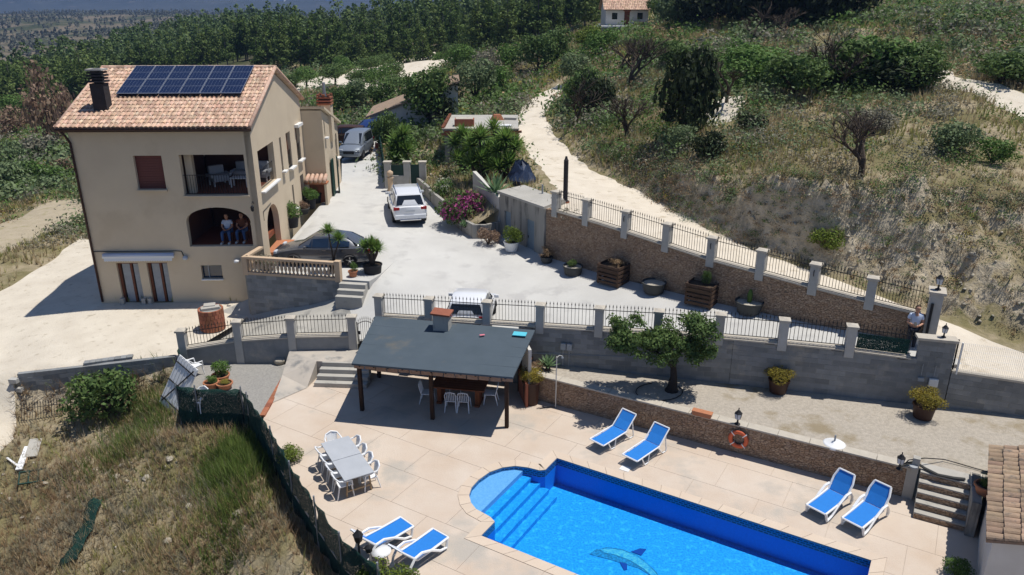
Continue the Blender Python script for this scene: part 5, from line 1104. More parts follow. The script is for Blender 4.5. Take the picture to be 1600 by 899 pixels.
lantern('lantern', 'black lantern on the terrace wall above the life ring', at(1152, 663, 1.115), .95); lantern('lantern', 'dark lantern on the terrace wall by the black hose', at(1405, 733, 1.115), .9)
pt = thing('window_box', 'terracotta window box lying on the terrace wall coping', 'planter', at(1097, 650, 1.12), rzt); MB().box((0, 0, .09), (.62, .2, .18), 0, (.7, .25)).build('trough', 'terracotta', pt); B('soil', 'soil', pt, (0, 0, .165), (.6, .17, .02))
ub = thing('parasol_base', 'round white parasol base on the gravel terrace', 'parasol base', at(1303, 696, 1.05)); MB().lathe([(.02, 0), (.36, 0), (.37, .05), (.3, .1), (.08, .12), (.06, .16), (.02, .16)], 20).build('weight', 'plastic', ub, True); MB().cyl((0, 0, .14), (0, 0, .38), .03, n=8).build('tube', 'metalgrey', ub)
tp = thing('hose_tap', 'concrete tap post with grey box at the top of the terrace steps', 'tap', at(1429, 735, 1.1), rzt); B('post', 'concrete', tp, (0, .05, .18), (.2, .2, .5)); MB().lathe([(.02, -.03), (.12, 0), (.12, .05), (.02, .06)], 10, (-.05, -.1, .15)).build('valve_cover', 'curtain', tp)
tag(MB().tube([at(*q) for q in ((1411, 727, 1.2), (1420, 719, 1.35), (1445, 716, 1.3), (1475, 718, 1.12), (1500, 725, 1.1), (1520, 731, 1.08), (1545, 738, 1.08))], .018, 6).build('garden_hose', 'cable'), 'thin black hose arching over the gravel behind the terrace steps', 'hose')
tag(MB().tube([at(*q) for q in ((1405, 729, 1.18), (1418, 724, 1.22), (1430, 722, 1.2), (1445, 732, 1.1), (1465, 742, 1.1), (1490, 747, 1.1), (1508, 749, 1.1))], .045, 6).build('drain_pipe', 'pot_grey'), 'thick grey pipe lying along the top of the terrace steps', 'pipe')
sh = thing('garden_shower', 'thin pale shower pole standing at the terrace wall', 'shower', at(868, 637, 0)); MB().cyl((0, 0, 0), (0, 0, 2.15), .022, n=6).build('pole', 'whitewall', sh); MB().tube([(0, 0, 2.1), (.1, .1, 2.16), (.22, .18, 2.1)], .014, 5).build('arm', 'whitewall', sh); MB().tube([(0, 0, .02), (-.4, -.02, .03), (-.6, -.12, .03)], .02, 5).build('pipe', 'pot_grey', sh); MB().lathe([(.06, 0), (.03, .06)], 8, (.22, .18, 2.02)).build('rose', 'metalgrey', sh)
eb = thing('meter_cabinet', 'pair of pale meter boxes on the grey block wall left of the olive tree', 'meter box')
for u in (880, 889.5): x = solve_u(u, yl, lambda x: 1.9); B('box', 'curtain', eb, (x, yl(x)-.05, 1.9), (.21, .1, .27), rzw, bevel=.01); MB().cyl((x, yl(x)-.03, 1.05), (x, yl(x)-.03, 1.77), .02, n=5).build('conduit', 'curtain', eb)
tag(MB().lathe([(.05, 0), (.24, .02), (.26, .16), (.22, .2), (.05, .22)], 12, tuple(at(438, 567, .05))).build('stone_drum', 'rock', None, True), 'round concrete drum on the gravel edge below the left wall', 'drum')
tag(MB().lathe([(.03, 0), (.15, .02), (.14, .1), (.05, .15)], 7, tuple(at(990, 579, 1.05))).build('white_stone', 'rock'), 'pale stone lying at the foot of the block wall', 'stone')
tag(MB().tube([at(1030+32*math.cos(a)*1.15, 612+14*math.sin(a), 1.08+.01*(k % 2)) for k, a in enumerate(np.linspace(-.6, 4.4, 16))], .02, 5).build('drip_hose', 'cable'), 'thin black drip hose looped round the olive trunk', 'hose')
# brick well in the yard
wl = thing('brick_well', 'round red brick well with concrete lid in the gravel yard', 'well', at(333, 512, .55)); MB().cyl((0, 0, -.1), (0, 0, .92), .50, .50, 20).build('shaft', 'mortar', wl)
bm_ = MB().box((0, 0, 0), (.155, .08, .19)).mesh('brick', bevel=.006); bm_.materials.append(M['brickred'])
for r in range(5):
    for k in range(20): a = 2*PI*(k+.5*(r % 2))/20; o = meshobj('brick', bm_, None, wl); o.location = (.51*math.cos(a), .51*math.sin(a), .06+.2*r); o.rotation_euler = (0, 0, a+PI/2)
B('lid', 'concrete', wl, (0, 0, .98), (.8, .36, .1), .4); B('lid', 'concrete', wl, (-.1, .2, 1.0), (.5, .4, .14), .3)
# ------------------------------------------------------------------ small tiled outbuilding, bottom right
sd = thing('tiled_shed', 'white shed with old clay tile roof at the right edge of the pool deck', 'shed')
ev0, ev1 = at(1541, 842, 2.15), at(1546, 845, 2.15)
ex = e1.copy(); ey = -e2; O_ = at(1541, 843, 2.1)
# roof slopes up to the right; rows run away from the camera
NR, NC = 20, 7
tm = MB(); na = 7; tl_, tr_ = .46, .135
for sgm, rad in ((0, tr_), (1, tr_*.82)):
    for k in range(na): t_a = PI*k/(na-1); tm.v.append((sgm*tl_, math.cos(t_a)*rad, math.sin(t_a)*rad*.75+(.03 if sgm == 0 else 0)))
tm.f = [(k, k+1, na+k+1, na+k) for k in range(na-1)]+[tuple(range(na))]
tmesh = tm.mesh('roof_tile'); tmesh.materials.append(M['oldtile'])
sdz = .30
rzs = math.atan2(ex.y, ex.x)
for r in range(NR):
    for c_ in range(NC):
        p = O_+ey*(r*.245+.05)+ex*(c_*.36)+UP*(c_*.36*sdz+.03); o = meshobj('roof_tile', tmesh, None, sd); o.location = p+Vector((random.uniform(-.015, .015), random.uniform(-.012, .012), random.uniform(0, .012))); o.rotation_euler = (0, -math.atan(sdz), rzs+random.uniform(-.03, .03))
q = lambda a, b, z: tuple(O_+ex*a+ey*b+UP*z)
mb = MB(); mb.add([q(.0, -.05, -.06), q(2.7, -.05, -.06+2.7*sdz), q(2.7, 4.95, -.06+2.7*sdz), q(.0, 4.95, -.06), q(.0, -.05, .02), q(2.7, -.05, .02+2.7*sdz), q(2.7, 4.95, .02+2.7*sdz), q(.0, 4.95, .02)], [(3, 2, 1, 0), (4, 5, 6, 7), (0, 1, 5, 4), (1, 2, 6, 5), (2, 3, 7, 6), (3, 0, 4, 7)]); mb.build('roof_deck', 'oldtile', sd)
mb = MB(); mb.add([q(.15, .1, -2.1), q(2.7, .1, -2.1), q(2.7, .1, -.08+2.7*sdz), q(.15, .1, -.04), q(.15, 4.8, -2.1), q(2.7, 4.8, -2.1), q(2.7, 4.8, -.08+2.7*sdz), q(.15, 4.8, -.04)], [(0, 1, 2, 3), (7, 6, 5, 4), (0, 4, 5, 1), (1, 5, 6, 2), (2, 6, 7, 3), (3, 7, 4, 0)]); mb.build('wall', 'whitewall', sd)
# green sack and clay pot behind it
gb = thing('garden_sack', 'open bright green garden sack standing behind the tiled shed', 'sack', at(1562, 742, 1.05)); MB().lathe([(.05, 0), (.28, .02), (.3, .3), (.27, .62), (.29, .8), (.25, .79), (.23, .5), (.02, .42)], 12).build('sack', 'greenbag', gb, True)
# ------------------------------------------------------------------ debris on the left slope
TZ = lambda x, y: float(hz(np.array([x]), np.array([y]))[0])
def raycast(u, v, y0=9.0, y1=330.0):
    Y = np.concatenate([np.arange(y0, 60, .1), np.arange(60, y1, .5)]); P = [atY(u, v, 1.0)]; k = P[0]; X = k.x*Y; Z = CAMH+(k.z-CAMH)*Y
    g = np.where((Y < 146), hz(X, Y), vz(X, Y)); g = np.where(inpoly(X, Y, PROP), -9, g); i = np.argmax(Z < g)
    if not (Z < g).any(): i = len(Y)-1
    return Vector((X[i], Y[i], g[i]))
def onhill(u, v, zg=-1.2):
    return raycast(u, v)
def onhill_old(u, v, zg=-1.2):
    p = at(u, v, zg)
    for _ in range(6): p = at(u, v, TZ(p.x, p.y))
    return p
wp = thing('metal_panel', 'pale corrugated metal panel with dark frame leaning above the netting', 'panel', onhill(262, 645)); wp.rotation_euler = (RD(-22), RD(18), RD(-35)); wp.scale = (1.25, 1.25, 1.25)
B('sheet', 'white', wp, (0, 0, .95), (.95, .03, 1.75))
for k in range(7): MB().box((-.42+k*.14, -.022, .95), (.03, .02, 1.7)).build('rib', 'white', wp)
for z in (.3, .95, 1.6): B('brace', 'iron', wp, (0, -.04, z), (.95, .03, .03))
B('brace', 'iron', wp, (0, -.05, .95), (.03, .03, 1.7), rot=Matrix.Rotation(.45, 3, 'Y'))
def board(name, m, lab, cat, u, v, dims, rz, tilt=0, dzv=.06):
    p = onhill(u, v); return tag(MB().box((0, 0, 0), dims, 0).build(name, m), lab, cat), p
for name, m, lab, cat, u, v, dims, e in (('white_board', 'plastic', 'white plastic plank lying on the slope at far left', 'plank', 38, 722, (.22, 1.35, .05), (.15, .1, .3)), ('white_board', 'plastic', 'thin white strip beside the white plastic plank', 'plank', 22, 728, (.07, .9, .04), (.1, 0, 1.0)), ('grey_board', 'concrete', 'grey weathered board above the green frame', 'board', 54, 706, (.42, 1.1, .05), (.15, .1, .35)), ('timber', 'plank', 'long thin timber lying beside the grey board', 'timber', 46, 712, (.06, 1.5, .06), (.15, .1, .4))):
    o = tag(MB().box((0, 0, 0), dims).build(name, m), lab, cat); p = onhill(u, v); o.location = p+UP*.14; o.rotation_euler = e
gf = thing('fallen_gate', 'dark green metal frame lying on the slope below the white plank', 'frame', onhill(54, 752)+UP*.1); gf.rotation_euler = (.25, .1, .45)
for y in (-.3, .3): B('rail', 'greendoor', gf, (0, y, 0), (.95, .05, .05))
for x in (-.45, -.15, .15, .45): B('bar', 'greendoor', gf, (x, 0, .0), (.04, .6, .04))
gr = thing('fallen_railing', 'rusty iron railing leaning against the slope below the yard wall', 'railing', onhill(75, 655)); gr.rotation_euler = (-.5, 0, .28); railing(gr, (-1.0, 0, 0), (1.2, 0, 0), .55, 22, spear=True, name='bars')
# rocks
rk = []
for i in range(3):
    V = []; mb = MB().lathe([(.1, -.4), (.75, -.25), (1, .1), (.7, .5), (.15, .7)], 7); mb.v = [(x*random.uniform(.75, 1.25), y*random.uniform(.75, 1.25), z*random.uniform(.8, 1.2)) for x, y, z in mb.v]; me = mb.mesh('rock'); me.materials.append(M['rock']); rk.append(me)
for u, v, s in ((175, 737, .17), (183, 746, .15), (229, 748, .13), (265, 717, .15), (245, 677, .2), (263, 846, .15), (374, 804, .22), (382, 829, .12), (40, 737, .1), (71, 757, .12), (190, 728, .1), (108, 778, .12), (60, 812, .1), (150, 735, .1), (36, 811, .09), (64, 831, .1), (16, 783, .08), (168, 742, .1), (285, 778, .13), (295, 790, .11)):
    o = meshobj('rock', random.choice(rk), None); o.location = onhill(u, v); o.scale = (s, s*random.uniform(.7, 1.2), s*.8); o.rotation_euler = (random.uniform(-.3, .3), 0, random.uniform(0, 6)); tag(o, 'pale limestone rock scattered on the dry slope', 'rock', 'limestone rocks on the left slope')
# ------------------------------------------------------------------ netting fences
nf = thing('netting_fence', 'dark green netting fence running down the left edge of the pool deck', 'fence')
NL = [Vector(p) for p in ((-12.65, 25.62, 0), (-11.85, 25.42, 0), (-10.1, 25.32, 0), (-9.75, 24.9, 0), (-8.17, 22.5, 0), (-6.95, 20.4, 0), (-5.74, 18.6, 0), (-4.67, 17.0, 0), (-3.44, 15.8, 0), (-2.2, 14.2, 0))]
def netpanel(par, a, b, z0, z1, nm='net'):
    n = max(3, int((b-a).length/.22)); d = (b-a).normalized(); nr = Vector((d.y, -d.x, 0)); mb = MB(); rows = 6
    for i in range(n+1):
        for j in range(rows+1): f = j/rows; p = a.lerp(b, i/n)+nr*(.05*math.sin(i*1.7+j)+random.uniform(-.03, .03))+UP*(z0+(z1-z0)*f+(random.uniform(-.05, .03) if j == rows else 0)); mb.v.append(tuple(p))
    mb.f = [(i*(rows+1)+j, (i+1)*(rows+1)+j, (i+1)*(rows+1)+j+1, i*(rows+1)+j+1) for i in range(n) for j in range(rows)]
    o = mb.build(nm, 'net', par, True); md = o.modifiers.new('thick', 'SOLIDIFY'); md.thickness = .015
for a, b in zip(NL[:-1], NL[1:]): netpanel(nf, a, b, -.6, 1.05)
for p in NL: MB().cyl(p+UP*-.6, p+UP*1.2, .03, n=6).build('post', 'metalgrey', nf)
nf2 = thing('netting_screen', 'dark green netting screen hanging beside the last left wall post', 'screen'); netpanel(nf2, Vector((-14.1, 29.3, 0)), Vector((-13.0, 27.3, 0)), -.5, .9); MB().cyl((-13.0, 27.3, -.5), (-13.0, 27.3, 1.0), .03, n=6).build('post', 'metalgrey', nf2)
nf3 = thing('fallen_netting', 'sheet of dark green netting lying on the slope at bottom left', 'netting')
mb = MB()
L0, L1, R0, R1 = onhill(140, 788), onhill(92, 890), onhill(162, 790), onhill(122, 885)
for i in range(13):
    for j in range(6): p = L0.lerp(L1, i/12).lerp(R0.lerp(R1, i/12), j/5); z = TZ(p.x, p.y); mb.v.append((p.x, p.y, z+.12+.12*math.sin(i*1.3+j)*random.random()+.1*j/5))
mb.f = [(i*6+j, (i+1)*6+j, (i+1)*6+j+1, i*6+j+1) for i in range(12) for j in range(5)]; o = mb.build('sheet', 'net', nf3, True); o.modifiers.new('thick', 'SOLIDIFY').thickness = .015
# ================================================================== cars
def loft(name, rings, m, parent, close=True):
    """skin through rings of equal point count (open along the ring ends)"""
    n = len(rings[0]); V = [p for r in rings for p in r]; F = []
    for i in range(len(rings)-1):
        for k in range(n-1): F.append((i*n+k, i*n+k+1, (i+1)*n+k+1, (i+1)*n+k))
    if close: F += [tuple(range(n-1, -1, -1)), tuple(range((len(rings)-1)*n, len(rings)*n))]
    mb = MB(); mb.v = V; mb.f = F; return mb.build(name, m, parent, 'auto')
def car(name, label, loc, rz, spec):
    """x across, y forward. spec: stations of (y, half width, z of sill, z of belt) for the body and (y, half width, z) for the roof line"""
    t = thing(name, label, 'car', loc, rz); L_, W = spec['L'], spec['W']; paint = spec['paint']; body = spec['body']; r = []
    for y, hw, zs, zb, zc in body:      # sill, belt, crown of bonnet/boot
        half = [(hw*.90, zs), (hw*.98, zs+(zb-zs)*.25), (hw, zs+(zb-zs)*.55), (hw*.97, zb-.04), (hw*.90, zb), (hw*.5, zc)]
        r.append([(x, y, z) for x, z in half]+[(-x, y, z) for x, z in reversed(half)])
    loft('body', r, paint, t)
    g = spec['green']                    # greenhouse: list of (y, half width bottom, z bottom, half width top, z top)
    rr = []
    for y, hb, zb, ht, zt in g: rr.append([(hb, y, zb-.02), (ht, y, zt-.03), (ht*.85, y, zt), (ht*.4, y, zt+.02), (-ht*.4, y, zt+.02), (-ht*.85, y, zt), (-ht, y, zt-.03), (-hb, y, zb-.02)])
    loft('cabin', rr, paint, t)
    gl = 'glass'
    def win(name, a, b, o=.012, m=gl):  # quad pane from 4 points, pushed outwards
        P = [Vector(p) for p in a]; nn = (P[1]-P[0]).cross(P[2]-P[0]).normalized(); c = sum(P, Vector())/4
        if nn.dot(c-Vector((0, c.y*.3, .8))) < 0: nn = -nn
        MB().add([p+nn*o for p in P]+[p-nn*.02 for p in P], [(0, 1, 2, 3), (7, 6, 5, 4), (0, 4, 5, 1), (1, 5, 6, 2), (2, 6, 7, 3), (3, 7, 4, 0)]).build(name, m, t)
    def lp(a, b, f): return tuple(Vector(a).lerp(Vector(b), f))
    for nm, i, j in (('windscreen', len(g)-1, len(g)-2), ('rear_window', 0, 1)):
        y0, hb, zb, ht, zt = g[i]; y1, hb1, zb1, ht1, zt1 = g[j]
        A = (hb*.86, y0, zb+.02); Bq = (-hb*.86, y0, zb+.02); C = (-ht1*.86, y1, zt1-.02); D = (ht1*.86, y1, zt1-.02)
        win(nm, [lp(A, D, .06), lp(Bq, C, .06), lp(Bq, C, .94), lp(A, D, .94)], None, .03)
    for s in (-1, 1):
        for y0, y1 in spec['side']:
            def edge(y):
                for k in range(len(g)-1):
                    if g[k][0] <= y <= g[k+1][0]: f = (y-g[k][0])/(g[k+1][0]-g[k][0]); return [g[k][q]+(g[k+1][q]-g[k][q])*f for q in range(1, 5)]
                return list(g[-1][1:]) if y > g[-1][0] else list(g[0][1:])
            a, b = edge(y0), edge(y1)
            P = [(s*a[0], y0, a[1]+.04), (s*b[0], y1, b[1]+.04), (s*(b[0]+(b[2]-b[0])*.82), y1, b[1]+(b[3]-b[1])*.82), (s*(a[0]+(a[2]-a[0])*.82), y0, a[1]+(a[3]-a[1])*.82)]
            win('side_window', P, None, .012, spec.get('sideglass', gl))
        for y in spec['handles']: B('door_handle', 'chrome', t, (s*(W/2+.0), y, spec['hz']), (.04, .18, .03))
        B('mirror', paint, t, (s*(W/2+.06), spec['mirror'][0], spec['mirror'][1]), (.2, .12, .14), bevel=.03)
        B('headlight', 'lightglass', t, (s*W*.36, L_/2-.10, spec['lz']), (.34, .14, .14), bevel=.03); B('tail_light', 'redlight', t, (s*W*.385, -L_/2+.07, spec['tz']), (.34, .14, .17), bevel=.03)
        for y in spec['axles']:
            wh = bpy.data.objects.new('wheel', None); link(wh, t); wh.location = (s*(W/2-.12), y, spec['R'])
            R_ = spec['R']; prof = [(R_*.62, -.11), (R_*.95, -.1), (R_, -.06), (R_, .06), (R_*.95, .1), (R_*.62, .11)]; mb = MB().lathe(prof, 20); mb.v = [(z, x, y2) for x, y2, z in mb.v]; mb.build('tyre', 'tyre', wh, True)
            mb = MB(); so_ = s*.095
            for k in range(5): a = k*2*PI/5; mb.box((so_, math.sin(a)*R_*.33, math.cos(a)*R_*.33), (.03, R_*.16, R_*.6), rot=Matrix.Rotation(-a, 3, 'X'))
            mb.cyl((so_-.02*s, 0, 0), (so_+.025*s, 0, 0), R_*.15, n=8); mb.build('rim', 'rim', wh); MB().cyl((s*.02, 0, 0), (s*.07, 0, 0), R_*.63, n=18).build('hub', 'blackplastic', wh)
            ar = MB(); 
            for k in range(13): a = PI*k/12; ar.v += [(s*(W/2-.16), y+math.cos(a)*R_*1.12, R_+math.sin(a)*R_*1.1), (s*(W/2+.004), y+math.cos(a)*R_*1.12, R_+math.sin(a)*R_*1.1), (s*(W/2+.004), y+math.cos(a)*R_*1.0, R_+math.sin(a)*R_*.98), (s*(W/2-.16), y+math.cos(a)*R_, R_+math.sin(a)*R_*.98)]
            ar.f = [(4*k+q, 4*k+(q+1) % 4, 4*k+4+(q+1) % 4, 4*k+4+q) for k in range(12) for q in range(4)]; ar.build('wheel_arch', 'blackplastic', t)
    B('rear_bumper', paint, t, (0, -L_/2+.04, .52), (W*.9, .16, .26), bevel=.05); B('front_bumper', paint, t, (0, L_/2-.05, .45), (W*.88, .16, .26), bevel=.05); B('underbody', 'blackplastic', t, (0, 0, .3), (W*.8, L_*.9, .16))
    B('number_plate', 'plate', t, (0, -L_/2-.045 if spec.get('platez', .8) < .7 else -L_/2-.012, spec.get('platez', .8)), (.5, .02, .11)); B('grille', 'blackplastic', t, (0, L_/2-.02, .6), (W*.45, .1, .2))
    if spec.get('rails'):
        for s in (-1, 1): MB().tube([(s*g[1][3]*.92, g[1][0]+.1, g[1][4]+.0), (s*g[1][3]*.92, g[1][0]+.25, g[1][4]+.07), (s*g[-2][3]*.92, g[-2][0]-.25, g[-2][4]+.07), (s*g[-2][3]*.92, g[-2][0]-.05, g[-2][4]+.0)], .022, 6).build('roof_rail', 'chrome', t)
    if spec.get('skid'): B('skid_plate', 'chrome', t, (0, -L_/2-.02, .36), (W*.6, .1, .08), bevel=.02)
    return t
sedan = dict(L=4.75, W=1.82, R=.32, paint='car_grey', sideglass='glassblue', body=[(-2.37, .68, .42, .86, .93), (-2.25, .82, .30, .95, 1.02), (-1.6, .90, .24, .98, 1.05), (-.6, .91, .22, .94, .98), (.6, .91, .22, .92, .96), (1.1, .91, .22, .90, .98), (1.8, .89, .26, .78, .86), (2.2, .80, .32, .68, .74), (2.37, .60, .38, .60, .64)],
  green=[(-1.75, .80, .98, .60, 1.06), (-1.15, .83, .96, .62, 1.38), (-.35, .84, .94, .65, 1.47), (.35, .84, .93, .63, 1.45), (1.15, .82, .93, .62, 1.0)], side=[(-1.35, -.42), (-.36, .42), (.46, .82)], handles=(-.15, -1.0), hz=.84, mirror=(.75, .98), lz=.66, tz=.82, axles=(-1.36, 1.35), platez=.62)
suv = dict(L=4.75, W=1.92, R=.37, paint='car_white', body=[(-2.37, .80, .50, 1.02, 1.06), (-2.28, .92, .38, 1.10, 1.12), (-1.5, .96, .32, 1.12, 1.14), (0, .96, .30, 1.10, 1.14), (.9, .96, .30, 1.08, 1.14), (1.7, .94, .34, 1.0, 1.08), (2.2, .86, .42, .90, .96), (2.37, .7, .5, .8, .84)],
  green=[(-2.30, .88, 1.10, .72, 1.16), (-1.92, .88, 1.10, .72, 1.66), (-.9, .88, 1.10, .74, 1.78), (.2, .88, 1.10, .74, 1.77), (1.15, .86, 1.10, .70, 1.16)], side=[(-1.85, -1.15), (-1.08, -.18), (-.1, .75)], handles=(-.1, -1.0), hz=1.0, mirror=(.75, 1.18), lz=.82, tz=.98, axles=(-1.45, 1.45), rails=True, skid=True, platez=.86)
hatch = dict(L=4.1, W=1.75, R=.31, paint='car_white', body=[(-2.05, .74, .45, .92, .96), (-1.95, .84, .34, 1.0, 1.03), (-1.2, .875, .28, 1.0, 1.03), (0, .875, .26, .98, 1.02), (.9, .87, .26, .96, 1.02), (1.6, .84, .30, .86, .94), (2.0, .7, .4, .72, .76), (2.05, .6, .44, .66, .7)],
  green=[(-2.0, .80, 1.0, .62, 1.06), (-1.72, .80, 1.0, .63, 1.46), (-.7, .80, 1.0, .66, 1.54), (.2, .80, 1.0, .66, 1.53), (1.2, .78, .99, .62, 1.04)], side=[(-1.62, -1.0), (-.92, -.1), (-.04, .75)], handles=(-.05, -.9), hz=.88, mirror=(.8, 1.04), lz=.72, tz=.9, axles=(-1.25, 1.28), rails=False, platez=.76)
car('sedan', 'dark grey sedan parked sideways behind the balustrade', (-9.05, 35.6, 2.655), RD(90-3), sedan)
car('white_suv', 'white four wheel drive seen from behind on the driveway', (-6.1, 43.0, 2.99), RD(13), suv)
car('white_hatchback', 'white car with dark rear window just behind the railing above the shelter', (-1.75, 30.6, 1.5), RD(-6), dict(hatch, W=1.78)).scale = (1.06, .8, 1)
van = dict(L=4.5, W=1.8, R=.32, paint='car_silver', body=[(-2.25, .8, .4, 1.05, 1.1), (-1.5, .9, .3, 1.08, 1.12), (0, .9, .28, 1.05, 1.1), (1.2, .89, .3, 1.02, 1.12), (1.9, .85, .34, .92, 1.0), (2.25, .66, .42, .72, .76)],
  green=[(-2.2, .83, 1.08, .7, 1.2), (-2.0, .83, 1.08, .7, 1.78), (-.8, .83, 1.08, .72, 1.84), (.3, .83, 1.07, .7, 1.8), (1.4, .8, 1.06, .64, 1.12)], side=[(-1.8, -.9), (-.82, 0), (.08, .8)], handles=(0, -.9), hz=.95, mirror=(.9, 1.15), lz=.78, tz=1.0, axles=(-1.3, 1.35), platez=.8)
car('silver_van', 'silver van facing the camera at the end of the drive', (-11.9, 58.6, 3.5), RD(180-4), van)
car('blue_car', 'dark blue car parked beyond the silver van', (-12.2, 66.5, 3.5), RD(150), dict(hatch, paint='car_blue'))
car('dark_pickup', 'dark red brown vehicle beside the end of the rear wing', (-14.0, 63.5, 3.5), RD(95), dict(hatch, paint='darkbrown'))
tag(B('red_crate', 'lifering', None, (-10.6, 61.9, 3.68), (.9, .5, .36), .1), 'small red box on the ground behind the silver van', 'box')
# ================================================================== people
def skinbody(name, m, joints, bones, root, parent, sub=2):
    """joints: name -> (pos, radius); one continuous skinned surface"""
    keys = list(joints); me = bpy.data.meshes.new(name); me.from_pydata([joints[k][0] for k in keys], [(keys.index(a), keys.index(b)) for a, b in bones], [])
    o = meshobj(name, me, m, parent); md = o.modifiers.new('skin', 'SKIN'); md.use_smooth_shade = True
    sv = me.skin_vertices[0].data
    for k, v in zip(keys, sv): r = joints[k][1]; v.radius = r if isinstance(r, tuple) else (r, r)
    sv[keys.index(root)].use_root = True
    s = o.modifiers.new('sub', 'SUBSURF'); s.levels = sub; s.render_levels = sub
    return o
def fingers(parent, wrist, d, side, m='skin', curl=.6):
    """palm with four unequal curled fingers and a thumb leaving its side"""
    d = Vector(d).normalized(); sd_ = Vector(side).normalized(); n_ = d.cross(sd_); w0 = Vector(wrist)
    J = {'w': (w0, .026), 'p': (w0+d*.05, (.036, .018)), 'k': (w0+d*.085, (.038, .016))}; Bn = [('w', 'p'), ('p', 'k')]
    for i, L_ in enumerate((.065, .075, .072, .056)):
        b = w0+d*.085+sd_*((i-1.5)*.019); J['a%d' % i] = (b+d*.01, .0085); J['b%d' % i] = (b+d*L_*.55-n_*L_*.25*curl, .008); J['c%d' % i] = (b+d*L_*.75-n_*L_*.8*curl, .007); Bn += [('k', 'a%d' % i), ('a%d' % i, 'b%d' % i), ('b%d' % i, 'c%d' % i)]
    J['t0'] = (w0+d*.035-sd_*.032, .010); J['t1'] = (w0+d*.065-sd_*.05-n_*.015, .0095); J['t2'] = (w0+d*.088-sd_*.045-n_*.035, .008); Bn += [('p', 't0'), ('t0', 't1'), ('t1', 't2')]
    return skinbody('hand', m, J, Bn, 'w', parent, 1)
def head(parent, c, face, hair='hair', r=.098):
    """head with brow, nose, mouth, ears and short hair; face = horizontal facing direction"""
    hd = bpy.data.objects.new('head', None); link(hd, parent); hd.location = c; hd.rotation_euler = (0, 0, math.atan2(face[1], face[0])+PI/2)
    mb = MB(); R_, S_ = 12, 9
    prof = [(.35, -1.18), (.62, -1.05), (.76, -.7), (.84, -.2), (.9, .25), (.86, .65), (.62, .98), (.2, 1.12)]
    mb.lathe([(a*r, b*r*1.1) for a, b in prof], R_); mb.v = [(x, y*1.16-(.012 if z < -.3*r and y < 0 else 0), z) for x, y, z in mb.v]; mb.build('face', 'skin', hd, True)
    MB().add([(-.014, -r*.98, -.01), (.014, -r*.98, -.01), (0, -r*1.22, -.025), (0, -r*.98, .03)], [(0, 1, 2), (1, 3, 2), (3, 0, 2)]).build('nose', 'skin', hd)
    B('mouth', 'lifering', hd, (0, -r*.94, -.058), (.045, .012, .009))
    for s in (-1, 1): B('eye', 'hair', hd, (s*.032, -r*.985, .012), (.022, .012, .009)); B('ear', 'skin', hd, (s*r*.88, .0, -.005), (.016, .035, .055), bevel=.006)
    mb = MB(); mb.lathe([(.93*r, .1*r), (.96*r, .5*r), (.74*r, 1.02*r), (.3*r, 1.3*r), (.05*r, 1.33*r)], R_); mb.v = [(x, y*1.14+.014, z*1.05) for x, y, z in mb.v]; mb.build('hair', hair, hd, True)
    return hd
# man at the entrance, looking down at his phone
pz = 2.5
mn = thing('person', 'standing man in pale blue shirt and dark trousers holding a phone', 'person', at(1421, 547, pz), RD(-12))
J = {'pel': ((0, 0, .95), (.155, .115)), 'wst': ((0, -.01, 1.1), (.15, .11)), 'chs': ((0, 0, 1.3), (.175, .12)), 'nk0': ((0, .0, 1.45), (.07, .065)), 'nk': ((0, -.015, 1.53), .05),
     'hL': ((-.09, 0, .88), .095), 'kL': ((-.11, -.02, .49), .065), 'aL': ((-.12, .02, .09), .045), 'tL': ((-.13, -.13, .045), .04), 'hR': ((.09, 0, .88), .095), 'kR': ((.10, -.01, .49), .065), 'aR': ((.11, .03, .09), .045), 'tR': ((.13, -.12, .045), .04),
     'sL': ((-.19, 0, 1.40), .062), 'eL': ((-.27, -.05, 1.13), .045), 'fL': ((-.17, -.30, 1.14), .032), 'sR': ((.19, 0, 1.40), .062), 'eR': ((.26, -.07, 1.12), .045), 'fR': ((.05, -.29, 1.08), .032)}
Bn = [('pel', 'wst'), ('wst', 'chs'), ('chs', 'nk0'), ('nk0', 'nk'), ('pel', 'hL'), ('hL', 'kL'), ('kL', 'aL'), ('aL', 'tL'), ('pel', 'hR'), ('hR', 'kR'), ('kR', 'aR'), ('aR', 'tR'), ('chs', 'sL'), ('sL', 'eL'), ('eL', 'fL'), ('chs', 'sR'), ('sR', 'eR'), ('eR', 'fR')]
skinbody('body', 'skin', J, Bn, 'pel', mn)
gro = lambda k, e: (J[k][0], (tuple(q+e for q in J[k][1]) if isinstance(J[k][1], tuple) else J[k][1]+e))
Js = {k: gro(k, .018) for k in ('pel', 'wst', 'chs', 'nk0', 'sL', 'sR')}; Js['pel'] = ((0, 0, 1.0), (.168, .13))
for s, n_ in ((-1, 'L'), (1, 'R')): a, b = Vector(J['s'+n_][0]), Vector(J['e'+n_][0]); Js['m'+n_] = (tuple(a.lerp(b, .62)), .072)
skinbody('shirt', 'shirt', Js, [('pel', 'wst'), ('wst', 'chs'), ('chs', 'nk0'), ('chs', 'sL'), ('chs', 'sR'), ('sL', 'mL'), ('sR', 'mR')], 'pel', mn)
Jt = {k: gro(k, .014) for k in ('pel', 'hL', 'kL', 'aL', 'hR', 'kR', 'aR')}; skinbody('trousers', 'trousers', Jt, [('pel', 'hL'), ('hL', 'kL'), ('kL', 'aL'), ('pel', 'hR'), ('hR', 'kR'), ('kR', 'aR')], 'pel', mn)
for s in (-1, 1): B('shoe', 'blackplastic', mn, (s*.125, -.06, .045), (.1, .28, .09), bevel=.03)
head(mn, (0, -.05, 1.655), (0, -1)); fingers(mn, J['fL'][0], (.4, -.5, .35), (.6, .3, .5)); fingers(mn, J['fR'][0], (-.75, -.3, .3), (.2, .5, .6))
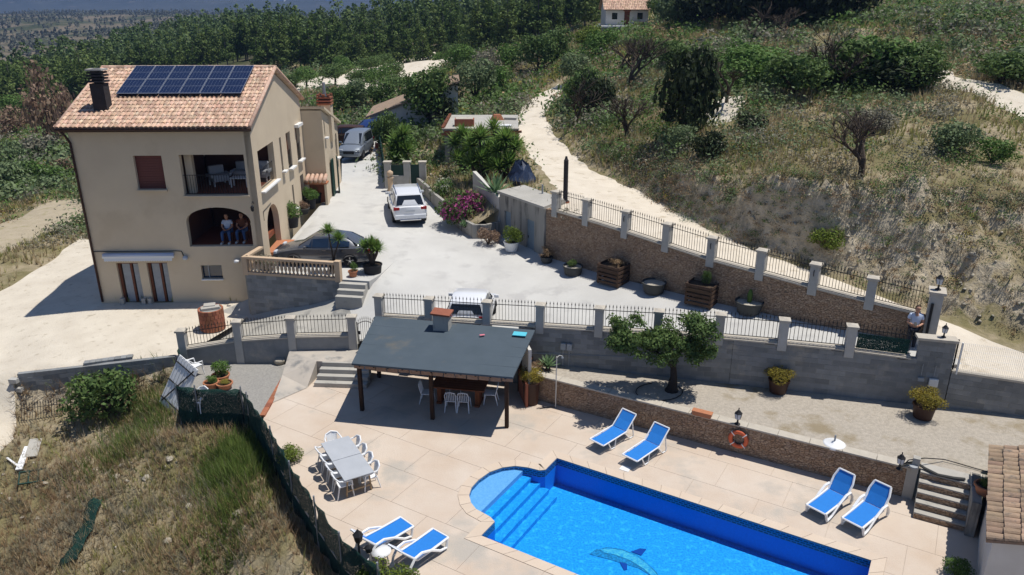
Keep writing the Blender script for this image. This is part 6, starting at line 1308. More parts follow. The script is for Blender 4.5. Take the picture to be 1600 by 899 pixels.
B('phone', 'blackplastic', mn, (-.09, -.39, 1.2), (.075, .012, .15), rot=Matrix.Rotation(-.9, 3, 'X'))
# two people sitting in the arched porch
def sitter(name, label, loc, rz, shirt, legs, hid):
    t = thing(name, label, 'person', loc, rz)
    J = {'pel': ((0, .05, .53), (.16, .13)), 'wst': ((0, .06, .7), (.145, .11)), 'chs': ((0, .05, .92), (.17, .12)), 'nk0': ((0, .04, 1.06), (.07, .065)), 'nk': ((0, .02, 1.14), .05), 'hL': ((-.1, -.02, .53), .09), 'kL': ((-.17, -.42, .54), .068), 'aL': ((-.16, -.45, .1), .045), 'tL': ((-.17, -.6, .05), .04), 'hR': ((.1, -.02, .53), .09), 'kR': ((.17, -.42, .54), .068), 'aR': ((.19, -.42, .1), .045), 'tR': ((.2, -.57, .05), .04), 'sL': ((-.19, .05, 1.01), .06), 'eL': ((-.26, -.03, .76), .045), 'fL': ((-.1, -.24, .66), .032), 'sR': ((.19, .05, 1.01), .06), 'eR': ((.26, -.03, .76), .045), 'fR': ((.1, -.24, .66), .032)}
    skinbody('body', 'skin', J, Bn, 'pel', t); g2 = lambda k, e: (J[k][0], (tuple(q+e for q in J[k][1]) if isinstance(J[k][1], tuple) else J[k][1]+e))
    Js = {k: g2(k, .018) for k in ('pel', 'wst', 'chs', 'nk0', 'sL', 'sR')}
    for n_ in 'LR': a, b = Vector(J['s'+n_][0]), Vector(J['e'+n_][0]); Js['m'+n_] = (tuple(a.lerp(b, .62)), .07)
    skinbody('shirt', shirt, Js, [('pel', 'wst'), ('wst', 'chs'), ('chs', 'nk0'), ('chs', 'sL'), ('chs', 'sR'), ('sL', 'mL'), ('sR', 'mR')], 'pel', t)
    Jt = {k: g2(k, .014) for k in ('pel', 'hL', 'kL', 'aL', 'hR', 'kR', 'aR')}; skinbody('trousers', legs, Jt, [('pel', 'hL'), ('hL', 'kL'), ('kL', 'aL'), ('pel', 'hR'), ('hR', 'kR'), ('kR', 'aR')], 'pel', t)
    for s in (-1, 1): B('shoe', 'shoe', t, (s*.18, -.54, .045), (.1, .27, .09), bevel=.03)
    head(t, (0, .0, 1.26), (0, -1)); fingers(t, J['fL'][0], (.6, -.6, -.1), (.5, .5, .2)); fingers(t, J['fR'][0], (-.6, -.6, -.1), (-.5, .5, .2)); return t
sitter('person', 'man in a light blue shirt sitting in the shade of the arched porch', balc((-1.95, .98, 3.455)), VR, 'shirt', 'jeans', 0)
sitter('person', 'second person in jeans sitting behind the small table in the arched porch', balc((-1.28, 1.15, 3.455)), VR, 'wooddoor', 'jeans', 1)
for x, nm in ((-1.95, 'left'), (-1.28, 'right')):
    t = thing('porch_chair', 'brown wooden chair under the %s seated person in the porch' % nm, 'chair', balc((x, 1.1 if x < -1.5 else 1.27, 3.455)), VR); B('seat', 'wooddoor', t, (0, 0, .42), (.48, .46, .04)); B('backrest', 'wooddoor', t, (0, .24, .72), (.46, .04, .5))
    for sx in (-.2, .2):
        for sy in (-.2, .2): B('leg', 'wooddoor', t, (sx, sy, .2), (.045, .045, .41))
t = thing('porch_table', 'small brown table between the people in the arched porch', 'table', balc((-1.2, 2.1, 3.455)), VR); B('top', 'table_orange', t, (0, 0, .74), (1.3, .8, .04))
for sx in (-.55, .55):
    for sy in (-.32, .32): B('leg', 'table_orange', t, (sx, sy, .36), (.06, .06, .72))
# ================================================================== planting
def leafmesh(name, blobs, dens, size, m, fill=.4, up=.3):
    """blobs: [(centre, radii)]; dens leaves per unit of blob surface"""
    P = []; N_ = []
    for c, r in blobs:
        r = (r, r, r) if np.isscalar(r) else r; n = max(6, int(dens*4*PI*((r[0]*r[1]+r[1]*r[2]+r[0]*r[2])/3))); p, d = blobpts(n, c, r, fill); P.append(p); N_.append(d)
    P = np.concatenate(P); N_ = np.concatenate(N_); V, F = leafquads(P, size, up, N_); return npmesh(name, V, F, m)
def clump(R, n, H=1.0, flat=.8, sub=.42):
    """irregular bush: n sub-blobs spread over an ellipsoid of radius R"""
    out = [((0, 0, R*H*.5), (R*.55, R*.55, R*H*.45))]
    for k in range(n):
        a = random.uniform(0, 2*PI); e = random.uniform(.05, 1); rr = R*random.uniform(.45, .78)*math.sqrt(1-.75*e*e); s = R*random.uniform(.6, 1.2)*sub
        out.append(((math.cos(a)*rr, math.sin(a)*rr, R*H*(.3+.72*e)*random.uniform(.85, 1.1)), (s, s, s*flat)))
    return out
def bushkind(m, R=1, n=14, dens=75, size=.062, H=1.0, v=2, fill=.4): return [leafmesh('foliage', clump(R, n, H), dens, size, m, fill) for _ in range(v)]
def stems(R, n, m='bark', h=.6):
    mb = MB()
    for k in range(n): a = k*2*PI/n+random.random(); mb.tube([(0, 0, 0), (math.cos(a)*R*.2, math.sin(a)*R*.2, h*.5), (math.cos(a)*R*.45, math.sin(a)*R*.45, h)], .05*R, 5, .015*R)
    return mb.mesh('stems')
def potmesh(r0, r1, h, rim=.03, n=18):
    return MB().lathe([(r0*.9, 0), (r0, .01), (r1, h-.06), (r1+rim, h-.05), (r1+rim, h), (r1-.02, h), (r1-.03, h-.08), (.01, h-.09)], n).mesh('pot', smooth='auto')
def pot(parent, m, r0, r1, h, soil='soil'):
    meshobj('pot', potmesh(r0, r1, h), m, parent); MB().lathe([(.01, h-.075), (r1-.025, h-.07), (.01, h-.055)], 14).build('soil', soil, parent)
def rosette(n, L_, w, m, up=.5, droop=.35, name='leaves', rigid=False):
    """strap leaves in a rosette, each with a keel and a bend"""
    V = []; F = []; seg = 4
    for k in range(n):
        a = 2.399*k+random.uniform(-.2, .2); el = (up+(1-up)*random.random()**1.1)*1.45-.25*(1-k/n); el = math.radians(-15)+(k/n)**.8*math.radians(95) if not rigid else math.radians(20)+(k/n)*math.radians(65); l = L_*random.uniform(.75, 1.1); b = len(V); p = Vector((0, 0, 0)); d = Vector((math.cos(a)*math.cos(el), math.sin(a)*math.cos(el), math.sin(el))); s = Vector((-math.sin(a), math.cos(a), 0))
        for i in range(seg+1):
            f = i/seg; ww = w*(.55+.9*f if f < .4 else (1-f)/.6*.91+.0)/2; u_ = s.cross(d); V += [p+s*ww+u_*ww*-.35, p, p-s*ww+u_*ww*-.35]; p = p+d*(l/seg); d = (d+Vector((0, 0, -droop*.28*(1.2 if i > 1 else .4)))).normalized()
        for i in range(seg): F += [(b+3*i, b+3*i+1, b+3*i+4, b+3*i+3), (b+3*i+1, b+3*i+2, b+3*i+5, b+3*i+4)]
    return npmesh(name, [tuple(v) for v in V], F, m)
yucca_me = [rosette(95, .6, .085, 'lf_yucca', droop=.3) for _ in range(2)]; agave_me = rosette(34, .95, .17, 'lf_agave', droop=.05, rigid=True); aloe_me = rosette(40, .5, .085, 'lf_agave', droop=.12, rigid=True)
def yucca(name, label, loc, heads, potspec=None, trunkr=.06, hs=1.0, group=None):
    t = thing(name, label, 'yucca', loc, 0, group); z0 = 0
    if potspec: pot(t, *potspec); z0 = potspec[3]-.08
    for hx, hy, hzv in heads:
        MB().tube([(0, 0, z0), (hx*.25, hy*.25, z0+(hzv-z0)*.35), (hx*.8, hy*.8, z0+(hzv-z0)*.75), (hx, hy, hzv)], trunkr, 7, trunkr*.65).build('trunk', 'bark', t, True)
        o = meshobj('leaf_head', random.choice(yucca_me), None, t); o.location = (hx, hy, hzv); o.rotation_euler = (random.uniform(-.15, .15), random.uniform(-.15, .15), random.uniform(0, 6)); o.scale = (hs, hs, hs)
    return t
BK = {'green': bushkind('lf_green'), 'gold': bushkind('lf_goldbush', n=16, size=.05, dens=95), 'dry': bushkind('lf_dry', n=12, fill=.85, dens=60), 'brown': bushkind('lf_brown', n=12, fill=.85, dens=60), 'bright': bushkind('lf_bright'), 'grey': bushkind('lf_grey', fill=.7), 'pink': bushkind('lf_pink', n=18), 'white': bushkind('lf_white', n=14, dens=34, size=.06), 'dark': bushkind('lf_dark', n=16, dens=70, size=.075), 'olive': bushkind('lf_olive', n=16, dens=75, size=.065), 'carob': bushkind('lf_carob', n=18, dens=75, size=.065), 'yellow': bushkind('lf_yellow')}
stem_me = stems(1, 6); stem_me.materials.append(M['bark'])
def bush(name, label, cat, loc, k, R, H=1.0, group=None, over=None):
    t = thing(name, label, cat, loc, random.uniform(0, 6), group)
    o = meshobj('foliage', random.choice(BK[k]), None, t); o.scale = (R, R, R*H); s = meshobj('stems', stem_me, None, t); s.scale = (R, R, R*H)
    if over:
        o = meshobj('blossom', random.choice(BK[over]), None, t); o.scale = (R*1.02, R*1.02, R*H*1.02); o.rotation_euler = (0, 0, 1.3)
    return t
def potted(name, label, loc, potspec, k, R, H=1.0):
    t = thing(name, label, 'potted plant', loc, random.uniform(0, 6)); pot(t, *potspec); o = meshobj('foliage', random.choice(BK[k]), None, t); o.scale = (R, R, R*H); o.location = (0, 0, potspec[3]-.06); s = meshobj('stems', stem_me, None, t); s.scale = (R, R, R*H*.8); s.location = (0, 0, potspec[3]-.1); return t
DZ = lambda x, y: float(dz(x, y)[0])
def ond(u, v, z=2.5):
    p = at(u, v, z)
    for _ in range(6): p = at(u, v, DZ(p.x, p.y))
    return p
BP = lambda r, h: ('pot_black', r*.8, r, h)
potted('potted_bush', 'round green bush in a large black pot beside the villa arch', ond(456, 355), BP(.42, .6), 'green', .55, 1.3); potted('potted_bush', 'dry brown bush in a pot along the villa side wall', ond(473, 334), ('pot_grey', .3, .4, .35), 'brown', .42); potted('potted_bush', 'leafy plant in a black pot, third along the villa side wall', ond(486, 326), BP(.34, .6), 'green', .5, 1.2)
yucca('potted_spiky_plant', 'grey green spiky plant in a black pot by the barbecue niche', ond(495, 317), [(0, 0, .75)], BP(.38, .65), hs=.7)
yucca('potted_yucca', 'tall twin headed yucca in a black pot in front of the sedan', at(526, 425, 2.65)+Vector((-.1, .0, 0)), [(-.12, 0, 1.95), (.34, -.05, 1.62)], BP(.24, .55), .045, .85)
yucca('potted_yucca', 'branching yucca in a big black tub at the top of the forecourt steps', at(583, 436, 2.35)+Vector((0, .05, 0)), [(-.28, .05, 1.5), (.3, 0, 1.45), (.02, -.1, 1.65), (.05, .25, 1.35)], BP(.44, .72), .09, .92)
t = thing('potted_succulent', 'small succulent in a terracotta pot on the forecourt steps', 'potted plant', at(552, 432, 2.66)); pot(t, 'terracotta', .16, .2, .28); o = meshobj('foliage', BK['green'][0], None, t); o.scale = (.2, .2, .3); o.location = (.05, 0, .3)
bush('lavender_bush', 'grey green bush spilling over the balustrade corner', 'bush', Vector((-11.75, 34.4, 2.65)), 'grey', .62); bush('green_shrub', 'small green plant between sedan bonnet and villa wall', 'bush', Vector((-12.0, 35.0, 2.65)), 'green', .35)
# along the rubble wall
potted('dry_potted_bush', 'rust brown dry bush in a dark pot by the blue shed door', ond(854, 410), ('pot_grey', .25, .3, .3), 'dry', .46); potted('tub_plant', 'grey tub with pale gravel and a small dark plant', ond(895, 428), ('pot_grey', .4, .46, .42, 'stonefill'), 'carob', .26, 1.2)
def crate(name, label, loc, rz, k):
    t = thing(name, label, 'planter', loc, rz)
    for s in (-1, 1):
        for j in range(5): B('plank', 'pallet', t, (0, s*.5, .12+j*.19), (1.15, .03, .12)); B('plank', 'pallet', t, (s*.57, 0, .12+j*.19), (.03, .98, .12))
        for s2 in (-1, 1): B('corner_post', 'pallet', t, (s*.53, s2*.46, .48), (.08, .08, .96))
    B('soil', 'soil', t, (0, 0, .7), (1.06, .92, .3))
    o = meshobj('plant', BK[k][0], None, t); o.location = (.12, 0, .85); o.scale = (.42, .4, .32) if k == 'dry' else (.24, .24, .5)
    return t
crate('pallet_planter', 'pallet wood planter filled with dry straw coloured plant', ond(958, 442), -.72, 'dry'); crate('pallet_planter', 'pallet wood planter with a small green shrub', ond(1096, 474), -.6, 'carob')
t = thing('empty_tub', 'round dark tub filled with pale sand between the pallet planters', 'planter', ond(1021, 457)); pot(t, 'pot_grey', .42, .52, .5, 'stonefill'); t = thing('cactus_tub', 'round dark tub with a small cactus near the wall end', 'planter', ond(1169, 488)); pot(t, 'pot_grey', .45, .55, .5, 'stonefill'); MB().lathe([(.05, .4), (.1, .5), (.11, .8), (.06, .98), (.01, 1.0)], 8).build('cactus', 'lf_green', t, True)
# terrace plants
for u, v, lb, R in ((1215, 612, 'golden round bush in a brown pot against the middle of the block wall', .58), (1441, 652, 'golden round bush in a brown pot below the broad pillar', .62)): p = at(u, v, 1.05); potted('golden_bush', lb, p, ('darkbrown', .3, .36, .5), 'gold', R, .85)
potted('golden_bush', 'golden bush in a tall dark pot at the corner of the shelter', at(826, 640, 0)+Vector((.1, .5, 0)), ('darkbrown', .28, .33, .95), 'gold', .56, .85)
t = thing('aloe', 'pale green aloe with thick leaves behind the terrace wall end', 'aloe', at(856, 578, 1.05)); o = meshobj('leaves', aloe_me, None, t); o.location = (0, 0, .12); o.scale = (1.2, 1.2, 1.15); MB().lathe([(.12, 0), (.08, .14)], 8).build('stem', 'bark', t)
bush('red_euphorbia', 'reddish low bush beside the aloe', 'bush', at(843, 577, 1.05), 'dry', .3); t = thing('clay_pot', 'small clay pot standing on the wall beside the shelter roof', 'pot', at(825, 566, 1.1)); pot(t, 'terracotta', .12, .16, .22)
t = thing('grass_pot', 'round clay pot with grass beside the terrace steps', 'potted plant', at(1537, 772, 1.13)); pot(t, 'terracotta', .2, .28, .32); V, F = blades(rng.normal(size=(30, 3))*np.array([.07, .07, 0])+np.array([0, 0, .26]), .35, .03, .8); meshobj('grass', npmesh('grass', V, F, 'lf_ggreen'), None, t)
yucca('palm_plant', 'bright spiky yucca growing in front of the tiled shed', at(1568, 915, 0), [(0, 0, .35), (.35, .1, .25)], None, .08, 1.1); bush('deck_shrub', 'small dark shrub at the shaded end of the deck', 'bush', at(1492, 900, 0), 'green', .4, 1.2)
for u, v, lb, R in ((452, 722, 'yellow green bush growing against the netting beside the grey tables', .48), (588, 915, 'yellow green bush at the bottom edge beside the lamp post', .6), (628, 925, 'yellow green bush at the bottom edge in front of the loungers', .55)): bush('hedge_bush', lb, 'bush', at(u, v, 0), 'bright', R, 1.0)
# pots on the gravel bed
potted('potted_bush', 'green bush in a clay pot on the grey gravel bed', at(346, 597, .03), ('terracotta', .26, .34, .34), 'green', .45, 1.15); potted('potted_bush', 'small green plant in a clay pot left on the gravel bed', at(331, 607, .03), ('terracotta', .22, .28, .3), 'green', .25); potted('potted_succulent', 'yellow cushion plant in a round clay bowl on the gravel bed', at(352, 607, .03), ('terracotta', .22, .3, .26), 'yellow', .22, .7)
# ------------------------------------------------------------------ old olive tree on the terrace
ot = thing('olive_tree', 'gnarled old tree with leaning crown on the gravel terrace', 'tree', at(1050, 612, 1.05)+Vector((0, .1, 0)))
MB().tube([(0, 0, -.1), (.02, 0, .12), (.05, .02, .55), (.0, .02, 1.0), (.08, .05, 1.45)], [.30, .19, .13, .11, .09], 10).build('trunk', 'bark_dark', ot, True)
for a, b, c_, r in (((.0, .02, .95), (-.6, 0, 1.5), (-1.5, .05, 1.95), .1), ((.05, .03, 1.2), (-.3, .3, 1.9), (-.9, .4, 2.4), .08), ((.08, .05, 1.4), (.5, .1, 1.9), (.95, .1, 2.6), .08), ((.06, .04, 1.3), (.1, -.2, 1.9), (.2, -.3, 2.3), .07)): MB().tube([a, b, c_], r, 6, r*.35).build('limb', 'bark_dark', ot, True)
bl_ = []
for k in range(115):
    f = random.random()
    if f < .62: x = random.uniform(-2.35, .1); z = 2.05-.12*x*.6+random.uniform(-.7, .45)+(.2 if x < -1.2 else 0)
    elif f < .85: x = random.uniform(.25, 1.35); z = random.uniform(1.35, 2.75)
    else: x = random.uniform(.6, 1.3); z = random.uniform(2.5, 3.05)
    if x < -1.7: z = max(z, 1.9)
    bl_.append(((x, random.uniform(-.7, .7), z), (random.uniform(.2, .36),)*2+(random.uniform(.16, .28),)))
meshobj('crown', leafmesh('crown', bl_, 150, .06, 'lf_carob', .7), None, ot)
# ------------------------------------------------------------------ planting behind the driveway
bush('oleander', 'large pink flowering bush hanging over the planter by the drive', 'bush', at(722, 352, 3.0)+Vector((.1, .6, .0)), 'carob', 1.35, 1.15, over='pink'); bush('white_oleander', 'white flowering bush beside the pink one', 'bush', at(697, 318, 3.2)+Vector((0, .5, 0)), 'green', 1.05, 1.1, over='white')
t = thing('agave', 'big pale agave behind the concrete shed roof', 'agave', at(775, 305, 4.6)); o = meshobj('leaves', agave_me, None, t); o.scale = (1.45, 1.45, 1.4); MB().lathe([(.2, 0), (.12, .2)], 8).build('stem', 'bark', t)
t = thing('agave', 'small spiky agave in the curved planter below the pink bush', 'agave', at(726, 355, 3.1)); o = meshobj('leaves', aloe_me, None, t); o.scale = (1.1, 1.1, 1.1); MB().lathe([(.12, 0), (.08, .2)], 8).build('stem', 'bark', t)
bush('brown_bush', 'brown dry bush at the end of the curved planter', 'bush', ond(763, 382), 'brown', .75); potted('potted_shrub', 'yellow green shrub in a white pot against the concrete shed', ond(799, 392), ('white', .3, .38, .5), 'bright', .62, 1.2)
bush('green_creeper', 'trailing green plant in the curved planter', 'bush', at(742, 360, 3.0), 'bright', .35)
for k, (u, v, z, heads, hs, lb) in enumerate(((752, 285, 4.3, [(-.5, 0, 2.2), (.5, .2, 1.8), (0, -.3, 2.7), (-.6, -.4, 1.2), (.5, -.5, 1.0), (0, -.6, 1.5)], 1.7, 'tall green yucca clump in front of the brick cabin, nearest the agave'), (725, 272, 4.0, [(0, 0, 2.5), (-.5, .2, 1.9), (.4, -.3, 1.6), (-.3, -.5, 1.0)], 1.6, 'tall green yucca at the left corner of the brick cabin'), (790, 282, 4.6, [(0, 0, 2.4), (.5, 0, 1.9), (-.4, .1, 1.7), (.2, -.5, 1.1), (-.4, -.5, .8)], 1.7, 'tall dark yucca in front of the cabin, beside the blue tarpaulin'), (772, 268, 4.3, [(0, 0, 2.7), (.3, -.4, 1.8)], 1.5, 'single tall yucca in the middle of the cabin front'))): yucca('yucca', lb, at(u, v, z), heads, None, .13, hs, 'yuccas in front of the brick cabin')
yucca('yucca', 'green yucca clump beside the grey gate pillars', at(622, 262, 3.5), [(0, 0, 1.8), (.5, 0, 2.3), (-.3, .1, 1.2), (.3, -.2, 1.3), (.7, -.3, 1.2), (-.2, -.4, .6), (.5, -.5, .5)], None, .13, 1.6, 'yuccas by the gate'); bush('laurel', 'dark rounded shrub against the grey outbuilding', 'bush', at(605, 232, 3.5), 'carob', 1.5, 1.5)
bush('bay_tree_crown', 'bushy green shrub left of the gate pillars', 'bush', at(636, 246, 3.6), 'green', 1.0, 1.3)
# ------------------------------------------------------------------ trees
def bare_tree(R, H, n=9, seed=0):
    random.seed(seed+50); mb = MB(); tips = []
    def grow(p, d, L_, r, lev):
        q = p+d*L_; mid = p+d*L_*.5+Vector((random.uniform(-1, 1), random.uniform(-1, 1), 0))*L_*.08; mb.tube([p, mid, q], r, 5 if lev < 2 else 3, r*.6)
        if lev >= 5: tips.append(q); return
        for k in range(3 if lev < 4 else 4): a = random.uniform(0, 2*PI); sp = random.uniform(.35, .8); nd = (d+Vector((math.cos(a), math.sin(a), random.uniform(-.1, .35)))*sp).normalized(); grow(p+d*L_*random.uniform(.6, 1), nd, L_*random.uniform(.62, .9), r*.6, lev+1)
    grow(Vector((0, 0, -.1)), Vector((random.uniform(-.15, .15), 0, 1)).normalized(), H*.25, H*.030, 0); me = mb.mesh('branches'); me.materials.append(M['bark']); random.seed(seed+7); return me
bare = [bare_tree(1, 1, seed=k) for k in range(3)]
def gz(u, v, z=6): return raycast(u, v, 22.0)
for k, (u, v, h, lb, m) in enumerate(((986, 137, 5.2, 'grey bare almond tree on the slope below the upper house', 0), (969, 124, 4.0, 'smaller bare tree left of the tall bare almond', 0), (906, 198, 3.6, 'bare dark almond tree just right of the dirt track bend', 1), (978, 214, 3.4, 'spreading bare almond tree near the middle of the slope', 1), (1137, 162, 3.2, 'thin bare grey tree on a pale soil patch', 0), (1308, 152, 4.4, 'bare tree standing in front of the dark hedge', 0), (1345, 276, 3.6, 'leafless dark tree at the rim of the clay bank', 1), (1222, 62, 3.0, 'bare bleached tree on the grass below the dark grove', 0), (1178, 68, 3.6, 'leaning bleached dead tree at the edge of the grove', 0))):
    t = thing('almond_tree', lb, 'tree', gz(u, v), k*1.3, 'bare trees on the hillside'); o = meshobj('branches', bare[k % 3], None, t); o.scale = (h*1.7, h*1.7, h*1.5)
for u, v, k, R, H, lb in ((1074, 212, 'dark', 2.0, 1.9, 'tall dark evergreen bush in the middle of the hillside'), (912, 178, 'carob', 1.9, 1.5, 'dark evergreen shrub right of the track bend'), (926, 182, 'dark', 1.7, 1.5, 'second dark shrub right of the track bend'), (1105, 248, 'dark', 1.0, 1.1, 'small dark bush below the tall evergreen'), (1170, 205, 'dark', 1.0, .8, 'low dark bush on the middle terrace'), (1290, 395, 'bright', .8, 1.0, 'green broom bush at the foot of the clay bank'), (940, 92, 'green', 2.4, 1.0, 'broad green bush below the upper house on the left'), (925, 75, 'bright', 2.6, .9, 'yellow green bush left of the upper house terrace'), (1490, 235, 'olive', 1.2, .9, 'dark green bush near the right end of the terrace'), (1550, 255, 'green', 1.0, .9, 'green bush at the far right of the terrace'), (1360, 210, 'grey', 1.3, .8, 'grey scrub bush in front of the hedge'), (1070, 232, 'olive', 1.1, .9, 'grey green bush below the tall evergreen')):
    bush('hill_bush', lb, 'bush', gz(u, v), k, R, H, 'single bushes on the hillside')
hedge = [(1155, 135, 'green', 2.6), (1180, 130, 'green', 2.8), (1215, 138, 'green', 2.4), (1240, 146, 'carob', 2.4), (1265, 138, 'carob', 2.6), (1290, 132, 'grey', 2.4), (1320, 140, 'carob', 2.4), (1345, 132, 'carob', 2.9), (1370, 128, 'green', 2.9), (1395, 140, 'dark', 2.4), (1412, 132, 'carob', 2.8), (1432, 140, 'carob', 2.2), (1160, 112, 'green', 2.4), (1565, 130, 'carob', 2.2), (1590, 125, 'olive', 2.2), (1120, 128, 'grey', 1.9), (1090, 118, 'carob', 2.0), (1050, 105, 'carob', 2.2), (1020, 95, 'green', 2.4)]
for i_, (u, v, k, R) in enumerate(sorted(hedge)): bush('hedge_shrub', 'dense shrub in the long hillside belt, '+nth(i_), 'bush', gz(u, v, 9), k, R, .75, 'shrubs of the belt across the hillside')
grove = [(1110, 35, 'dark', 4.5), (1135, 30, 'dark', 5), (1160, 38, 'dark', 4.6), (1185, 30, 'dark', 5), (1210, 40, 'dark', 4.4), (1235, 34, 'dark', 4.8), (1262, 40, 'dark', 4), (1290, 36, 'dark', 4.2), (1310, 30, 'dark', 4), (1195, 20, 'dark', 5), (1060, 45, 'olive', 3.2), (1040, 35, 'carob', 3.6), (1150, 15, 'dark', 5.5), (1245, 15, 'dark', 5), (1095, 18, 'carob', 5)]
for i_, (u, v, k, R) in enumerate(sorted(grove)): bush('carob_tree', 'dark evergreen tree in the shaded hilltop grove, '+nth(i_), 'tree', gz(u, v, 12), k, R, 1.15, 'dark trees of the hilltop grove')
# pines
def pine_mesh(seed, H=9.0, dens=3.0, size=.30, m='lf_pine'):
    random.seed(seed); bl = []; z = H*.22
    while z < H*.97:
        f = (z/H-.22)/.75; R = H*.20*(1-f)**.55*random.uniform(.8, 1.1)+.25
        for k in range(5 if f < .7 else 3): a = random.uniform(0, 2*PI); rr = R*random.uniform(.25, .8); s = R*random.uniform(.38, .62); bl.append(((math.cos(a)*rr, math.sin(a)*rr, z+random.uniform(-.3, .3)), (s, s, s*.75)))
        z += H*.085
    return leafmesh('crown', bl, dens, size, m, .6, .6)
pine_me = [pine_mesh(k, m=('lf_pine', 'lf_pine2')[k % 2], dens=5.0, size=.24) for k in range(5)]; random.seed(99)
trunk_me = MB().tube([(0, 0, -.5), (.1, 0, 2), (0, .1, 5), (.05, 0, 8)], .16, 6, .05).mesh('trunk'); trunk_me.materials.append(M['bark_grey'])
VZ = lambda x, y: float(vz(np.array([x]), np.array([y]))[0])
def gnd(x, y): return TZ(x, y) if (y < 146 and abs(x) < .78*y+4) else VZ(x, y)
def pine(x, y, s, label, group, k=0):
    t = thing('pine_tree', label, 'tree', (x, y, gnd(x, y)-.2), random.uniform(0, 6), group, s); meshobj('crown', pine_me[k % 5], None, t); meshobj('trunk', trunk_me, None, t)
np_ = 0
for u0, u1, Y, n_, lb in ((395, 720, 158, 26, 'pine in the front row of the wood behind the olive orchard'), (380, 730, 172, 26, 'pine in the second row of the wood behind the orchard'), (720, 900, 150, 16, 'pine on the slope left of the upper house'), (740, 930, 138, 12, 'lower pine between track and upper house'), (130, 400, 178, 24, 'pine beyond the villa roof'), (820, 940, 165, 10, 'pine on the skyline left of the upper house'), (0, 130, 150, 8, 'pine in the valley left of the villa')):
    for k in range(n_): u = u0+(u1-u0)*(k+random.uniform(.1, .9))/n_; Yk = Y+random.uniform(-7, 7); pine((u-CX)*Yk*.955/CAMF*1.0, Yk, random.uniform(.8, 1.2), lb+', '+nth(k), lb.replace('pine', 'pines', 1), np_); np_ += 1
for u, v, s, lb in ((40, 128, 1.0, 'slim dark cypress left of the villa'), (117, 125, .8, 'slim dark cypress close to the villa roof')):
    p = at(u, v, -3); t = thing('cypress', lb, 'tree', (p.x, p.y, gnd(p.x, p.y)), 0); cme = leafmesh('crown', [((0, 0, 1+k*.75), (.55-.03*k, .55-.03*k, .7)) for k in range(11)], 9, .18, 'lf_dark', .5); o = meshobj('crown', cme, None, t); o.scale = (s, s, s); MB().cyl((0, 0, -.5), (0, 0, 2), .12, n=6).build('trunk', 'bark', t)
for k, (u, v, R, lb) in enumerate(((478, 128, 2.2, 'round olive tree left in the pale orchard'), (524, 132, 2.3, 'round olive tree next to the left one in the orchard'), (565, 136, 2.4, 'broad olive tree in the front of the orchard'), (595, 140, 2.5, 'broad olive tree in the middle front of the orchard'), (615, 128, 2.2, 'olive tree behind the middle of the orchard'), (580, 114, 2.4, 'high olive tree at the back of the orchard'), (535, 108, 2.0, 'small olive tree at the back left of the orchard'), (625, 146, 2.0, 'olive tree at the right front of the orchard'), (460, 124, 1.6, 'small olive tree at the left edge of the orchard'), (690, 104, 2.2, 'olive tree at the upper right of the orchard'), (710, 112, 2.4, 'olive tree at the right end of the orchard'), (600, 108, 2.3, 'olive tree just below the pine wood'))):
    p = at(u, v, 3.0); p.z = gnd(p.x, p.y); t = thing('orchard_olive', lb, 'tree', p, k, 'orchard olive trees'); o = meshobj('crown', BK['carob' if k % 3 else 'green'][k % 2], None, t); o.scale = (R, R, R*.85); o.location = (0, 0, .6); MB().tube([(0, 0, -.2), (.1, 0, .8), (0, .1, 1.6)], .2, 6, .1).build('trunk', 'bark_dark', t)
def leafy_tree(name, lb, p, R, k, th, group=None):
    t = thing(name, lb, 'tree', p, random.uniform(0, 6), group); o = meshobj('crown', BK[k][0], None, t); o.location = (0, 0, th); o.scale = (R, R, R*1.05); MB().tube([(0, 0, -.2), (.05, 0, th*.5), (0, .05, th+R*.5)], .16, 7, .08).build('trunk', 'bark_dark', t)
    for k2 in range(4): a = k2*1.6; MB().tube([(0, 0, th*.6), (math.cos(a)*R*.25, math.sin(a)*R*.25, th+R*.15), (math.cos(a)*R*.55, math.sin(a)*R*.55, th+R*.6)], .07, 5, .02).build('limb', 'bark_dark', t)
    return t
for u, v, z, R, k, th, lb in ((672, 200, 4.2, 3.0, 'carob', 1.3, 'big dark leafy tree beside the grey outbuilding'), (692, 196, 4.3, 2.4, 'dark', 1.2, 'dark leafy tree right of the big one behind the cabin'), (742, 168, 5, 2.3, 'olive', 1.4, 'olive green tree behind the brick cabin'), (780, 152, 5.4, 2.0, 'green', .8, 'green tree left of the dirt track'), (760, 128, 5.2, 2.6, 'grey', .8, 'greyish tree above the dirt track'), (840, 118, 6.2, 2.8, 'carob', .6, 'dark green tree at the track bend'), (800, 120, 5.6, 2.4, 'green', .6, 'green tree left of the track bend'), (870, 105, 7, 2.6, 'carob', .6, 'dark tree above the track bend'), (900, 118, 7.4, 2.0, 'olive', .5, 'olive bush above the track bend'), (720, 120, 4.6, 2.6, 'green', .8, 'green tree beside the pine wood'), (560, 172, 3, 2.2, 'olive', .6, 'grey green tree behind the brick chimney'), (600, 176, 3, 2.2, 'carob', .5, 'dark tree left of the grey outbuilding'), (535, 176, 3, 2.0, 'carob', .5, 'dark bush right of the brick chimney')): p = at(u, v, z); p.z = gnd(p.x, p.y); leafy_tree('leafy_tree', lb, p, R, k, th)
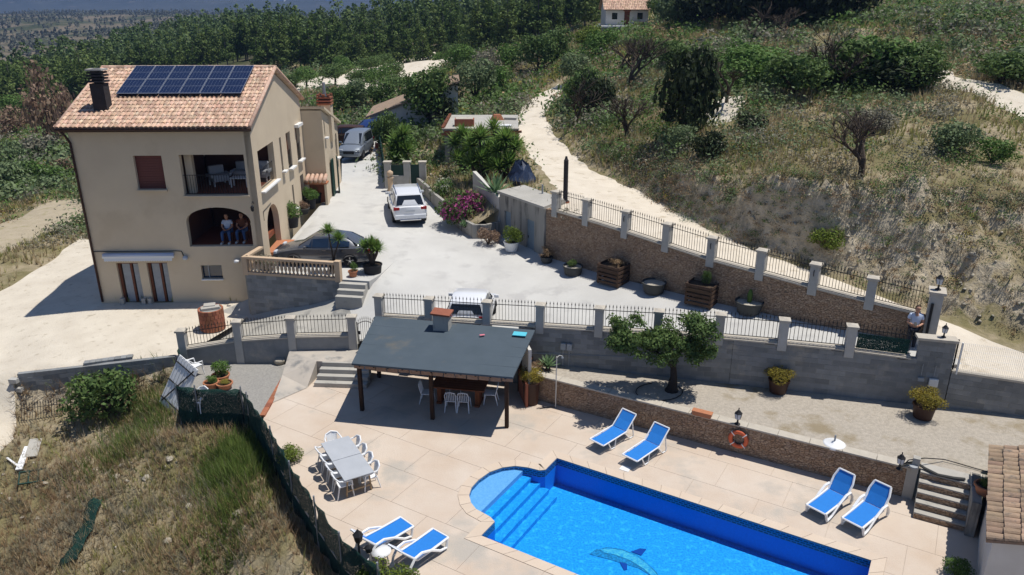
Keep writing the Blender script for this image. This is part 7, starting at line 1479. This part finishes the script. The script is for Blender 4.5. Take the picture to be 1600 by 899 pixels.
for u, v, R, H, k, lb in ((88, 232, 3.2, 2.3, 'brown', 'large brown dying tree left of the villa'), (20, 200, 3.2, 1.0, 'brown', 'smaller brown dying tree at the left edge'), (70, 250, 2.6, .8, 'grey', 'grey scrub at the foot of the brown tree'), (20, 300, 2.2, 1.0, 'olive', 'grey green bush left of the villa'), (50, 296, 2.0, .9, 'green', 'green bush at the edge of the bare field'), (85, 292, 2.0, .7, 'green', 'low green bush close to the villa corner'), (118, 285, 1.6, .8, 'brown', 'brown bush touching the villa corner'), (8, 262, 2.4, .9, 'olive', 'olive bush at the left edge above the field'), (22, 165, 3.0, 1.0, 'green', 'green tree at the left edge of the valley')):
    p = at(u, v, -.8); p.z = gnd(p.x, p.y); bush('valley_bush', lb, 'bush', p, k, R, H)
bush('pistachio_bush', 'large dense green bush below the yard wall', 'bush', onhill(165, 655), 'carob', 1.55, 1.05)
# ================================================================== outbuildings
cb = thing('brick_cabin', 'unfinished flat roofed cabin with red brick parapet beside the dirt track', 'cabin')
B('front_wall', 'oldconcrete', cb, (-2.15, 53.1, 4.75), (4.9, .25, 2.9)); B('side_wall', 'oldconcrete', cb, (-4.55, 56.5, 4.75), (.25, 6.6, 2.9)); B('side_wall', 'oldconcrete', cb, (.25, 56.5, 4.75), (.25, 6.6, 2.9)); B('roof_slab', 'concrete', cb, (-2.15, 56.5, 6.28), (5.2, 7.2, .16))
bmk = MB().box((0, 0, 0), (.40, .2, .15)).mesh('brick', bevel=.006); bmk.materials.append(M['brickred'])
for r in range(2):
    for k in range(13):
        if r == 1 and k in (8, 9): continue
        o = meshobj('brick', bmk, None, cb); o.location = (-4.65+.41*k+(.2 if r else 0), 52.95, 6.03+.17*r)
    for k in range(16): o = meshobj('brick', bmk, None, cb); o.location = (-4.75, 53.1+.42*k, 6.46+.0*r); o.rotation_euler = (0, 0, PI/2)
    if r == 0: B('kerb', 'capstone', cb, (-2.15, 52.95, 6.40), (5.3, .3, .08))
B('roof_box', 'brickred', cb, (-3.35, 54.6, 6.6), (1.35, .9, .5)); B('roof_box_lid', 'capstone', cb, (-3.35, 54.6, 6.87), (1.2, .8, .04)); B('white_board', 'white', cb, (-.55, 54.4, 6.42), (1.0, .7, .06), .1); B('brick_heap', 'brickred', cb, (-1.1, 57.5, 6.55), (.9, .7, .4), .3, top=(.5, .4)); B('loose_slab', 'concrete', cb, (-.1, 57.6, 6.45), (.9, .5, .15), -.2)
MB().tube([(-4.2, 52.9, 3.6), (-4.25, 52.9, 4.8), (-4.0, 52.9, 5.5), (-3.4, 52.9, 5.85)], .035, 5).build('drain_hose', 'cable', cb); B('lintel', 'concrete', cb, (-.3, 52.9, 5.7), (1.2, .1, .3))
cs = thing('concrete_shed', 'half buried concrete shed with two blue doors at the left end of the rubble wall', 'shed')
S0, S1 = Vector((-.66, 40.03, 0)), Vector((1.62, 36.72, 0)); ds = (S1-S0).normalized(); Ls = (S1-S0).length; ns = Vector((ds.y, -ds.x, 0))
frs = lambda a, b, t: tuple(S0+ds*a-ns*t+UP*b)
slab([(0, 2.2), (Ls, 2.2), (Ls, 5.0), (0, 5.0)], [rect(.45, 1.05, 2.4, 4.15), rect(2.45, 3.15, 2.4, 4.15)], .2, frs, 'front_wall', 'oldconcrete', cs)
for a0, a1 in ((.45, 1.05), (2.45, 3.15)):
    mb = MB(); mb.add([frs(a0, 2.4, .1), frs(a1, 2.4, .1), frs(a1, 4.15, .1), frs(a0, 4.15, .1), frs(a0, 2.4, .14), frs(a1, 2.4, .14), frs(a1, 4.15, .14), frs(a0, 4.15, .14)], [(0, 1, 2, 3), (7, 6, 5, 4), (0, 4, 5, 1), (1, 5, 6, 2), (2, 6, 7, 3), (3, 7, 4, 0)]); d = mb.build('door', 'bluedoor', cs); MB().box(frs(a0+.1, 3.2, .07), (.04, .04, .12)).build('handle', 'iron', d)
q = [S0-ds*.1, S1+ds*.05, Vector((2.75, 38.3, 0)), Vector((.75, 41.5, 0))]; MB().prism([(p.x+ns.x*.1, p.y+ns.y*.1) for p in q], 5.0, 5.12).build('roof_slab', 'concrete', cs); MB().prism([(p.x, p.y) for p in (S0-ns*.2, S1-ns*.2, q[2], q[3])], 2.3, 4.995).build('body', 'oldconcrete', cs)
MB().cyl((1.6, 39.4, 5.1), (1.6, 39.4, 5.6), .05, n=6).build('vent_pipe', 'metalgrey', cs)
pw = thing('planter_wall', 'curved grey planter wall below the pink flowering bush', 'wall'); PWP = [(-.62, 40.02), (-1.3, 39.45), (-2.05, 39.45), (-2.7, 40.6), (-3.95, 43.15), (-5.05, 45.95), (-6.05, 48.6)]
for a, b in zip(PWP[:-1], PWP[1:]): a, b = Vector((*a, 0)), Vector((*b, 0)); c = (a+b)/2; z = DZ(c.x, c.y); B('wall_section', 'oldconcrete', pw, (c.x, c.y, z+.2), ((b-a).length+.1, .18, 1.1), math.atan2((b-a).y, (b-a).x))
rw2 = thing('side_wall', 'pale rendered wall sloping down behind the pink bush to the concrete shed', 'wall'); mb = MB(); a, b = Vector((-.7, 40.1, 0)), Vector((-2.3, 44.2, 0)); mb.add([a+UP*2.6, b+UP*3, b+UP*5.3, a+UP*4.7]+[p+Vector((.2, .08, 0)) for p in (a+UP*2.6, b+UP*3, b+UP*5.3, a+UP*4.7)], [(0, 1, 2, 3), (7, 6, 5, 4), (0, 4, 5, 1), (1, 5, 6, 2), (2, 6, 7, 3), (3, 7, 4, 0)]); mb.build('render', 'whitewall', rw2)
gwl = thing('gate_wall', 'grey pillared wall with dark metal gate at the end of the driveway', 'gate')
for x in (-8.0, -6.75, -5.75): B('pillar', 'post', gwl, (x, 48.8, 3.95), (.42, .42, 1.9)); MB().box((x, 48.8, 4.94), (.52, .52, .08)).build('capstone', 'capstone', gwl)
B('panel_wall', 'post', gwl, (-7.37, 48.8, 3.55), (.85, .2, 1.0)); B('mesh_panel', 'greendoor', gwl, (-7.37, 48.8, 4.4), (.83, .04, .66)); B('gate_leaf', 'greendoor', gwl, (-6.25, 48.85, 4.0), (.58, .05, 1.5)); railing(gwl, (-7.75, 48.8, 4.7), (-7.0, 48.8, 4.7), .15, 6)
bp_ = thing('bollard', 'ochre stone bollard with ball top left of the white car', 'bollard', (-7.75, 48.0, 3.2)); MB().lathe([(.22, 0), (.24, .1), (.16, .2), (.17, .8), (.24, .9), (.1, .96), (.2, 1.08), (.2, 1.25), (.05, 1.36)], 12).build('shaft', 'balustrade', bp_, True)
ls_ = thing('landing_steps', 'two round concrete steps in front of the gate beside the white car', 'steps', (-5.3, 47.6, 0));
for k in range(2): MB().lathe([(1.1-.35*k, 2.9), (1.1-.35*k, 3.2+.17*k), (.02, 3.2+.17*k)], 18).build('step', 'concrete', ls_)
dn = thing('side_netting', 'dark netting fence along the right side of the upper drive', 'fence')
for a, b in (((-8.25, 49), (-9.35, 55)), ((-9.35, 55), (-10.7, 62))): netpanel(dn, Vector((*a, 0)), Vector((*b, 0)), 3.2, 4.7)
ob = thing('outbuilding', 'long grey outbuilding with sloping tile edge behind the drive', 'outbuilding')
mb = MB(); pf = [(-12.4, 3.0), (-4.7, 3.0), (-4.7, 7.9), (-12.4, 5.05)]; mb.add([(x, 68, z) for x, z in pf]+[(x-.6, 75, z) for x, z in pf], [(0, 1, 2, 3), (7, 6, 5, 4), (0, 4, 5, 1), (1, 5, 6, 2), (2, 6, 7, 3), (3, 7, 4, 0)]); mb.build('walls', 'whitewall', ob)
mb = MB(); pf = [(-12.8, 4.95), (-4.5, 8.03), (-4.5, 8.2), (-12.8, 5.13)]; mb.add([(x, 67.8, z) for x, z in pf]+[(x-.6, 75.2, z) for x, z in pf], [(0, 1, 2, 3), (7, 6, 5, 4), (0, 4, 5, 1), (1, 5, 6, 2), (2, 6, 7, 3), (3, 7, 4, 0)]); mb.build('roof', 'oldtile', ob)
uh = thing('upper_house', 'small white house with tiled roof and terrace on the hilltop', 'house'); HX0, HX1, HY0, HY1, HZ0, HZ1, HZR = 13.7, 19.9, 118.5, 125, 11.2, 13.55, 15.6
slab([(HX0, HZ0), (HX1, HZ0), (HX1, HZ1), (HX0, HZ1)], [rect(14.6, 15.4, 12.1, 13.0), rect(16.4, 17.2, 11.3, 13.25), rect(18.3, 19.1, 12.1, 13.0)], .3, lambda a, b, t: (a, HY0+t, b), 'wall', 'whitewall', uh)
for x0, x1, z0, z1, m in ((14.6, 15.4, 12.1, 13.0, 'glass'), (16.4, 17.2, 11.3, 13.25, 'wooddoor'), (18.3, 19.1, 12.1, 13.0, 'glass')): B('window' if m == 'glass' else 'door', m, uh, ((x0+x1)/2, HY0+.2, (z0+z1)/2), (x1-x0, .05, z1-z0))
B('door_surround', 'brickred', uh, (16.8, HY0-.03, 13.3), (1.1, .1, .2)); 
slab([(HY0+.3, HZ0), (HY1, HZ0), (HY1, HZ1), ((HY0+HY1)/2, HZR-.1), (HY0+.3, HZ1)], [], .3, lambda a, b, t: (HX0+t, a, b), 'wall', 'whitewall', uh); slab([(HY0+.3, HZ0), (HY1, HZ0), (HY1, HZ1), ((HY0+HY1)/2, HZR-.1), (HY0+.3, HZ1)], [], .3, lambda a, b, t: (HX1-t, a, b), 'wall', 'whitewall', uh)
hr = bpy.data.objects.new('roof', None); link(hr, uh); tiles(hr, HX0-.3, HX1+.3, HY0-.5, HZ1-.2, (HY0+HY1)/2, HZR, .26, .5); tiles(hr, HX0-.3, HX1+.3, HY1+.5, HZ1-.2, (HY0+HY1)/2, HZR, .26, .5)
mb = MB(); mb.add([(HX0-.3, HY0-.5, HZ1-.2), (HX1+.3, HY0-.5, HZ1-.2), (HX1+.3, (HY0+HY1)/2, HZR), (HX0-.3, (HY0+HY1)/2, HZR), (HX0-.3, HY1+.5, HZ1-.2), (HX1+.3, HY1+.5, HZ1-.2)], [(0, 1, 2, 3), (3, 2, 5, 4)]); mb.build('roof_deck', 'oldtile', hr)
B('terrace', 'white', uh, (16.2, HY0-1.4, 11.15), (8.0, 2.8, .2)); B('terrace_wall', 'oldconcrete', uh, (16.2, HY0-2.6, 10.4), (7.8, .3, 1.4)); B('terrace_side_wall', 'curtain', uh, (12.6, HY0-1.6, 10.9), (.3, 2.6, 1.2)); B('bench', 'wooddoor', uh, (18.4, HY0-1.0, 11.55), (1.4, .5, .5))
cl_ = thing('concrete_column', 'tall dark grey column behind the first railing post', 'column', (2.75, 38.55, 4.75)); MB().lathe([(.2, 0), (.2, .2), (.12, .24), (.12, 2.3), (.08, 2.36), (.05, 2.5)], 10).build('shaft', 'chimneydark', cl_); MB().lathe([(.21, 0), (.21, .18)], 10).build('base', 'brickred', cl_)
tpq = thing('tarpaulin_heap', 'heap of dark blue tarpaulin left of the dirt track', 'tarpaulin', at(814, 286, 4.75)); mb = MB().lathe([(1.0, -.1), (.95, .25), (.7, .7), (.45, 1.0), (.1, 1.15)], 14); mb.v = [(x*random.uniform(.75, 1.2)*.85, y*random.uniform(.75, 1.2), z*random.uniform(.8, 1.25)) for x, y, z in mb.v]; mb.build('sheet', 'tarp', tpq)
# ================================================================== ground cover
HV, HT = TER['hillside']
def sample(n, wfun):
    A, Bq, C = HV[HT[:, 0]], HV[HT[:, 1]], HV[HT[:, 2]]; c = (A+Bq+C)/3; nr = np.cross(Bq-A, C-A); ar = np.linalg.norm(nr, axis=1)/2; w_ = ar*wfun(c, np.abs(nr[:, 2])/(2*ar+1e-9)); w_ = np.where(c[:, 1] < 9.5, 0, w_); i = rng.choice(len(HT), n, p=w_/w_.sum()); r1 = np.sqrt(rng.random(n))[:, None]; r2 = rng.random(n)[:, None]
    return A[i]*(1-r1)+Bq[i]*r1*(1-r2)+C[i]*r1*r2
inview = lambda c: (np.abs(c[:, 0]) < .72*c[:, 1]+3)
def grass(name, n, wfun, h, wd, m, lean=.5, nb=4):
    P = sample(n, wfun); k = np.clip(P[:, 1]/32, .8, 2.6); V, F = blades(P, h*k**.6*rng.uniform(.5, 1.3, n), wd*k, lean, nb); return tag(meshobj(name, npmesh(name, V, F, m), m), kind='stuff')
nz = lambda c, s, o=0: fbm(c[:, 0]+o, c[:, 1], s, 3)
right = lambda c: (c[:, 0] > 1.5) | (c[:, 1] > 45)
dd = lambda c: np.clip(distpoly(c[:, 0], c[:, 1], TRACK)/.9-.2, 0, 1)/np.clip(c[:, 1]/30, .5, 9)**1.2
tag(grass('dry_grass', 42000, lambda c, s: inview(c)*dd(c)*np.clip(.5+3*nz(c, .22), .1, 1)*np.clip((s-.6)/.25, .02, 1), .42, .034, 'lf_straw', .6, 5), 'dry straw coloured grass covering the slopes', 'grass', kind='stuff')
tag(grass('green_grass', 34000, lambda c, s: inview(c)*dd(c)*np.clip(.4+4*nz(c, .18, 50), .05, 1)*np.clip((s-.5)/.3, 0, 1), .38, .035, 'lf_grass', .6, 5), 'yellow green grass growing in patches over the slopes', 'grass', kind='stuff')
fresh = lambda c: np.exp(-(((c[:, 0]+9.6)/.85)**2+((c[:, 1]-23.2)/.9)**2))+.12*np.exp(-(((c[:, 0]+9.0)/.7)**2+((c[:, 1]-20.6)/1.5)**2))+0.1*np.exp(-(((c[:, 0]+14.6)/1.0)**2+((c[:, 1]-26.0)/2.0)**2))
tag(grass('fresh_grass', 4200, lambda c, s: fresh(c), .55, .035, 'lf_ggreen', .7, 5), 'lush green grass beside the netting fence', 'grass', kind='stuff')
tag(grass('dry_weeds', 26000, lambda c, s: (c[:, 0] < -2.5)*(c[:, 1] < 29)*np.clip(.45+2.5*nz(c, .4, 9), .05, 1), .42, .022, 'lf_dry', 1.2, 5), 'dry brown weeds on the lower left slope', 'weeds', kind='stuff')
tag(grass('pale_weeds', 18000, lambda c, s: (c[:, 0] < -2.5)*(c[:, 1] < 29)*np.clip(.3+2.5*nz(c, .5, 19), .05, 1), .5, .02, 'lf_grey', 1.2, 5), 'pale grey green weeds on the lower left slope', 'weeds', kind='stuff')
def scrub(name, n, wfun, m, label, R0, R1, q=75, sz=.062):
    P = sample(n, wfun); V = []; R = rng.uniform(R0, R1, n)*np.clip(P[:, 1]/40, .75, 1.7); k = q
    d = rng.normal(size=(n, k, 3)); d /= np.linalg.norm(d, axis=2)[..., None]; d[..., 2] = np.abs(d[..., 2]); rad = (1-.6*rng.random((n, k))**1.3)[..., None]; lob = 1+.35*np.sin(d[..., :1]*5+rng.uniform(0, 6, (n, 1, 1)))*np.cos(d[..., 1:2]*5)
    pts = (P[:, None]+d*rad*lob*(R[:, None, None]*np.array([1, 1, .8]))).reshape(-1, 3); s = np.repeat(sz*np.clip(R, .5, 3)**.6*np.clip(P[:, 1]/35, .8, 2.2), k); Vq, F = leafquads(pts, s, .3, d.reshape(-1, 3)); o = meshobj(name, npmesh(name, Vq, F, m), m); return tag(o, label, 'scrub', kind='stuff')
hillw = lambda c: inview(c)*right(c)*dd(c)*(c[:, 1] > 28)
scrub('scrub_green', 1300, lambda c, s: hillw(c)*np.clip(.15+.1+4*nz(c, .12, 80), .12, 1)*np.clip((s-.4)/.3, 0, 1), 'lf_green', 'green scrub scattered over the terraced hillside', .45, 1.35)
scrub('scrub_olive', 1200, lambda c, s: hillw(c)*np.clip(.15+.2+4*nz(c, .15, 120), .12, 1)*np.clip((s-.35)/.3, .2, 1), 'lf_olive', 'olive grey scrub scattered over the terraced hillside', .4, 1.25)
scrub('scrub_grey', 1100, lambda c, s: hillw(c)*np.clip(.15+.25+4*nz(c, .2, 200), .12, 1)*np.clip((s-.2)/.3, .5, 1), 'lf_grey', 'grey twiggy scrub on the clay bank and terraces', .3, 1.0)
scrub('scrub_brown', 800, lambda c, s: hillw(c)*np.clip(.15+.25+4*nz(c, .2, 300), .12, 1)*np.clip((s-.2)/.3, .5, 1), 'lf_dry', 'rust brown dry scrub on the clay bank and terraces', .3, .9)
scrub('scrub_yellow', 380, lambda c, s: hillw(c)*np.clip(.1+5*nz(c, .15, 400), 0, 1)*np.clip((s-.4)/.3, 0, 1), 'lf_yellow', 'yellow green broom scrub on the hillside', .35, .8)
scrub('slope_scrub', 420, lambda c, s: (c[:, 0] < -3)*(c[:, 1] < 28.5)*np.clip(.2+3*nz(c, .4, 33), 0, 1), 'lf_olive', 'low grey green scrub on the lower left slope', .2, .5, 45, .05)
scrub('valley_scrub', 420, lambda c, s: (c[:, 0] < -16)*(c[:, 1] > 46)*inview(c), 'lf_olive', 'scrub covering the valley floor left of the villa', .6, 1.6, 45, .09)
terr = lambda c: hillw(c)*(c[:, 1] > 31)*(c[:, 1] < 80)
scrub('terrace_bushes', 260, lambda c, s: terr(c)*np.clip(.3+4*nz(c, .1, 61), .1, 1)*np.clip((s-.45)/.3, 0, 1), 'lf_olive', 'mid sized olive green bushes covering the hillside terraces', .7, 1.5, 150, .07)
scrub('terrace_shrubs', 200, lambda c, s: terr(c)*np.clip(.3+4*nz(c, .1, 261), .1, 1)*np.clip((s-.45)/.3, 0, 1), 'lf_carob', 'dark green shrubs covering the hillside terraces', .6, 1.35, 150, .07)
scrub('terrace_twigs', 170, lambda c, s: terr(c)*np.clip(.3+4*nz(c, .1, 461), .1, 1)*np.clip((s-.45)/.3, 0, 1), 'lf_grey', 'grey brown twiggy bushes covering the hillside terraces', .6, 1.4, 150, .06)
steep = lambda c, s: inview(c)*right(c)*(c[:, 1] > 26)*(c[:, 1] < 50)*(s < .8)
for m_, n_, lb in (('lf_dry', 320, 'dry brown tussocks clinging to the clay bank'), ('lf_grey', 300, 'grey tussocks clinging to the clay bank'), ('lf_olive', 220, 'olive green tussocks clinging to the clay bank')): scrub('bank_tussocks', n_, steep, m_, lb, .15, .5, 50, .05)
RP = dens(PX(RIM[:15]), .12); rp = np.array(RP)[:, :2]; RIMK = [('lf_dry', 130), ('lf_grey', 120), ('lf_green', 90), ('lf_olive', 120)]
for m_, n_ in RIMK:
    i_ = rng.integers(0, len(rp), n_); q_ = rp[i_]+rng.normal(size=(n_, 2))*.45; P_r = np.column_stack([q_, hz(q_[:, 0], q_[:, 1])]); old = sample; sample = lambda n, wf, P_r=P_r: P_r
    scrub('rim_scrub', n_, None, m_, 'scrub overhanging the rim of the clay bank, %s' % {'lf_dry': 'dry brown', 'lf_grey': 'twiggy grey', 'lf_green': 'green', 'lf_olive': 'olive'}[m_], .25, .75, 70, .055); sample = old
scrub('slope_straw', 260, lambda c, s: (c[:, 0] < -3)*(c[:, 1] < 28.5)*np.clip(.2+3*nz(c, .4, 133), .05, 1), 'lf_dry', 'tangled dry scrub on the lower left slope', .2, .5, 70, .05)
# pale stones littering the bank and slope
P = np.concatenate([sample(2200, lambda c, s: inview(c)*(right(c))*dd(c)*np.clip((.75-s)/.3, .05, 1)), sample(500, lambda c, s: (c[:, 0] < -2.5)*(c[:, 1] < 29)*np.clip(.3+3*nz(c, .5, 70), 0, 1))]); n_ = len(P); oc = np.array([[1, 0, 0], [0, 1, 0], [-1, 0, 0], [0, -1, 0], [0, 0, .7], [0, 0, -.5]]); sc_ = rng.uniform(.03, .14, n_)[:, None, None]*np.clip(P[:, 1]/30, .6, 2)[:, None, None]; V = (P[:, None]+oc[None]*sc_*rng.uniform(.6, 1.3, (n_, 6, 3))).reshape(-1, 3); F0 = np.array([[0, 1, 4], [1, 2, 4], [2, 3, 4], [3, 0, 4], [1, 0, 5], [2, 1, 5], [3, 2, 5], [0, 3, 5]]); F = (np.arange(n_)[:, None, None]*6+F0[None]).reshape(-1, 3)
tag(meshobj('loose_stones', npmesh('loose_stones', V, F, 'rock'), 'rock'), 'loose pale stones littering the clay bank and slopes', 'stones', kind='stuff')
# ================================================================== far woods
def woods(name, n, u0, u1, Y0, Y1, H, q, sz, m, label, dens=None):
    Y = np.sqrt(rng.uniform(Y0**2, Y1**2, n)); X = (rng.uniform(u0, u1, n)-CX)*Y*.94/CAMF
    if dens is not None: k = rng.random(n) < dens(X, Y); X, Y = X[k], Y[k]; n = len(X)
    Z = vz(X, Y); h = H*rng.uniform(.6, 1.25, n); f = rng.random((n, q))**.8; R = (h[:, None]*.27)*np.clip(1.05-f, .08, 1)**.6; a = rng.uniform(0, 2*PI, (n, q)); rr = R*np.sqrt(rng.uniform(.25, 1, (n, q)))
    pts = np.stack([X[:, None]+np.cos(a)*rr, Y[:, None]+np.sin(a)*rr, Z[:, None]+h[:, None]*(.15+.85*f)], -1).reshape(-1, 3); nr = np.stack([np.cos(a), np.sin(a), np.full_like(a, .6)], -1).reshape(-1, 3)
    V, F = leafquads(pts, np.full(len(pts), sz), .3, nr, .8); return tag(meshobj(name, npmesh(name, V, F, m), m), label, 'forest', kind='stuff')
woods('pine_forest', 800, -120, 960, 182, 300, 9, 90, .40, 'lf_far', 'dark pines of the forest covering the ridges behind the villa'); woods('light_pine_forest', 520, -120, 960, 180, 300, 8.5, 90, .38, 'lf_pine2', 'lighter pines of the forest covering the ridges'); woods('olive_forest', 220, -120, 960, 178, 290, 6.5, 80, .38, 'lf_olive', 'grey green trees mixed into the pine forest'); woods('pine_forest_back', 1000, 230, 960, 290, 400, 9, 55, .55, 'lf_far', 'farther pines on the ridge crest')
woods('valley_woods', 8500, -250, 760, 430, 1500, 6, 12, 1.1, 'lf_valley', 'scattered woods on the far side of the valley', lambda X, Y: np.clip(.5+3*fbm(X, Y, .01), .05, 1))
woods('edge_woods', 300, -60, 150, 148, 190, 6, 80, .32, 'lf_pine2', 'bushy wood in the valley left of the villa')
# distant white houses on the mountain side
mb = MB()
for k in range(150): x = random.uniform(-1600, 900); y = random.uniform(2700, 3900); g = random.random(); x = x if g < .4 else random.gauss(620-1200*(g > .8), 130); z = float(mz(np.array([x]), np.array([y]))[0]); mb.box((x, y, z+4), (random.uniform(10, 28), 10, 9), random.uniform(-.4, .4))
tag(mb.build('village', 'white'), 'white houses of a distant village on the mountainside', 'village', kind='stuff')
# ================================================================== haze
hv = bpy.data.materials.new('air'); hv.use_nodes = True; N = hv.node_tree.nodes; N.remove(N['Principled BSDF']); pvn = N.new('ShaderNodeVolumePrincipled'); pvn.inputs['Color'].default_value = (.30, .50, 1, 1); pvn.inputs['Density'].default_value = .00022; pvn.inputs['Anisotropy'].default_value = .2; hv.node_tree.links.new(pvn.outputs[0], N['Material Output'].inputs['Volume'])
HAZE = MB().box((0, 2500, 350), (14500, 10600, 884)); ho = HAZE.build('haze', hv); tag(ho, kind='stuff')
